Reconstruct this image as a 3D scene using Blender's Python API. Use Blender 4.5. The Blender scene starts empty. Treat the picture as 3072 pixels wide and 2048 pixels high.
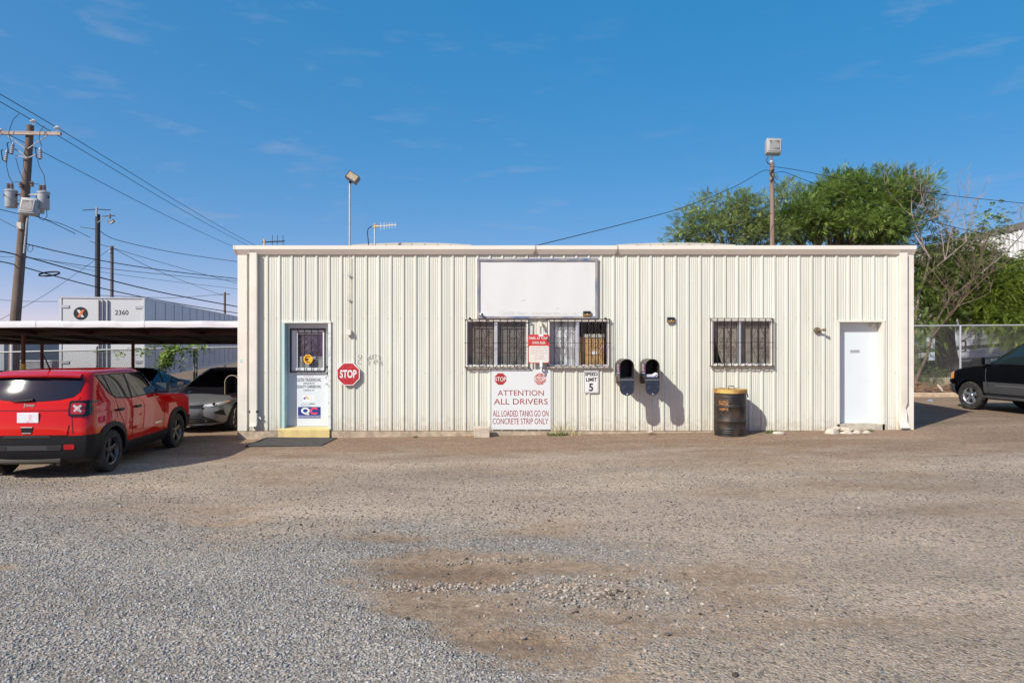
import bpy, bmesh, math, random
import numpy as np
from mathutils import Vector, Matrix, Euler

# ------------------------------------------------------------------ camera, sky, sun, exposure
SC = bpy.context.scene
CAM_H = 2.05
cam = bpy.data.cameras.new('camera'); cam.lens = 24.0; cam.sensor_width = 36.0
cam.clip_start = 0.05; cam.clip_end = 3000
cam_o = bpy.data.objects.new('camera', cam); SC.collection.objects.link(cam_o)
cam_o.location = (0, 0, CAM_H); cam_o.rotation_euler = (math.radians(90), 0, 0)
SC.camera = cam_o

SUN_TRAVEL = Vector((1.0, 1.0, -1.03)).normalized()
SUN_ELEV = math.asin(-SUN_TRAVEL.z)
w = bpy.data.worlds.new('World'); SC.world = w; w.use_nodes = True
nt = w.node_tree; nt.nodes.clear()
sky = nt.nodes.new('ShaderNodeTexSky'); sky.sky_type = 'NISHITA'; sky.sun_disc = False
sky.sun_elevation = SUN_ELEV; sky.sun_rotation = math.radians(225)
sky.altitude = 120; sky.air_density = 0.4; sky.dust_density = 0.5; sky.ozone_density = 2.0
gam = nt.nodes.new('ShaderNodeGamma'); gam.inputs[1].default_value = 0.30      # flatter, deeper blue like the photograph's processing
tint = nt.nodes.new('ShaderNodeMix'); tint.data_type = 'RGBA'; tint.blend_type = 'MULTIPLY'; tint.inputs[0].default_value = 1.0; tint.inputs[7].default_value = (6.3, 3.86, 3.58, 1)
tc = nt.nodes.new('ShaderNodeTexCoord')
mp = nt.nodes.new('ShaderNodeMapping'); mp.inputs['Scale'].default_value = (1.6, 1.6, 7.0); mp.inputs['Rotation'].default_value = (0.12, 0.2, 0.5); mp.inputs['Location'].default_value = (-7.08, 0.26, 7.55)
mp2 = nt.nodes.new('ShaderNodeMapping'); mp2.inputs['Location'].default_value = (-3.72, 7.09, -6.45)
nz = nt.nodes.new('ShaderNodeTexNoise'); nz.inputs['Scale'].default_value = 5.5; nz.inputs['Detail'].default_value = 7; nz.inputs['Roughness'].default_value = 0.58; nz.inputs['Distortion'].default_value = 0.25
nz2 = nt.nodes.new('ShaderNodeTexNoise'); nz2.inputs['Scale'].default_value = 1.7; nz2.inputs['Detail'].default_value = 2
r1 = nt.nodes.new('ShaderNodeMapRange'); r1.inputs[1].default_value = 0.56; r1.inputs[2].default_value = 0.80
r2 = nt.nodes.new('ShaderNodeMapRange'); r2.inputs[1].default_value = 0.46; r2.inputs[2].default_value = 0.66
mul = nt.nodes.new('ShaderNodeMath'); mul.operation = 'MULTIPLY'
mul2 = nt.nodes.new('ShaderNodeMath'); mul2.operation = 'MULTIPLY'; mul2.inputs[1].default_value = 0.60
mix = nt.nodes.new('ShaderNodeMix'); mix.data_type = 'RGBA'; mix.inputs[7].default_value = (2.6, 3.3, 4.7, 1)
hsv = nt.nodes.new('ShaderNodeHueSaturation'); hsv.inputs['Saturation'].default_value = 3.0; hsv.inputs['Value'].default_value = 1.0
bg = nt.nodes.new('ShaderNodeBackground'); bg.inputs['Strength'].default_value = 0.11
wo = nt.nodes.new('ShaderNodeOutputWorld')
L = nt.links.new
L(tc.outputs['Generated'], mp.inputs[0]); L(mp.outputs[0], nz.inputs['Vector']); L(tc.outputs['Generated'], mp2.inputs[0]); L(mp2.outputs[0], nz2.inputs['Vector'])
L(nz.outputs[0], r1.inputs[0]); L(nz2.outputs[0], r2.inputs[0]); L(r1.outputs[0], mul.inputs[0]); L(r2.outputs[0], mul.inputs[1])
L(mul.outputs[0], mul2.inputs[0]); L(mul2.outputs[0], mix.inputs[0]); L(sky.outputs[0], gam.inputs[0]); L(gam.outputs[0], hsv.inputs['Color']); L(hsv.outputs[0], tint.inputs[6]); L(tint.outputs[2], mix.inputs[6])
L(mix.outputs[2], bg.inputs['Color']); L(bg.outputs[0], wo.inputs[0])

sl = bpy.data.lights.new('sun', 'SUN'); sl.energy = 4.4; sl.angle = math.radians(0.53); sl.color = (1.0, 0.98, 0.88)
so = bpy.data.objects.new('sun', sl); SC.collection.objects.link(so)
so.rotation_euler = SUN_TRAVEL.to_track_quat('-Z', 'Y').to_euler(); so.location = (-20, -20, 30)

SC.view_settings.view_transform = 'Standard'; SC.view_settings.look = 'None'
SC.view_settings.exposure = 0.23; SC.view_settings.gamma = 1.0; SC.view_settings.use_curve_mapping = False
SC.cycles.use_denoising = True
SC.cycles.max_bounces = 6; SC.cycles.transparent_max_bounces = 12
SC.cycles.caustics_reflective = False; SC.cycles.caustics_refractive = False
SC.cycles.sample_clamp_indirect = 4.0

# ------------------------------------------------------------------ helpers
COL = SC.collection
RND = random.Random(7)
D = 14.7                      # distance to the front wall
F = 2048.0                    # focal length in photograph pixels
def at(px, py, Y): return Vector(((px - 1536) * Y / F, Y, CAM_H - (py - 1024) * Y / F))
def wx(px, Y=D): return (px - 1536) * Y / F
def wz(py, Y=D): return CAM_H - (py - 1024) * Y / F
def base_z(x): return 0.0145 * (min(max(x, -16.0), 8.6) + 2.45)
def lin(c): return tuple(((v / 255.0) / 12.92 if v / 255.0 <= 0.04045 else ((v / 255.0 + 0.055) / 1.055) ** 2.4) for v in c)

MATS = {}
def mat(name, col, rough=0.6, metal=0.0, var=0.0, vs=4.0, stretch=(1, 1, 1), col2=None, lo=0.35, hi=0.65, bump=0.0, bs=80.0, bdist=0.002,
        coat=0.0, spec=0.5, trans=0.0, island=0.0, rvar=0.0, detail=5, flake=0):
    if name in MATS: return MATS[name]
    m = bpy.data.materials.new(name); m.use_nodes = True
    t = m.node_tree; n = t.nodes; p = n['Principled BSDF']; ln = t.links.new
    p.inputs['Roughness'].default_value = rough; p.inputs['Metallic'].default_value = metal
    p.inputs['Specular IOR Level'].default_value = spec; p.inputs['Coat Weight'].default_value = coat; p.inputs['Coat Roughness'].default_value = 0.02
    p.inputs['Base Color'].default_value = (*col, 1)
    src = None
    if var or col2 or bump or rvar:
        c = n.new('ShaderNodeTexCoord'); g = n.new('ShaderNodeMapping'); g.inputs['Scale'].default_value = stretch
        ln(c.outputs['Object'], g.inputs[0])
    if var or col2 or rvar:
        z = n.new('ShaderNodeTexNoise'); z.inputs['Scale'].default_value = vs; z.inputs['Detail'].default_value = detail; z.inputs['Roughness'].default_value = 0.6
        ln(g.outputs[0], z.inputs['Vector'])
        r = n.new('ShaderNodeMapRange'); r.inputs[1].default_value = lo; r.inputs[2].default_value = hi
        ln(z.outputs[0], r.inputs[0])
        if var or col2:
            x = n.new('ShaderNodeMix'); x.data_type = 'RGBA'
            a = tuple(v * (1 - var) for v in col) if not col2 else col
            b = tuple(min(1, v * (1 + var)) for v in col) if not col2 else col2
            x.inputs[6].default_value = (*a, 1); x.inputs[7].default_value = (*b, 1)
            ln(r.outputs[0], x.inputs[0]); src = x.outputs[2]
        if rvar:
            q = n.new('ShaderNodeMapRange'); q.inputs[3].default_value = max(0.02, rough - rvar); q.inputs[4].default_value = min(1, rough + rvar)
            ln(z.outputs[0], q.inputs[0]); ln(q.outputs[0], p.inputs['Roughness'])
    if island:
        ge = n.new('ShaderNodeNewGeometry'); hs = n.new('ShaderNodeHueSaturation'); r = n.new('ShaderNodeMapRange')
        r.inputs[3].default_value = 1 - island; r.inputs[4].default_value = 1 + island
        ln(ge.outputs['Random Per Island'], r.inputs[0]); ln(r.outputs[0], hs.inputs['Value'])
        h2 = n.new('ShaderNodeMapRange'); h2.inputs[3].default_value = 0.485; h2.inputs[4].default_value = 0.515
        ln(ge.outputs['Random Per Island'], h2.inputs[0]); ln(h2.outputs[0], hs.inputs['Hue'])
        if src: ln(src, hs.inputs['Color'])
        else: hs.inputs['Color'].default_value = (*col, 1)
        src = hs.outputs[0]
    if src: ln(src, p.inputs['Base Color'])
    if bump:
        z2 = n.new('ShaderNodeTexNoise'); z2.inputs['Scale'].default_value = bs; z2.inputs['Detail'].default_value = 4
        ln(g.outputs[0], z2.inputs['Vector'])
        b = n.new('ShaderNodeBump'); b.inputs['Strength'].default_value = bump; b.inputs['Distance'].default_value = bdist
        ln(z2.outputs[0], b.inputs['Height']); ln(b.outputs[0], p.inputs['Normal'])
    if trans:
        tr = n.new('ShaderNodeBsdfTranslucent'); mx = n.new('ShaderNodeMixShader'); mx.inputs[0].default_value = trans
        if src: ln(src, tr.inputs['Color'])
        else: tr.inputs['Color'].default_value = (*col, 1)
        ln(p.outputs[0], mx.inputs[1]); ln(tr.outputs[0], mx.inputs[2]); ln(mx.outputs[0], n['Material Output'].inputs['Surface'])
    MATS[name] = m
    return m

def glass_mat(name, tint=(0.75, 0.8, 0.8), rough=0.01, ior=1.45, boost=0.0):
    if name in MATS: return MATS[name]
    m = bpy.data.materials.new(name); m.use_nodes = True; t = m.node_tree; n = t.nodes; n.remove(n['Principled BSDF'])
    tr = n.new('ShaderNodeBsdfTransparent'); tr.inputs[0].default_value = (*tint, 1)
    gl = n.new('ShaderNodeBsdfGlossy'); gl.inputs['Roughness'].default_value = rough
    fr = n.new('ShaderNodeFresnel'); fr.inputs[0].default_value = ior
    ad = n.new('ShaderNodeMath'); ad.operation = 'ADD'; ad.inputs[1].default_value = boost; ad.use_clamp = True
    mx = n.new('ShaderNodeMixShader'); ln = t.links.new
    ge = n.new('ShaderNodeNewGeometry'); iv = n.new('ShaderNodeMath'); iv.operation = 'SUBTRACT'; iv.inputs[0].default_value = 1.0; ml = n.new('ShaderNodeMath'); ml.operation = 'MULTIPLY'
    ln(ge.outputs['Backfacing'], iv.inputs[1]); ln(fr.outputs[0], ad.inputs[0]); ln(ad.outputs[0], ml.inputs[0]); ln(iv.outputs[0], ml.inputs[1]); ln(ml.outputs[0], mx.inputs[0]); ln(tr.outputs[0], mx.inputs[1]); ln(gl.outputs[0], mx.inputs[2])
    ln(mx.outputs[0], n['Material Output'].inputs['Surface']); MATS[name] = m
    return m

ORG = {}
def prop(o, label=None, cat=None, group=None, kind=None):
    if label: o['label'] = label
    if cat: o['category'] = cat
    if group: o['group'] = group
    if kind: o['kind'] = kind
    return o
def thing(name, label, cat, loc=(0, 0, 0), group=None, rotz=0.0):
    o = bpy.data.objects.new(name, None); o.empty_display_size = 0.1; COL.objects.link(o)
    o.location = loc; o.rotation_euler = (0, 0, rotz); ORG[o.name] = Vector(loc)
    return prop(o, label, cat, group)

class MB:
    """collects vertices and faces (world or local coordinates), then links them as one mesh object"""
    def __init__(s): s.v = []; s.f = []; s.mi = []; s.cur = 0
    def add(s, vs, fs):
        k = len(s.v); s.v += [tuple(p) for p in vs]
        for f in fs: s.f.append(tuple(i + k for i in f)); s.mi.append(s.cur)
        return s
    def box(s, c, size, rot=None, bev=0.0):
        a, b, h = size[0] / 2, size[1] / 2, size[2] / 2
        if bev:
            bm = bmesh.new(); bmesh.ops.create_cube(bm, size=1); bmesh.ops.scale(bm, vec=size, verts=bm.verts)
            bmesh.ops.bevel(bm, geom=bm.edges[:], offset=bev, segments=2, affect='EDGES', profile=0.5)
            vs = [v.co.copy() for v in bm.verts]; bm.verts.index_update(); fs = [[v.index for v in f.verts] for f in bm.faces]; bm.free()
        else:
            vs = [Vector(p) for p in ((-a, -b, -h), (a, -b, -h), (a, b, -h), (-a, b, -h), (-a, -b, h), (a, -b, h), (a, b, h), (-a, b, h))]
            fs = [(0, 3, 2, 1), (4, 5, 6, 7), (0, 1, 5, 4), (1, 2, 6, 5), (2, 3, 7, 6), (3, 0, 4, 7)]
        if rot is not None:
            M = rot if isinstance(rot, Matrix) else Euler(rot).to_matrix()
            vs = [M @ p for p in vs]
        c = Vector(c)
        return s.add([p + c for p in vs], fs)
    def bb(s, x0, x1, y0, y1, z0, z1, bev=0.0): return s.box(((x0 + x1) / 2, (y0 + y1) / 2, (z0 + z1) / 2), (abs(x1 - x0), abs(y1 - y0), abs(z1 - z0)), None, bev)
    def tube(s, pts, r, n=8, caps=True):
        pts = [Vector(p) for p in pts]; m = len(pts)
        rs = r if isinstance(r, (list, tuple)) else [r] * m
        vs = []; prev = None
        for i in range(m):
            d = (pts[min(i + 1, m - 1)] - pts[max(i - 1, 0)])
            d = d.normalized() if d.length > 1e-9 else Vector((0, 0, 1))
            if prev is None: u = d.orthogonal().normalized()
            else:
                u = prev - d * prev.dot(d)
                u = u.normalized() if u.length > 1e-6 else d.orthogonal().normalized()
            prev = u; q = d.cross(u)
            for k in range(n):
                a = 2 * math.pi * k / n
                vs.append(pts[i] + (u * math.cos(a) + q * math.sin(a)) * rs[i])
        fs = [(i * n + k, i * n + (k + 1) % n, (i + 1) * n + (k + 1) % n, (i + 1) * n + k) for i in range(m - 1) for k in range(n)]
        if caps: fs += [tuple(range(n))[::-1], tuple(range((m - 1) * n, m * n))]
        return s.add(vs, fs)
    def lathe(s, prof, n=24, M=None, close=False, caps=True):
        """prof: (r, z) pairs revolved about Z, then moved by M"""
        vs = []
        for (r, z) in prof:
            for k in range(n):
                a = 2 * math.pi * k / n; p = Vector((r * math.cos(a), r * math.sin(a), z)); vs.append(M @ p if M else p)
        m = len(prof); rng = range(m if close else m - 1)
        fs = [(i * n + k, i * n + (k + 1) % n, ((i + 1) % m) * n + (k + 1) % n, ((i + 1) % m) * n + k) for i in rng for k in range(n)]
        if not close and caps:
            if prof[0][0] > 1e-6: fs.append(tuple(range(n))[::-1])
            if prof[-1][0] > 1e-6: fs.append(tuple(range((m - 1) * n, m * n)))
        return s.add(vs, fs)
    def prism(s, poly, M, d):
        """2-D polygon extruded by d along local +Z, placed by matrix M"""
        n = len(poly); vs = [M @ Vector((p[0], p[1], 0)) for p in poly] + [M @ Vector((p[0], p[1], d)) for p in poly]
        fs = [tuple(range(n))[::-1], tuple(range(n, 2 * n))] + [(i, (i + 1) % n, n + (i + 1) % n, n + i) for i in range(n)]
        return s.add(vs, fs)
    def grid(s, P):
        m = len(P); n = len(P[0])
        return s.add([p for row in P for p in row], [(i * n + j, i * n + j + 1, (i + 1) * n + j + 1, (i + 1) * n + j) for i in range(m - 1) for j in range(n - 1)])
    def mesh(s, org=Vector((0, 0, 0)), smooth=None, name='mesh'):
        me = bpy.data.meshes.new(name); me.from_pydata([(p[0] - org[0], p[1] - org[1], p[2] - org[2]) for p in s.v], [], s.f); me.update()
        if any(s.mi): me.polygons.foreach_set('material_index', s.mi)
        if smooth is not None:
            me.polygons.foreach_set('use_smooth', [True] * len(me.polygons))
            try: me.set_sharp_from_angle(angle=math.radians(smooth))
            except Exception: pass
        return me
    def build(s, name, m, parent=None, smooth=None, org=None):
        ms = m if isinstance(m, (list, tuple)) else [m]
        o0 = ORG[parent.name] if parent is not None else (Vector(org) if org is not None else Vector((0, 0, 0)))
        me = s.mesh(o0, smooth, name)
        for x in ms: me.materials.append(x)
        o = bpy.data.objects.new(name, me); COL.objects.link(o)
        if parent is not None: o.parent = parent
        else: o.location = o0
        ORG[o.name] = o0
        return o

def copy_tree(o, parent=None):
    c = o.copy(); COL.objects.link(c); c.parent = parent; ORG[c.name] = ORG[o.name]
    for ch in [x for x in bpy.data.objects if x.parent == o]: copy_tree(ch, c)
    return c

_tc = {}
def text_polys(s, bold=0.0, shear=0.0, space=1.0):
    k = (s, bold, shear, space)
    if k in _tc: return _tc[k]
    cu = bpy.data.curves.new('t', 'FONT'); cu.body = s; cu.size = 1; cu.offset = bold; cu.shear = shear; cu.space_character = space; cu.resolution_u = 3
    o = bpy.data.objects.new('t', cu); COL.objects.link(o)
    dg = bpy.context.evaluated_depsgraph_get(); dg.update()
    me = bpy.data.meshes.new_from_object(o.evaluated_get(dg))
    V = np.array([v.co[:] for v in me.vertices]); P = [tuple(p.vertices) for p in me.polygons]
    bpy.data.objects.remove(o); bpy.data.curves.remove(cu); bpy.data.meshes.remove(me)
    _tc[k] = (V, P)
    return V, P
def lettering(mb, s, x0, x1, z0, z1, y, bold=0.0, shear=0.0, space=1.0, fit=True):
    """text on a plane facing -Y, fitted to the box x0..x1, z0..z1"""
    V, P = text_polys(s, bold, shear, space)
    a = V[:, 0].min(), V[:, 0].max(), V[:, 1].min(), V[:, 1].max()
    X = x0 + (V[:, 0] - a[0]) / (a[1] - a[0]) * (x1 - x0); Z = z0 + (V[:, 1] - a[2]) / (a[3] - a[2]) * (z1 - z0)
    mb.add([(X[i], y, Z[i]) for i in range(len(X))], P)
    return mb
def ngon(cx, cz, r, n, rot=0.0): return [(cx + r * math.cos(rot + 2 * math.pi * k / n), cz + r * math.sin(rot + 2 * math.pi * k / n)) for k in range(n)]
def rrect(x0, x1, z0, z1, r, n=4):
    out = []
    for (cx, cz, a0) in ((x1 - r, z1 - r, 0), (x0 + r, z1 - r, 90), (x0 + r, z0 + r, 180), (x1 - r, z0 + r, 270)):
        for k in range(n + 1):
            a = math.radians(a0 + 90 * k / n); out.append((cx + r * math.cos(a), cz + r * math.sin(a)))
    return out
def plate(mb, poly, y, d):
    """polygon in (x, z), front face at y facing -Y, thickness d going to +Y"""
    n = len(poly); vs = [(p[0], y, p[1]) for p in poly] + [(p[0], y + d, p[1]) for p in poly]
    a = sum(poly[i][0] * poly[(i + 1) % n][1] - poly[(i + 1) % n][0] * poly[i][1] for i in range(n))
    f0 = tuple(range(n)) if a > 0 else tuple(range(n))[::-1]
    fs = [f0, tuple(i + n for i in f0[::-1])] + [((i + 1) % n, i, n + i, n + (i + 1) % n) if a > 0 else (i, (i + 1) % n, n + (i + 1) % n, n + i) for i in range(n)]
    return mb.add(vs, fs)

# numpy value noise
_rs = np.random.RandomState(11); _tab = _rs.rand(256, 256)
def vnoise(x, y):
    xi = np.floor(x).astype(int); yi = np.floor(y).astype(int); fx = x - xi; fy = y - yi
    fx = fx * fx * (3 - 2 * fx); fy = fy * fy * (3 - 2 * fy)
    g = lambda a, b: _tab[a & 255, b & 255]
    return (g(xi, yi) * (1 - fx) + g(xi + 1, yi) * fx) * (1 - fy) + (g(xi, yi + 1) * (1 - fx) + g(xi + 1, yi + 1) * fx) * fy
def fbm(x, y, o=4):
    s = 0; a = 0.5; t = 0
    for i in range(o): s = s + a * vnoise(x + 17.3 * i, y + 9.1 * i); t += a; a *= 0.5; x = x * 2.03; y = y * 2.03
    return s / t
def sstep(a, b, x): t = np.clip((x - a) / (b - a), 0, 1); return t * t * (3 - 2 * t)

# ------------------------------------------------------------------ ground: one sheet to the horizon, gravel and dirt
DIRT = [(2300, 1480, 760, 30, .75), (2650, 1560, 620, 32, .7), (1950, 1860, 520, 60, .65), (2550, 1890, 520, 60, .6), (600, 1495, 560, 24, .7), (900, 1440, 700, 20, .5),   # patches of bare tan dirt: photograph px, py, half width, half height, strength
    (1460, 1690, 400, 52, 1.2), (1400, 1785, 460, 58, 1.1), (1540, 1860, 330, 66, 1.2), (1640, 1930, 300, 60, 1.0), (1830, 2010, 260, 60, .9), (1150, 1598, 170, 26, .8),
    (1600, 1588, 260, 28, .75), (2160, 1800, 330, 75, 1.0), (2120, 1720, 360, 45, .8), (1950, 1980, 260, 60, .7), (2050, 1500, 330, 26, .7), (1930, 1440, 260, 18, .5),
    (2700, 1440, 320, 22, .6), (2850, 1530, 260, 25, .6), (2500, 1600, 420, 30, .45), (2550, 1800, 500, 120, .35), (2800, 1950, 350, 60, .45), (2300, 1960, 330, 60, .5), (40, 1670, 90, 18, .9), (980, 1740, 170, 20, .6),
    (300, 1500, 420, 26, .55), (700, 1540, 360, 22, .6), (1100, 1520, 320, 22, .5), (850, 1410, 420, 22, .7), (1500, 1400, 600, 24, .6), (2300, 1400, 600, 30, .6),
    (250, 1590, 200, 18, .5), (950, 1945, 120, 25, .35), (2050, 1620, 300, 30, .4)]
def g_inv(px, py):
    Y = 2.0 * F / (py - 1024.0); return (px - 1536) * Y / F, Y
def dirt_mask(X, Y):
    Xw = X + (fbm(X * .9 + 31, Y * .9 + 2, 4) - .5) * 1.7; Yw = Y + (fbm(X * .9 + 3, Y * .9 + 52, 4) - .5) * 1.3
    Yc = np.maximum(Yw, 2.2); PX = 1536 + Xw * F / Yc; PY = 1024 + 2.0 * F / Yc
    wob = (fbm(X * 2.3 + 5, Y * 2.3 + 3, 5) - .5) * 1.3
    d = np.zeros_like(X)
    for (px, py, hw, hh, s) in DIRT:
        q = ((PX - px) / hw) ** 2 + ((PY - py) / hh) ** 2
        d = np.maximum(d, s * np.exp(-q * .75))
    streak = fbm(X * .55 + 13, Y * 2.4 + .25 * X, 5) - .5
    d = d + streak * .75 + wob * .22 + .10 * sstep(4.6, 8, Y)
    d = sstep(.22, 1.12, d)
    return np.clip(d, 0, 1)
def fines_mask(X, Y):
    Yc = np.maximum(Y, 2.2); PX = 1536 + X * F / Yc
    q = np.maximum(sstep(1350, 2150, PX + (fbm(X * .7 + 9, Y * .7, 3) - .5) * 900), sstep(5.8, 8.2, Y + (fbm(X * .6, Y * .9 + 77, 3) - .5) * 3) * sstep(-200, 1100, PX + (Y - 6) * 90))
    return np.clip(q * (.55 + .75 * fbm(X * 1.6 + 4, Y * 1.6, 4)), 0, 1)
def brown_mask(X, Y): return sstep(9.6, 13.4, Y + (fbm(X * .35 + 3, Y * .8, 3) - .5) * 3.0)
def rut_mask(X, Y):
    Yc = np.maximum(Y, 2.2); PX = 1536 + X * F / Yc; PY = 1024 + 2.0 * F / Yc
    q = ((PX - 1420) / 330) ** 2 + ((PY - 1705) / 55) ** 2
    q2 = ((PX - 1580) / 250) ** 2 + ((PY - 1890) / 75) ** 2
    return np.maximum(np.exp(-q * 1.1), .85 * np.exp(-q2 * 1.1)) * sstep(.28, .62, fbm(X * .8 + 5, Y * 2.6 + .3 * X, 4))
def ground_z(X, Y):
    X = np.asarray(X, float); Y = np.asarray(Y, float)
    z = 0.0145 * (np.clip(X, -16, 8.6) + 2.45)
    near = 1 - sstep(9, 12.5, Y)
    z = z + (fbm(X * .45 + 2, Y * .45, 3) - .5) * .06 * near
    z = z + (fbm(X * 2.2 + 7, Y * 2.2, 3) - .5) * .025 * near
    d = dirt_mask(X, Y); z = z - .012 * d * near
    r = rut_mask(X, Y)
    z = z + r * near * (-.035 + .04 * np.abs(np.sin(X * 1.1 + Y * 6.5 + 3 * fbm(X, Y, 2))) + .012 * np.sin((X * .8 - Y * .6) * 38) * (fbm(X * 1.5, Y * 1.5, 2) > .5))
    return z
def axis(fine0, fine1, st, far0, far1):
    a = list(np.arange(fine0, fine1 + 1e-6, st)); s = st; p = fine0
    lo = []
    while p > far0: s *= 1.25; p -= s; lo.append(p)
    hi = []; s = st; p = a[-1]
    while p < far1: s *= 1.25; p += s; hi.append(p)
    return np.array(lo[::-1] + a + hi)
gx = axis(-9.5, 10.5, .07, -700, 700); gy = axis(2.6, 13.0, .055, -60, 900)
GX, GY = np.meshgrid(gx, gy); GZ = ground_z(GX, GY)
ny, nx = GX.shape
me = bpy.data.meshes.new('ground')
me.vertices.add(nx * ny); me.vertices.foreach_set('co', np.stack([GX, GY, GZ], -1).ravel())
ii = (np.arange(ny - 1)[:, None] * nx + np.arange(nx - 1)[None]).ravel()
q = np.stack([ii, ii + 1, ii + 1 + nx, ii + nx], -1)
me.loops.add(q.size); me.loops.foreach_set('vertex_index', q.ravel().astype(np.int32))
me.polygons.add(len(q)); me.polygons.foreach_set('loop_start', (np.arange(len(q)) * 4).astype(np.int32)); me.polygons.foreach_set('loop_total', np.full(len(q), 4, np.int32))
me.polygons.foreach_set('use_smooth', np.ones(len(q), bool)); me.update(calc_edges=True)
at_ = me.attributes.new('mask', 'FLOAT_COLOR', 'POINT')
mk = np.ones((ny, nx, 4)); mk[..., 0] = dirt_mask(GX, GY); mk[..., 1] = brown_mask(GX, GY); mk[..., 2] = rut_mask(GX, GY); mk[..., 3] = fines_mask(GX, GY)
at_.data.foreach_set('color', mk.ravel().astype(np.float32))
ground = bpy.data.objects.new('ground', me); COL.objects.link(ground); prop(ground, 'grey gravel yard with patches of bare tan dirt', 'ground', kind='structure')

gm = bpy.data.materials.new('gravel_ground'); gm.use_nodes = True; t = gm.node_tree; n = t.nodes; ln = t.links.new; p = n['Principled BSDF']
p.inputs['Roughness'].default_value = 0.9; p.inputs['Specular IOR Level'].default_value = 0.25
ga = n.new('ShaderNodeAttribute'); ga.attribute_name = 'mask'; sp = n.new('ShaderNodeSeparateColor'); ln(ga.outputs['Color'], sp.inputs[0])
co = n.new('ShaderNodeTexCoord')
def NZ(scale, det, rough=.6, st=(1, 1, 1)):
    g_ = n.new('ShaderNodeMapping'); g_.inputs['Scale'].default_value = st; ln(co.outputs['Object'], g_.inputs[0])
    z = n.new('ShaderNodeTexNoise'); z.inputs['Scale'].default_value = scale; z.inputs['Detail'].default_value = det; z.inputs['Roughness'].default_value = rough; ln(g_.outputs[0], z.inputs['Vector']); return z.outputs[0]
def MR(src, a, b, c, d):
    r = n.new('ShaderNodeMapRange'); r.inputs[1].default_value = a; r.inputs[2].default_value = b; r.inputs[3].default_value = c; r.inputs[4].default_value = d; ln(src, r.inputs[0]); return r.outputs[0]
def MX(f, a, b, mode='MIX'):
    x = n.new('ShaderNodeMix'); x.data_type = 'RGBA'; x.blend_type = mode
    for s_, v in ((0, f), (6, a), (7, b)):
        if isinstance(v, (int, float)): x.inputs[s_].default_value = v
        elif isinstance(v, tuple): x.inputs[s_].default_value = (*v, 1)
        else: ln(v, x.inputs[s_])
    return x.outputs[2]
def MA(op, a, b):
    x = n.new('ShaderNodeMath'); x.operation = op
    for i_, v in ((0, a), (1, b)):
        if isinstance(v, (int, float)): x.inputs[i_].default_value = v
        else: ln(v, x.inputs[i_])
    return x.outputs[0]
vo = n.new('ShaderNodeTexVoronoi'); vo.inputs['Scale'].default_value = 42; ln(co.outputs['Object'], vo.inputs['Vector'])
vo2 = n.new('ShaderNodeTexVoronoi'); vo2.inputs['Scale'].default_value = 19; vo2.inputs['Randomness'].default_value = 1; ln(co.outputs['Object'], vo2.inputs['Vector'])
sv = n.new('ShaderNodeSeparateColor'); ln(vo.outputs['Color'], sv.inputs[0])
sv2 = n.new('ShaderNodeSeparateColor'); ln(vo2.outputs['Color'], sv2.inputs[0])
pebble = MX(MR(sv.outputs[0], 0, 1, 0, 1), (.17, .167, .163), (.46, .445, .43))
pebble = MX(MR(sv2.outputs[1], .55, 1, 0, .55), pebble, (.28, .235, .20))
dirt = MX(MR(NZ(9, 6), .3, .7, 0, 1), (.235, .178, .132), (.41, .33, .258))
brown = MX(MR(NZ(14, 8, .75), .3, .72, 0, 1), (.145, .092, .062), (.36, .26, .19))
brown = MX(MR(sv.outputs[1], .72, 1, 0, .8), brown, (.36, .31, .265))
fines = MX(MR(NZ(30, 7, .75), .3, .7, 0, 1), (.28, .232, .192), (.51, .445, .385))
fines = MX(MR(sv.outputs[2], .80, .95, 0, .75), fines, (.12, .105, .098))
pebble = MX(MR(MA('ADD', ga.outputs['Alpha'], MR(NZ(16, 5, .7), .3, .7, -.3, .3)), .2, .7, 0, 1), pebble, fines)
dn = MA('ADD', sp.outputs[0], MR(NZ(24, 6, .75), .3, .7, -.32, .32))
c1 = MX(MR(dn, .25, .8, 0, 1), pebble, dirt)
c2 = MX(MR(MA('ADD', sp.outputs[1], MR(NZ(1.4, 6, .7, (.6, 1.6, 1)), .3, .7, -.45, .45)), .3, .9, 0, .85), c1, brown)
c3 = MX(MR(sp.outputs[2], 0, 1, 0, .8), c2, (.175, .122, .085))
grain = MA('MULTIPLY', MR(NZ(55, 3, .8), .3, .7, .62, 1.34), MR(NZ(21, 4, .75), .3, .7, .80, 1.20))
big = MR(NZ(.55, 5, .6, (.5, 1.5, 1)), .28, .72, .74, 1.20)
bc = n.new('ShaderNodeCombineColor'); bg2 = MA('MULTIPLY', big, grain); ln(MA('MULTIPLY', bg2, 1.05), bc.inputs[0]); ln(MA('MULTIPLY', bg2, .965), bc.inputs[1]); ln(MA('MULTIPLY', bg2, .84), bc.inputs[2])
fin = MX(1.0, c3, bc.outputs[0], 'MULTIPLY')
dk = MX(MR(NZ(3.1, 3, .5, (1, 1, 1)), .74, .80, 0, .6), fin, (.07, .055, .045))
ln(dk, p.inputs['Base Color'])
gh = MA('MULTIPLY', MR(vo.outputs['Distance'], 0, .7, 1, 0), MR(sp.outputs[0], .2, .9, 1, .25))
gh = MA('ADD', gh, MA('MULTIPLY', NZ(70, 6, .8), .7))
gh = MA('ADD', gh, MA('MULTIPLY', MR(vo2.outputs['Distance'], 0, .8, 1, 0), .5))
bu = n.new('ShaderNodeBump'); bu.inputs['Strength'].default_value = 1.0; bu.inputs['Distance'].default_value = .009; ln(gh, bu.inputs['Height']); ln(bu.outputs[0], p.inputs['Normal'])
me.materials.append(gm)

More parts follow.
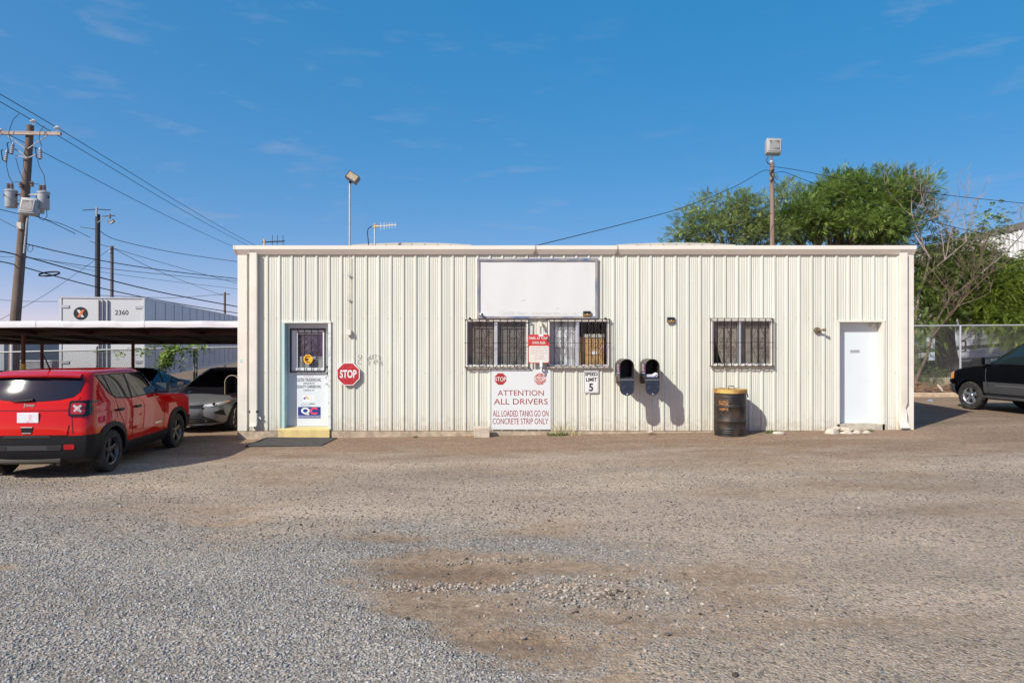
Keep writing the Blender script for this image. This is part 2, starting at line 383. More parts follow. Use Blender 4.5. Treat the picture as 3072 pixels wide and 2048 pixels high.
# loose pebbles: real stones over the near gravel, one uncountable mass
def pebble_templates(k, ico):
    out = []
    rs = np.random.RandomState(5)
    for i in range(k):
        bm = bmesh.new()
        if ico: bmesh.ops.create_icosphere(bm, subdivisions=1, radius=1)
        else: bmesh.ops.create_cube(bm, size=1.25)
        bmesh.ops.triangulate(bm, faces=bm.faces)
        V = np.array([v.co[:] for v in bm.verts]); bm.verts.index_update(); Fc = np.array([[v.index for v in f.verts] for f in bm.faces]); bm.free()
        V = V * (1 + (rs.rand(len(V), 1) - .5) * .55) * np.array([1.0, .55 + .45 * rs.rand(), .42 + .35 * rs.rand()])
        out.append((V, Fc))
    return out
def scatter(nm, N, y0, y1, pw, r0, r1, ico, keep_dirt):
    rs = np.random.RandomState(int(N) % 1000 + 3)
    Y = y0 + (y1 - y0) * rs.rand(N) ** pw; X = (rs.rand(N) * 2 - 1) * (.78 * Y + 1.3)
    d = 1 - (1 - dirt_mask(X, Y)) * (1 - .82 * fines_mask(X, Y)); keep = rs.rand(N) < (1 - d) ** 1.3 * (1 - keep_dirt) + keep_dirt
    X, Y, d = X[keep], Y[keep], d[keep]; N = len(X); Z = ground_z(X, Y)
    T = pebble_templates(14, ico); tid = rs.randint(0, len(T), N); S = r0 + (r1 - r0) * rs.rand(N) ** 2.6
    VV = []; FF = []; TN = []; k = 0
    for ti, (V, Fc) in enumerate(T):
        s_ = np.where(tid == ti)[0]; a = rs.rand(len(s_)) * 6.283; ca, sa = np.cos(a), np.sin(a); tl = (rs.rand(len(s_)) - .5) * .9
        P = V[None] * S[s_][:, None, None]
        x = P[..., 0]; y = P[..., 1]; z = P[..., 2]
        ct, st_ = np.cos(tl)[:, None], np.sin(tl)[:, None]; y, z = y * ct - z * st_, y * st_ + z * ct
        x, y = x * ca[:, None] - y * sa[:, None], x * sa[:, None] + y * ca[:, None]
        P = np.stack([x + X[s_][:, None], y + Y[s_][:, None], z + (Z[s_] + S[s_] * .22)[:, None]], -1)
        VV.append(P.reshape(-1, 3)); FF.append((Fc[None] + (np.arange(len(s_)) * len(V))[:, None, None] + k).reshape(-1, 3)); k += len(s_) * len(V)
        TN.append(np.repeat(rs.rand(len(s_)) * (1 - .78 * sstep(.25, .8, d[s_])), len(V)))
    VV = np.concatenate(VV); FF = np.concatenate(FF); TN = np.concatenate(TN)
    me = bpy.data.meshes.new(nm); me.vertices.add(len(VV)); me.vertices.foreach_set('co', VV.ravel())
    me.loops.add(FF.size); me.loops.foreach_set('vertex_index', FF.ravel().astype(np.int32)); me.polygons.add(len(FF))
    me.polygons.foreach_set('loop_start', (np.arange(len(FF)) * 3).astype(np.int32)); me.polygons.foreach_set('loop_total', np.full(len(FF), 3, np.int32)); me.update(calc_edges=True)
    a_ = me.attributes.new('tone', 'FLOAT', 'POINT'); a_.data.foreach_set('value', TN.astype(np.float32))
    return me
pm = bpy.data.materials.new('pebble_stone'); pm.use_nodes = True; t = pm.node_tree; n = t.nodes; ln = t.links.new; p = n['Principled BSDF']; p.inputs['Roughness'].default_value = .85; p.inputs['Specular IOR Level'].default_value = .3
ta = n.new('ShaderNodeAttribute'); ta.attribute_name = 'tone'; cr = n.new('ShaderNodeValToRGB'); ln(ta.outputs['Fac'], cr.inputs[0])
e = cr.color_ramp.elements; e[0].position = 0; e[0].color = (.19, .182, .172, 1); e[1].position = 1; e[1].color = (.49, .475, .45, 1)
for ps, cl in ((.3, (.26, .256, .252, 1)), (.55, (.35, .345, .34, 1)), (.74, (.32, .265, .22, 1)), (.86, (.41, .40, .385, 1))):
    k_ = e.new(ps); k_.color = cl
ln(cr.outputs[0], p.inputs['Base Color'])
pm2 = pm.copy(); pm2.name = 'pebble_dusty'
for k_, cl in zip(pm2.node_tree.nodes['Color Ramp'].color_ramp.elements, ((.11, .10, .092), (.18, .16, .145), (.25, .225, .205), (.27, .22, .18), (.31, .28, .255), (.38, .345, .315))): k_.color = (*cl, 1)
STONES = []
rs_ = np.random.RandomState(4)
for (px, py, hw, hh, N_, r0, r1) in ((1730, 1775, 210, 34, 190, .009, .025), (1870, 1800, 190, 30, 110, .008, .022), (1300, 1745, 170, 10, 220, .008, .020), (1500, 1672, 230, 8, 200, .007, .016), (1560, 1742, 200, 8, 160, .008, .018), (1900, 1740, 200, 30, 120, .008, .02), (2250, 1830, 260, 60, 160, .007, .018), (1540, 1560, 900, 120, 140, .008, .022), (1900, 1800, 1100, 200, 120, .010, .026)):
    for _ in range(N_):
        x_, y_ = g_inv(px + hw * rs_.randn() * .6, max(1330, py + hh * rs_.randn() * .6)); STONES.append((x_, y_, r0 + (r1 - r0) * rs_.rand() ** 2))
def scatter_at(S):
    rs = np.random.RandomState(9); T = pebble_templates(14, True); V_ = []; F_ = []; tn = []; k = 0; S = np.array(S); Z = ground_z(S[:, 0], S[:, 1])
    for i in range(len(S)):
        V, Fc = T[rs.randint(14)]; a = rs.rand() * 6.28; ca, sa = math.cos(a), math.sin(a); P = V * S[i, 2]
        P = np.stack([P[:, 0] * ca - P[:, 1] * sa + S[i, 0], P[:, 0] * sa + P[:, 1] * ca + S[i, 1], P[:, 2] + Z[i] + S[i, 2] * .25], -1); V_.append(P); F_.append(Fc + k); tn.append(np.full(len(V), rs.rand())); k += len(V)
    V_ = np.concatenate(V_); F_ = np.concatenate(F_); me = bpy.data.meshes.new('loose_stones'); me.from_pydata(V_.tolist(), [], F_.tolist()); me.update(); a_ = me.attributes.new('tone', 'FLOAT', 'POINT'); a_.data.foreach_set('value', np.concatenate(tn).astype(np.float32)); return me
m_ = scatter_at(STONES); pm3 = pm.copy(); pm3.name = 'loose_stone'
for k_, cl in zip(pm3.node_tree.nodes['Color Ramp'].color_ramp.elements, ((.06, .05, .042), (.22, .19, .16), (.33, .285, .24), (.38, .32, .255), (.42, .37, .31), (.48, .43, .37))): k_.color = (*cl, 1)
m_.materials.append(pm3); o_ = bpy.data.objects.new('loose_stones', m_); COL.objects.link(o_); prop(o_, 'larger loose tan stones turned up along the wheel ruts', 'stones', kind='stuff')
for (nm_, args) in (('gravel', (86000, 3.2, 7.0, 1.0, .0045, .0145, True, .05)), ('gravel_far', (60000, 6.6, 11.5, .9, .005, .015, False, .06))):
    m_ = scatter('gravel', *args); m_.materials.append(pm if nm_ == 'gravel' else pm2)
    o_ = bpy.data.objects.new('gravel', m_); COL.objects.link(o_)
    prop(o_, 'loose grey crushed stone covering the foreground of the yard' if ORG.get('g') is None else 'thinner scatter of loose grey stones farther out in the yard', 'gravel', kind='stuff'); ORG['g'] = 1

# ------------------------------------------------------------------ the metal office building
BX0, BX1 = wx(717), wx(2736)
ZS0 = 0.135                                   # bottom edge of the siding
ZTOP = wz(764) + .05                          # siding runs up behind the gutter
M_CREAM = mat('cream_siding', (.625, .632, .56), .45, var=.06, vs=1.6, stretch=(3, 1, .25), bump=.25, bs=3.0, bdist=.01, rvar=.08)
def siding(m):
    t = m.node_tree; n = t.nodes; ln = t.links.new; p = n['Principled BSDF']; base = p.inputs['Base Color'].links[0].from_socket
    co = n.new('ShaderNodeTexCoord'); g1 = n.new('ShaderNodeMapping'); g1.inputs['Scale'].default_value = (9, 1, .35); ln(co.outputs['Object'], g1.inputs[0])
    z1 = n.new('ShaderNodeTexNoise'); z1.inputs['Scale'].default_value = 1.6; z1.inputs['Detail'].default_value = 6; z1.inputs['Roughness'].default_value = .65; ln(g1.outputs[0], z1.inputs['Vector'])
    r1 = n.new('ShaderNodeMapRange'); r1.inputs[1].default_value = .55; r1.inputs[2].default_value = .78; r1.inputs[4].default_value = .6; ln(z1.outputs[0], r1.inputs[0])
    x1 = n.new('ShaderNodeMix'); x1.data_type = 'RGBA'; x1.inputs[7].default_value = (.50, .45, .36, 1); ln(r1.outputs[0], x1.inputs[0]); ln(base, x1.inputs[6])
    z2 = n.new('ShaderNodeTexNoise'); z2.inputs['Scale'].default_value = 9; z2.inputs['Detail'].default_value = 7; z2.inputs['Roughness'].default_value = .7; ln(co.outputs['Object'], z2.inputs['Vector'])
    sx = n.new('ShaderNodeSeparateXYZ'); ln(co.outputs['Object'], sx.inputs[0])
    r2 = n.new('ShaderNodeMapRange'); r2.inputs[1].default_value = .14; r2.inputs[2].default_value = .75; r2.inputs[3].default_value = .30; r2.inputs[4].default_value = -.1; ln(sx.outputs[2], r2.inputs[0])
    ad = n.new('ShaderNodeMath'); ad.operation = 'ADD'; ln(z2.outputs[0], ad.inputs[0]); ln(r2.outputs[0], ad.inputs[1])
    r3 = n.new('ShaderNodeMapRange'); r3.inputs[1].default_value = .60; r3.inputs[2].default_value = .85; r3.inputs[4].default_value = .6; ln(ad.outputs[0], r3.inputs[0])
    x2 = n.new('ShaderNodeMix'); x2.data_type = 'RGBA'; x2.inputs[7].default_value = (.46, .38, .28, 1); ln(r3.outputs[0], x2.inputs[0]); ln(x1.outputs[2], x2.inputs[6]); ln(x2.outputs[2], p.inputs['Base Color'])
def sheet_tone(m):
    t = m.node_tree; n = t.nodes; ln = t.links.new; p = n['Principled BSDF']; base = p.inputs['Base Color'].links[0].from_socket
    oi = n.new('ShaderNodeObjectInfo'); r = n.new('ShaderNodeMapRange'); r.inputs[3].default_value = .94; r.inputs[4].default_value = 1.03; ln(oi.outputs['Random'], r.inputs[0])
    h = n.new('ShaderNodeHueSaturation'); ln(r.outputs[0], h.inputs['Value']); ln(base, h.inputs['Color']); ln(h.outputs[0], p.inputs['Base Color'])
siding(M_CREAM); sheet_tone(M_CREAM)                               # weather streaks and mud splashed up from the yard
M_TRIM = mat('cream_trim', (.72, .685, .60), .42, var=.05, vs=3, bump=.2, bs=5, bdist=.006)
M_GUT = mat('gutter_paint', (.76, .72, .64), .4, var=.05, vs=1.2, stretch=(.4, 1, 2), bump=.15, bs=2.5, bdist=.006)
M_CONC = mat('slab_concrete', (.42, .34, .25), .9, var=.25, vs=7, bump=.6, bs=60, bdist=.006)
M_YEL = mat('yellow_step_paint', (.66, .51, .21), .7, col2=(.44, .37, .27), vs=9, lo=.56, hi=.72, bump=.5, bs=60, bdist=.004)
M_WHITE = mat('white_paint', (.72, .74, .76), .45, var=.03, vs=4)
M_DOOR = mat('door_paint', (.655, .715, .75), .4, col2=(.62, .67, .68), vs=3.5, lo=.52, hi=.85, bump=.1, bs=8, bdist=.004)
M_JAMB = mat('jamb_paint', (.70, .73, .68), .6, col2=(.45, .47, .45), vs=14, lo=.5, hi=.66)
M_ALU = mat('aluminium', (.62, .64, .66), .4, metal=.6, var=.08, vs=10)
M_BLACK = mat('black_paint', (.012, .012, .014), .45, var=.3, vs=12)
M_IRON = mat('grille_iron', (.016, .014, .014), .55, metal=.3, col2=(.05, .028, .018), vs=16, lo=.5, hi=.7)
M_GLASS = glass_mat('window_glass', (.95, .96, .955))
M_DARKIN = mat('interior_dark', (.10, .095, .09), .8, var=.1, vs=3)
M_ROOF = mat('roof_sheet', (.50, .47, .40), .55, var=.1, vs=2, bump=.2, bs=4, bdist=.006)
B = thing('metal_office_building', 'long low cream corrugated metal office building with two white doors', 'building', (0, D, 0))
# openings in the front wall: x0, x1, z0, z1
DO1 = (wx(853), wx(988), ZS0 - .01, wz(969))
DO2 = (wx(2515), wx(2646), ZS0 - .01, wz(966))
WN = [(wx(1398), wx(1583), wz(1099), wz(960)), (wx(1645), wx(1827), wz(1099), wz(960)), (wx(2136), wx(2316), wz(1095), wz(959))]
HOLES = [DO1, DO2] + WN
RP = 37.1 * D / F
R0 = wx(839) % RP
def prof_pts(x0, x1):
    """corrugation profile break points (x, how far it stands out)"""
    out = []
    k0 = int((x0 - R0) / RP) - 2
    for k in range(k0, k0 + int((x1 - x0) / RP) + 5):
        c = R0 + k * RP
        for dx, h in ((-.036, 0), (-.017, .026), (.017, .026), (.036, 0)): out.append((c + dx, h))
        for mfr in (.29, .43, .57, .71):
            for dx, h in ((-.014, 0), (-.006, .0055), (.006, .0055), (.014, 0)): out.append((c + mfr * RP + dx, h))
    out.sort()
    return out
PP = prof_pts(BX0 - 1, BX1 + 1); PPX = np.array([a for a, b in PP]); PPH = np.array([b for a, b in PP])
def wall_h(x): return float(np.interp(x, PPX, PPH))
def wall_panel(x0, x1, zlo=-9, zhi=99):
    mb = MB()
    xs = sorted(set([x0, x1] + [x for x in PPX if x0 < x < x1] + [h for q in HOLES for h in q[:2] if x0 < h < x1]))
    for a, b in zip(xs[:-1], xs[1:]):
        if b - a < 1e-5: continue
        m = (a + b) / 2; iv = [(max(ZS0, zlo), min(ZTOP, zhi))]
        for (h0, h1, z0, z1) in HOLES:
            if h0 < m < h1:
                nv = []
                for (p0, p1) in iv:
                    if z0 > p0: nv.append((p0, min(p1, z0)))
                    if z1 < p1: nv.append((max(p0, z1), p1))
                iv = [v for v in nv if v[1] - v[0] > .001]
        ya, yb = D - wall_h(a + 1e-7), D - wall_h(b - 1e-7)
        for (p0, p1) in iv: mb.add([(a, ya, p0), (b, yb, p0), (b, yb, p1), (a, ya, p1)], [(0, 1, 2, 3)])
    return mb
edge = [BX0] + [R0 + k * RP - .036 - .0 for k in range(-60, 60) if BX0 + .35 < R0 + k * RP - .036 < BX1 - .35 and k % 3 == 0] + [BX1]
for a, b in zip(edge[:-1], edge[1:]):
    full = [h for h in HOLES if h[0] <= a + .02 and h[1] >= b - .02]
    if full:                                        # a window as wide as the panel leaves one piece above and one below
        zm_ = (full[0][2] + full[0][3]) / 2; wall_panel(a, b, -9, zm_).build('wall_panel', M_CREAM, B); wall_panel(a, b, zm_, 99).build('wall_panel', M_CREAM, B)
    else: wall_panel(a, b).build('wall_panel', M_CREAM, B)
# other walls, roof, interior
BD = 9.0
mb = MB().bb(BX0, BX0 + .06, D + .02, D + BD, -.1, ZTOP); mb.build('side_wall', M_CREAM, B)
mb = MB().bb(BX1 - .06, BX1, D + .02, D + BD, -.1, ZTOP); mb.build('side_wall', M_CREAM, B)
MB().bb(BX0, BX1, D + BD, D + BD + .06, -.1, ZTOP).build('back_wall', M_CREAM, B)
RZ = wz(741)
mb = MB(); rs_ = .052
mb.add([(BX0 - .1, D - .03, RZ - .06), (BX1 + .1, D - .03, RZ - .06), (BX1 + .1, D + BD + .2, RZ - .06 + BD * rs_), (BX0 - .1, D + BD + .2, RZ - .06 + BD * rs_),
        (BX0 - .1, D - .03, RZ - .10), (BX1 + .1, D - .03, RZ - .10), (BX1 + .1, D + BD + .2, RZ - .10 + BD * rs_), (BX0 - .1, D + BD + .2, RZ - .10 + BD * rs_)],
       [(0, 1, 2, 3), (7, 6, 5, 4), (0, 4, 5, 1), (1, 5, 6, 2), (2, 6, 7, 3), (3, 7, 4, 0)]); mb.build('roof', M_ROOF, B)
MB().bb(BX0 + .06, BX1 - .06, D + .06, D + BD, .1, .13).build('interior_floor', M_DARKIN, B)
MB().bb(BX0 + .06, BX1 - .06, D + 3.2, D + 3.26, .13, 3.9).build('interior_wall', M_DARKIN, B)
MB().bb(BX0 + .06, BX1 - .06, D + .06, D + 3.2, 3.3, 3.34).build('interior_ceiling', M_DARKIN, B)
for (px0, px1) in ((1056, 1414), (1850, 2207)):           # raised, slightly bowed sheets on the roof
    Yb = 16.0; mb = MB(); P = []; x0, x1 = wx(px0, Yb), wx(px1, Yb); N = 40
    for dz, dy in ((-.30, 0), (.0, 0), (.012, .02), (.05, 1.2)):
        P.append([(x0 + (x1 - x0) * i / N, Yb + dy, wz(735, Yb) + .045 * math.sin(math.pi * i / N) ** .8 + dz) for i in range(N + 1)])
    mb.grid(P); o = mb.build('roof_panel', M_ROOF, B, 30)
    sc = MB()
    for i in range(9):
        u = (i + .6) / 9.2; sc.box((x0 + (x1 - x0) * u, Yb - .006, wz(735, Yb) + .045 * math.sin(math.pi * u) ** .8 - .028), (.02, .012, .014))
    _o = sc.build('screws', mat('screw', (.2, .19, .18), .5, metal=.5), o); _o['kind'] = 'stuff'
# gutter: upright upper face, lower face raked back to the wall
gz0, gz1, gzm = wz(764), wz(739), wz(750)
GP = [(D + .0, gz0 + .0), (D - .055, gz0), (D - .13, gzm), (D - .135, gz1), (D - .115, gz1 + .004), (D - .112, gzm + .01), (D - .05, gz0 + .015), (D, gz0 + .015)]
gx0, gx1 = wx(700, D - .13), wx(2749, D - .13)
def gut(x0, x1):
    mb = MB(); n_ = len(GP); mb.add([(x0, y, z) for y, z in GP] + [(x1, y, z) for y, z in GP], [(i, i + 1, n_ + i + 1, n_ + i) for i in range(n_ - 1)]); return mb
cuts = [gx0 + .03, wx(1606), wx(1850), gx1 - .03]
for a, b in zip(cuts[:-1], cuts[1:]):
    g_ = gut(a + .002, b - .002).build('gutter', M_GUT, B)
for x in cuts[1:-1]:
    MB().bb(x - .012, x + .012, D - .140, D - .131, gzm, gz1).add([(x - .05, D - .061, gz0 - .004), (x + .05, D - .061, gz0 - .004), (x, D - .136, gzm - .005)], [(0, 1, 2)]).build('gutter_seam', mat('seam_stain', (.36, .32, .26), .8, var=.3, vs=20), B)
for x, s in ((gx0, 1), (gx1, -1)):
    mb = MB(); n_ = 4; Q = [(D + .02, gz0), (D - .06, gz0), (D - .137, gzm), (D - .142, gz1 + .003), (D + .02, gz1 + .003)]
    xa, xb = x, x + s * .03
    mb.add([(xa, y, z) for y, z in Q] + [(xb, y, z) for y, z in Q], [tuple(range(5)), tuple(range(9, 4, -1))] + [(i, (i + 1) % 5, 5 + (i + 1) % 5, 5 + i) for i in range(5)]); mb.build('gutter_end_cap', M_GUT, B)
# corner trims and downspouts
for (p0, p1) in ((715, 743), (2707, 2738)):
    MB().bb(wx(p0), wx(p1), D - .045, D + .1, ZS0 - .006, gz0 + .01, .004).build('corner_trim', M_TRIM, B)
MB().bb(wx(722), wx(731), D - .0475, D - .046, wz(1088), wz(1078)).build('small_sticker', mat('sticker_green', (.35, .50, .42), .5, col2=(.70, .72, .70), vs=30), B)
def downspout(p0, p1, zb, crushed):
    mb = MB(); x0, x1 = wx(p0), wx(p1); c = (x0 + x1) / 2; h = (x1 - x0) / 2
    path = [(gz0 + .03, 0, 1, 1), (gz0 - .2, 0, 1, 1), (1.4, 0, 1, 1), (.75, 0, 1, 1)]
    if crushed: path += [(.62, .012, .8, .55), (.5, .0, .95, .9), (zb + .16, .01, 1, 1), (zb + .09, -.03, 1.1, 1.0), (zb + .02, -.07, 1.35, .8)]
    else: path += [(zb + .1, 0, 1, 1), (zb + .05, -.008, 1.0, 1), (zb, -.025, 1.0, .95)]
    P = []
    for (z, dy, a, b) in path:
        y0, y1 = D - .045 - .075 * b + dy, D - .04 + dy
        P.append([(c - h * a, y0, z), (c - h * .0, y0 - .004, z), (c + h * a, y0, z), (c + h * a, y1, z), (c - h * a, y1, z), (c - h * a, y0, z)])
    mb.grid(P[::-1]); return mb.build('downspout', M_TRIM, B, 40)
d1 = downspout(755, 776, wz(1276), False); d2 = downspout(2694, 2713, wz(1283), True)
for px in (755, 776): MB().bb(wx(px) - .012, wx(px) + .012, D - .125, D - .05, wz(1236), wz(1230)).build('strap', M_BLACK, d1)
MB().tube([(wx(777), D - .06, wz(1251)), (wx(784), D - .07, wz(1251)), (wx(786), D - .07, wz(1256))], .017, 8).build('drain_pipe', M_WHITE, B, 40)
# slab and steps
sl_z = lambda x: base_z(x)
mb = MB(); n_ = 24; P = [[], [], []]
for i in range(n_ + 1):
    x = BX0 - .02 + (BX1 - BX0 + .04) * i / n_; b_ = .012 * math.sin(i * 2.1) + .008 * math.sin(i * 5.7)
    P[0].append((x, D - .02 + b_ * .5, -.35)); P[1].append((x, D - .035 + b_ * .4, ZS0 - .012)); P[2].append((x, D + .15, ZS0 - .004))
mb.grid(P); mb.bb(BX0 - .02, BX0 + .2, D + .05, D + BD, -.3, ZS0 - .01); mb.build('foundation_slab', M_CONC, B)
mb = MB(); P = []
for y, z in ((D - .075, base_z(-4.5) - .1), (D - .07, wz(1288)), (D - .055, wz(1284)), (D + .17, wz(1282))):
    P.append([(wx(838) + (wx(991) - wx(838)) * i / 8, y + .006 * math.sin(i * 2.3), z) for i in range(9)])
mb.grid(P); mb.build('door_step', M_YEL, B)
mb = MB().bb(wx(2510), wx(2655), D - .04, D + .17, .0, wz(1271)); mb.build('door_step', mat('step_concrete', (.46, .42, .34), .9, var=.2, vs=8, bump=.5, bs=50, bdist=.004), B)
# rows of fixing screws, too small to pick apart
mb = MB(); k = -60
while R0 + k * RP < BX1:
    x = R0 + k * RP - .06; k += 1
    if x < BX0 + .5 or x > BX1 - .3: continue
    for z in (wz(955), ZS0 + .06, wz(1118)):
        if any(h[0] - .05 < x < h[1] + .05 and h[2] - .05 < z < h[3] + .05 for h in HOLES): continue
        mb.lathe([(.008, 0), (.006, .006), (0, .007)], 6, Matrix.Translation((x, D, z)) @ Matrix.Rotation(math.pi / 2, 4, 'X'))
o = mb.build('screws', mat('screw', (.2, .19, .18), .5, metal=.5), B); o['kind'] = 'stuff'

# ---- doors
RC = .165
def door_frame(px0, px1, py0, hole, m_l, m_r, wl, wr):
    z1 = hole[3]; zb = ZS0 + .0
    MB().bb(wx(px0), hole[0] + wl, D - .04, D + RC + .05, zb, z1 - .001, .003).build('door_jamb', m_l, B)
    MB().bb(hole[1] - wr, wx(px1), D - .04, D + RC + .05, zb, z1 - .001, .003).build('door_jamb', m_r, B)
    MB().bb(wx(px0) - .003, wx(px1) + .003, D - .044, D + RC + .05, z1, z1 + .035, .003).build('door_header', m_r, B)
M_JB = mat('jamb_blue', (.42, .62, .62), .6, col2=(.66, .70, .68), vs=6, lo=.5, hi=.72, stretch=(1, 1, .4))
door_frame(847, 994, 964, DO1, M_JB, M_JAMB, .018, .018)
x0, x1, z0, z1 = DO1[0] + .018, DO1[1] - .018, wz(1281), DO1[3]
LY = D + RC                                     # front face of the leaf
wd = (wx(887), wx(969), wz(1104), wz(996))      # glazed hole in the leaf
mb = MB()
mb.bb(x0 + .001, wd[0], LY, LY + .045, z0 + .01, z1); mb.bb(wd[1], x1 - .001, LY, LY + .045, z0 + .01, z1)
mb.bb(wd[0], wd[1], LY, LY + .045, z0 + .01, wd[2]); mb.bb(wd[0], wd[1], LY, LY + .045, wd[3], z1)
DR = mb.build('door', M_DOOR, B); DR['label'] = 'white office door with barred window, lettering and stickers'
kk = (D + RC) / D                                # pixel boxes on the leaf scale with its depth
def lx(px): return wx(px, LY)
def lz(py): return wz(py, LY)
fr = MB()
for (a, b, c, d) in ((lx(876), lx(887), lz(1110), lz(990)), (lx(969), lx(977), lz(1110), lz(990)), (lx(887), lx(969), lz(1110), lz(1104)), (lx(887), lx(969), lz(996), lz(990))):
    fr.bb(a, b, LY - .018, LY - .0005, c, d)
fr.build('window_frame', M_WHITE, DR)
MB().bb(lx(886), lx(970), LY + .015, LY + .020, lz(1105), lz(995)).build('pane', M_GLASS, DR)
bl = MB()
for i in range(21):
    z = lz(1104) + i * (lz(1070) - lz(1104)) / 20
    bl.box(((lx(887) + lx(969)) / 2, LY + .035, z), (lx(968) - lx(888), .012, .0014), (.5, 0, 0))
bl.bb(lx(888), lx(968), LY + .03, LY + .04, lz(1003), lz(999))
_o = bl.build('blind_slats', mat('blind_white', (.66, .66, .68), .6), DR); _o['kind'] = 'stuff'
MB().bb(lx(886), lx(970), LY + .06, LY + .065, lz(1105), lz(995)).build('backing', mat('door_purple_film', (.055, .045, .10), .35, col2=(.16, .15, .20), vs=5, lo=.5, hi=.65), DR)
def spiral(c, r, a0, turns, n_=16, sgn=1):
    return [(c[0] + r * (1 - .8 * i / n_) * math.cos(a0 + sgn * turns * 6.283 * i / n_), c[1] + r * (1 - .8 * i / n_) * math.sin(a0 + sgn * turns * 6.283 * i / n_)) for i in range(n_ + 1)]
GYD = LY - .05
gr = MB()
for (a, b, c, d) in ((872, 876.5, 985, 1117), (974.5, 979, 985, 1117), (876.5, 974.5, 985, 989.5), (876.5, 974.5, 1112.5, 1117)):
    gr.bb(lx(a), lx(b), GYD - .008, GYD + .008, lz(d), lz(c))
GRD = gr.build('security_frame', M_BLACK, DR)
for px in (896, 916, 936, 956): MB().bb(lx(px) - .007, lx(px) + .007, GYD - .006, GYD + .006, lz(1113), lz(989)).build('security_bar', M_IRON, DR)
for (cx_, sg) in ((907, 1), (944, 1)):
    mb = MB()
    for dy_, s2 in ((-9, 1), (9, -1)):
        c = (lx(cx_), lz(1050 + dy_)); pts = spiral(c, .062, math.pi / 2 * -s2, 1.6, 26, s2)
        mb.tube([(a, GYD, b) for a, b in pts], .0045, 5)
    mb.tube([(lx(cx_ - 11), GYD, lz(1032)), (lx(cx_), GYD, lz(1008))], .0045, 5); mb.tube([(lx(cx_ - 11), GYD, lz(1068)), (lx(cx_), GYD, lz(1096))], .0045, 5)
    mb.build('scroll', M_IRON, DR)
M_ORANGE = mat('sticker_orange', (.85, .42, .02), .5, var=.1, vs=40)
MB().lathe([(.0, 0), (lx(942) - lx(928), 0.001), (lx(942) - lx(928), .004)], 24, Matrix.Translation((lx(927), LY - .062, lz(1077))) @ Matrix.Rotation(math.pi / 2, 4, 'X')).build('round_sticker', M_ORANGE, DR)
mb = MB(); rr = lx(937) - lx(928)
mb.tube([(lx(927) + rr * math.cos(.9 + i * .335), LY - .0665, lz(1077) + rr * math.sin(.9 + i * .335)) for i in range(14)], .009, 5); mb.lathe([(0, 0), (.03, .001)], 12, Matrix.Translation((lx(924), LY - .067, lz(1078))) @ Matrix.Rotation(math.pi / 2, 4, 'X'))
mb.build('sticker_print', M_BLACK, DR)
TY = LY - .0015
INK = mat('ink_black', (.02, .02, .025), .6, col2=(.09, .09, .10), vs=60, lo=.45, hi=.7)
PINK = mat('ink_faded_pink', (.66, .56, .60), .6, var=.08, vs=60)
GREY = mat('ink_faded_grey', (.52, .54, .58), .6, var=.1, vs=60)
for s_, a, b, c, d, m_, bo in (('OFFICE', 912, 940, 1132, 1125, PINK, .01), ('CLETEX TRUCKING INC.', 890, 965, 1144, 1134, INK, .018), ('OPERATED BY', 910, 944, 1152, 1147, INK, .01),
                            ('QUALITY CARRIERS INC.', 890, 965, 1165, 1155, INK, .018), ('LAREDO, TX', 911, 943, 1173, 1168, INK, .015),
                            ('BE READY', 904, 925, 1214, 1209, GREY, .01), ('BE BUCKLED', 904, 931, 1219, 1215, GREY, .01)):
    lettering(MB(), s_, lx(a), lx(b), lz(c), lz(d), TY, bo).build('lettering', m_, DR)
lettering(MB(), '~~w~n~~', lx(927), lx(946), lz(1213), lz(1209), TY, .05).build('scribble', INK, DR)
MB().bb(lx(908), lx(943), LY - .0014, LY + .001, lz(1204), lz(1186)).build('hazard_card', mat('card_white', (.80, .80, .80), .6), DR)
for (cx_, cz_, c_) in ((914, 1194.5, (.10, .12, .42)), (919, 1190, (.70, .42, .36)), (924, 1194.5, (.72, .50, .18))):
    MB().add([(lx(cx_ + dx), LY - .0026, lz(cz_ + dz)) for dx, dz in ((-4.6, 0), (0, 4.2), (4.6, 0), (0, -4.2))], [(0, 1, 2, 3)]).build('hazard_diamond', mat('diamond_%d' % cx_, c_, .6), DR)
mb = MB()
for i in range(5): mb.bb(lx(929), lx(940 if i % 2 else 937), TY - .0013, TY - .0003, lz(1190 + i * 2.6) - .002, lz(1190 + i * 2.6) + .002)
mb.build('fine_print', GREY, DR)
M_NAVY = mat('sticker_navy', (.018, .035, .22), .45, var=.1, vs=30); M_SRED = mat('sticker_red', (.75, .08, .11), .45)
def qc(par, xa, xb, za, zb, y, band=True):
    MB().bb(xa, xb, y, y + .0012, za, zb).build('company_sticker', M_NAVY, par)
    w_ = xb - xa; h_ = zb - za; zz = za + (.30 * h_ if band else .1 * h_)
    lettering(MB(), 'Q', xa + .13 * w_, xa + .52 * w_, zz - .02 * h_, za + .95 * h_, y - .0012, .045).build('lettering', M_WHITE, par)
    lettering(MB(), 'C', xa + .52 * w_, xa + .86 * w_, zz + .03 * h_, za + .95 * h_, y - .0014, .045).build('lettering', M_SRED, par)
    if band:
        MB().bb(xa, xb, y - .0012, y - .0002, za + .20 * h_, za + .23 * h_).build('stripe', M_WHITE, par)
        mb = MB()
        for i in range(18): mb.box((xa + w_ * (i + .5) / 18, y - .0008, za + .10 * h_), (w_ / 30, .001, h_ * .05))
        mb.build('stars_row', M_WHITE, par)
qc(DR, lx(894), lx(962), lz(1254), lz(1220), LY - .0016)
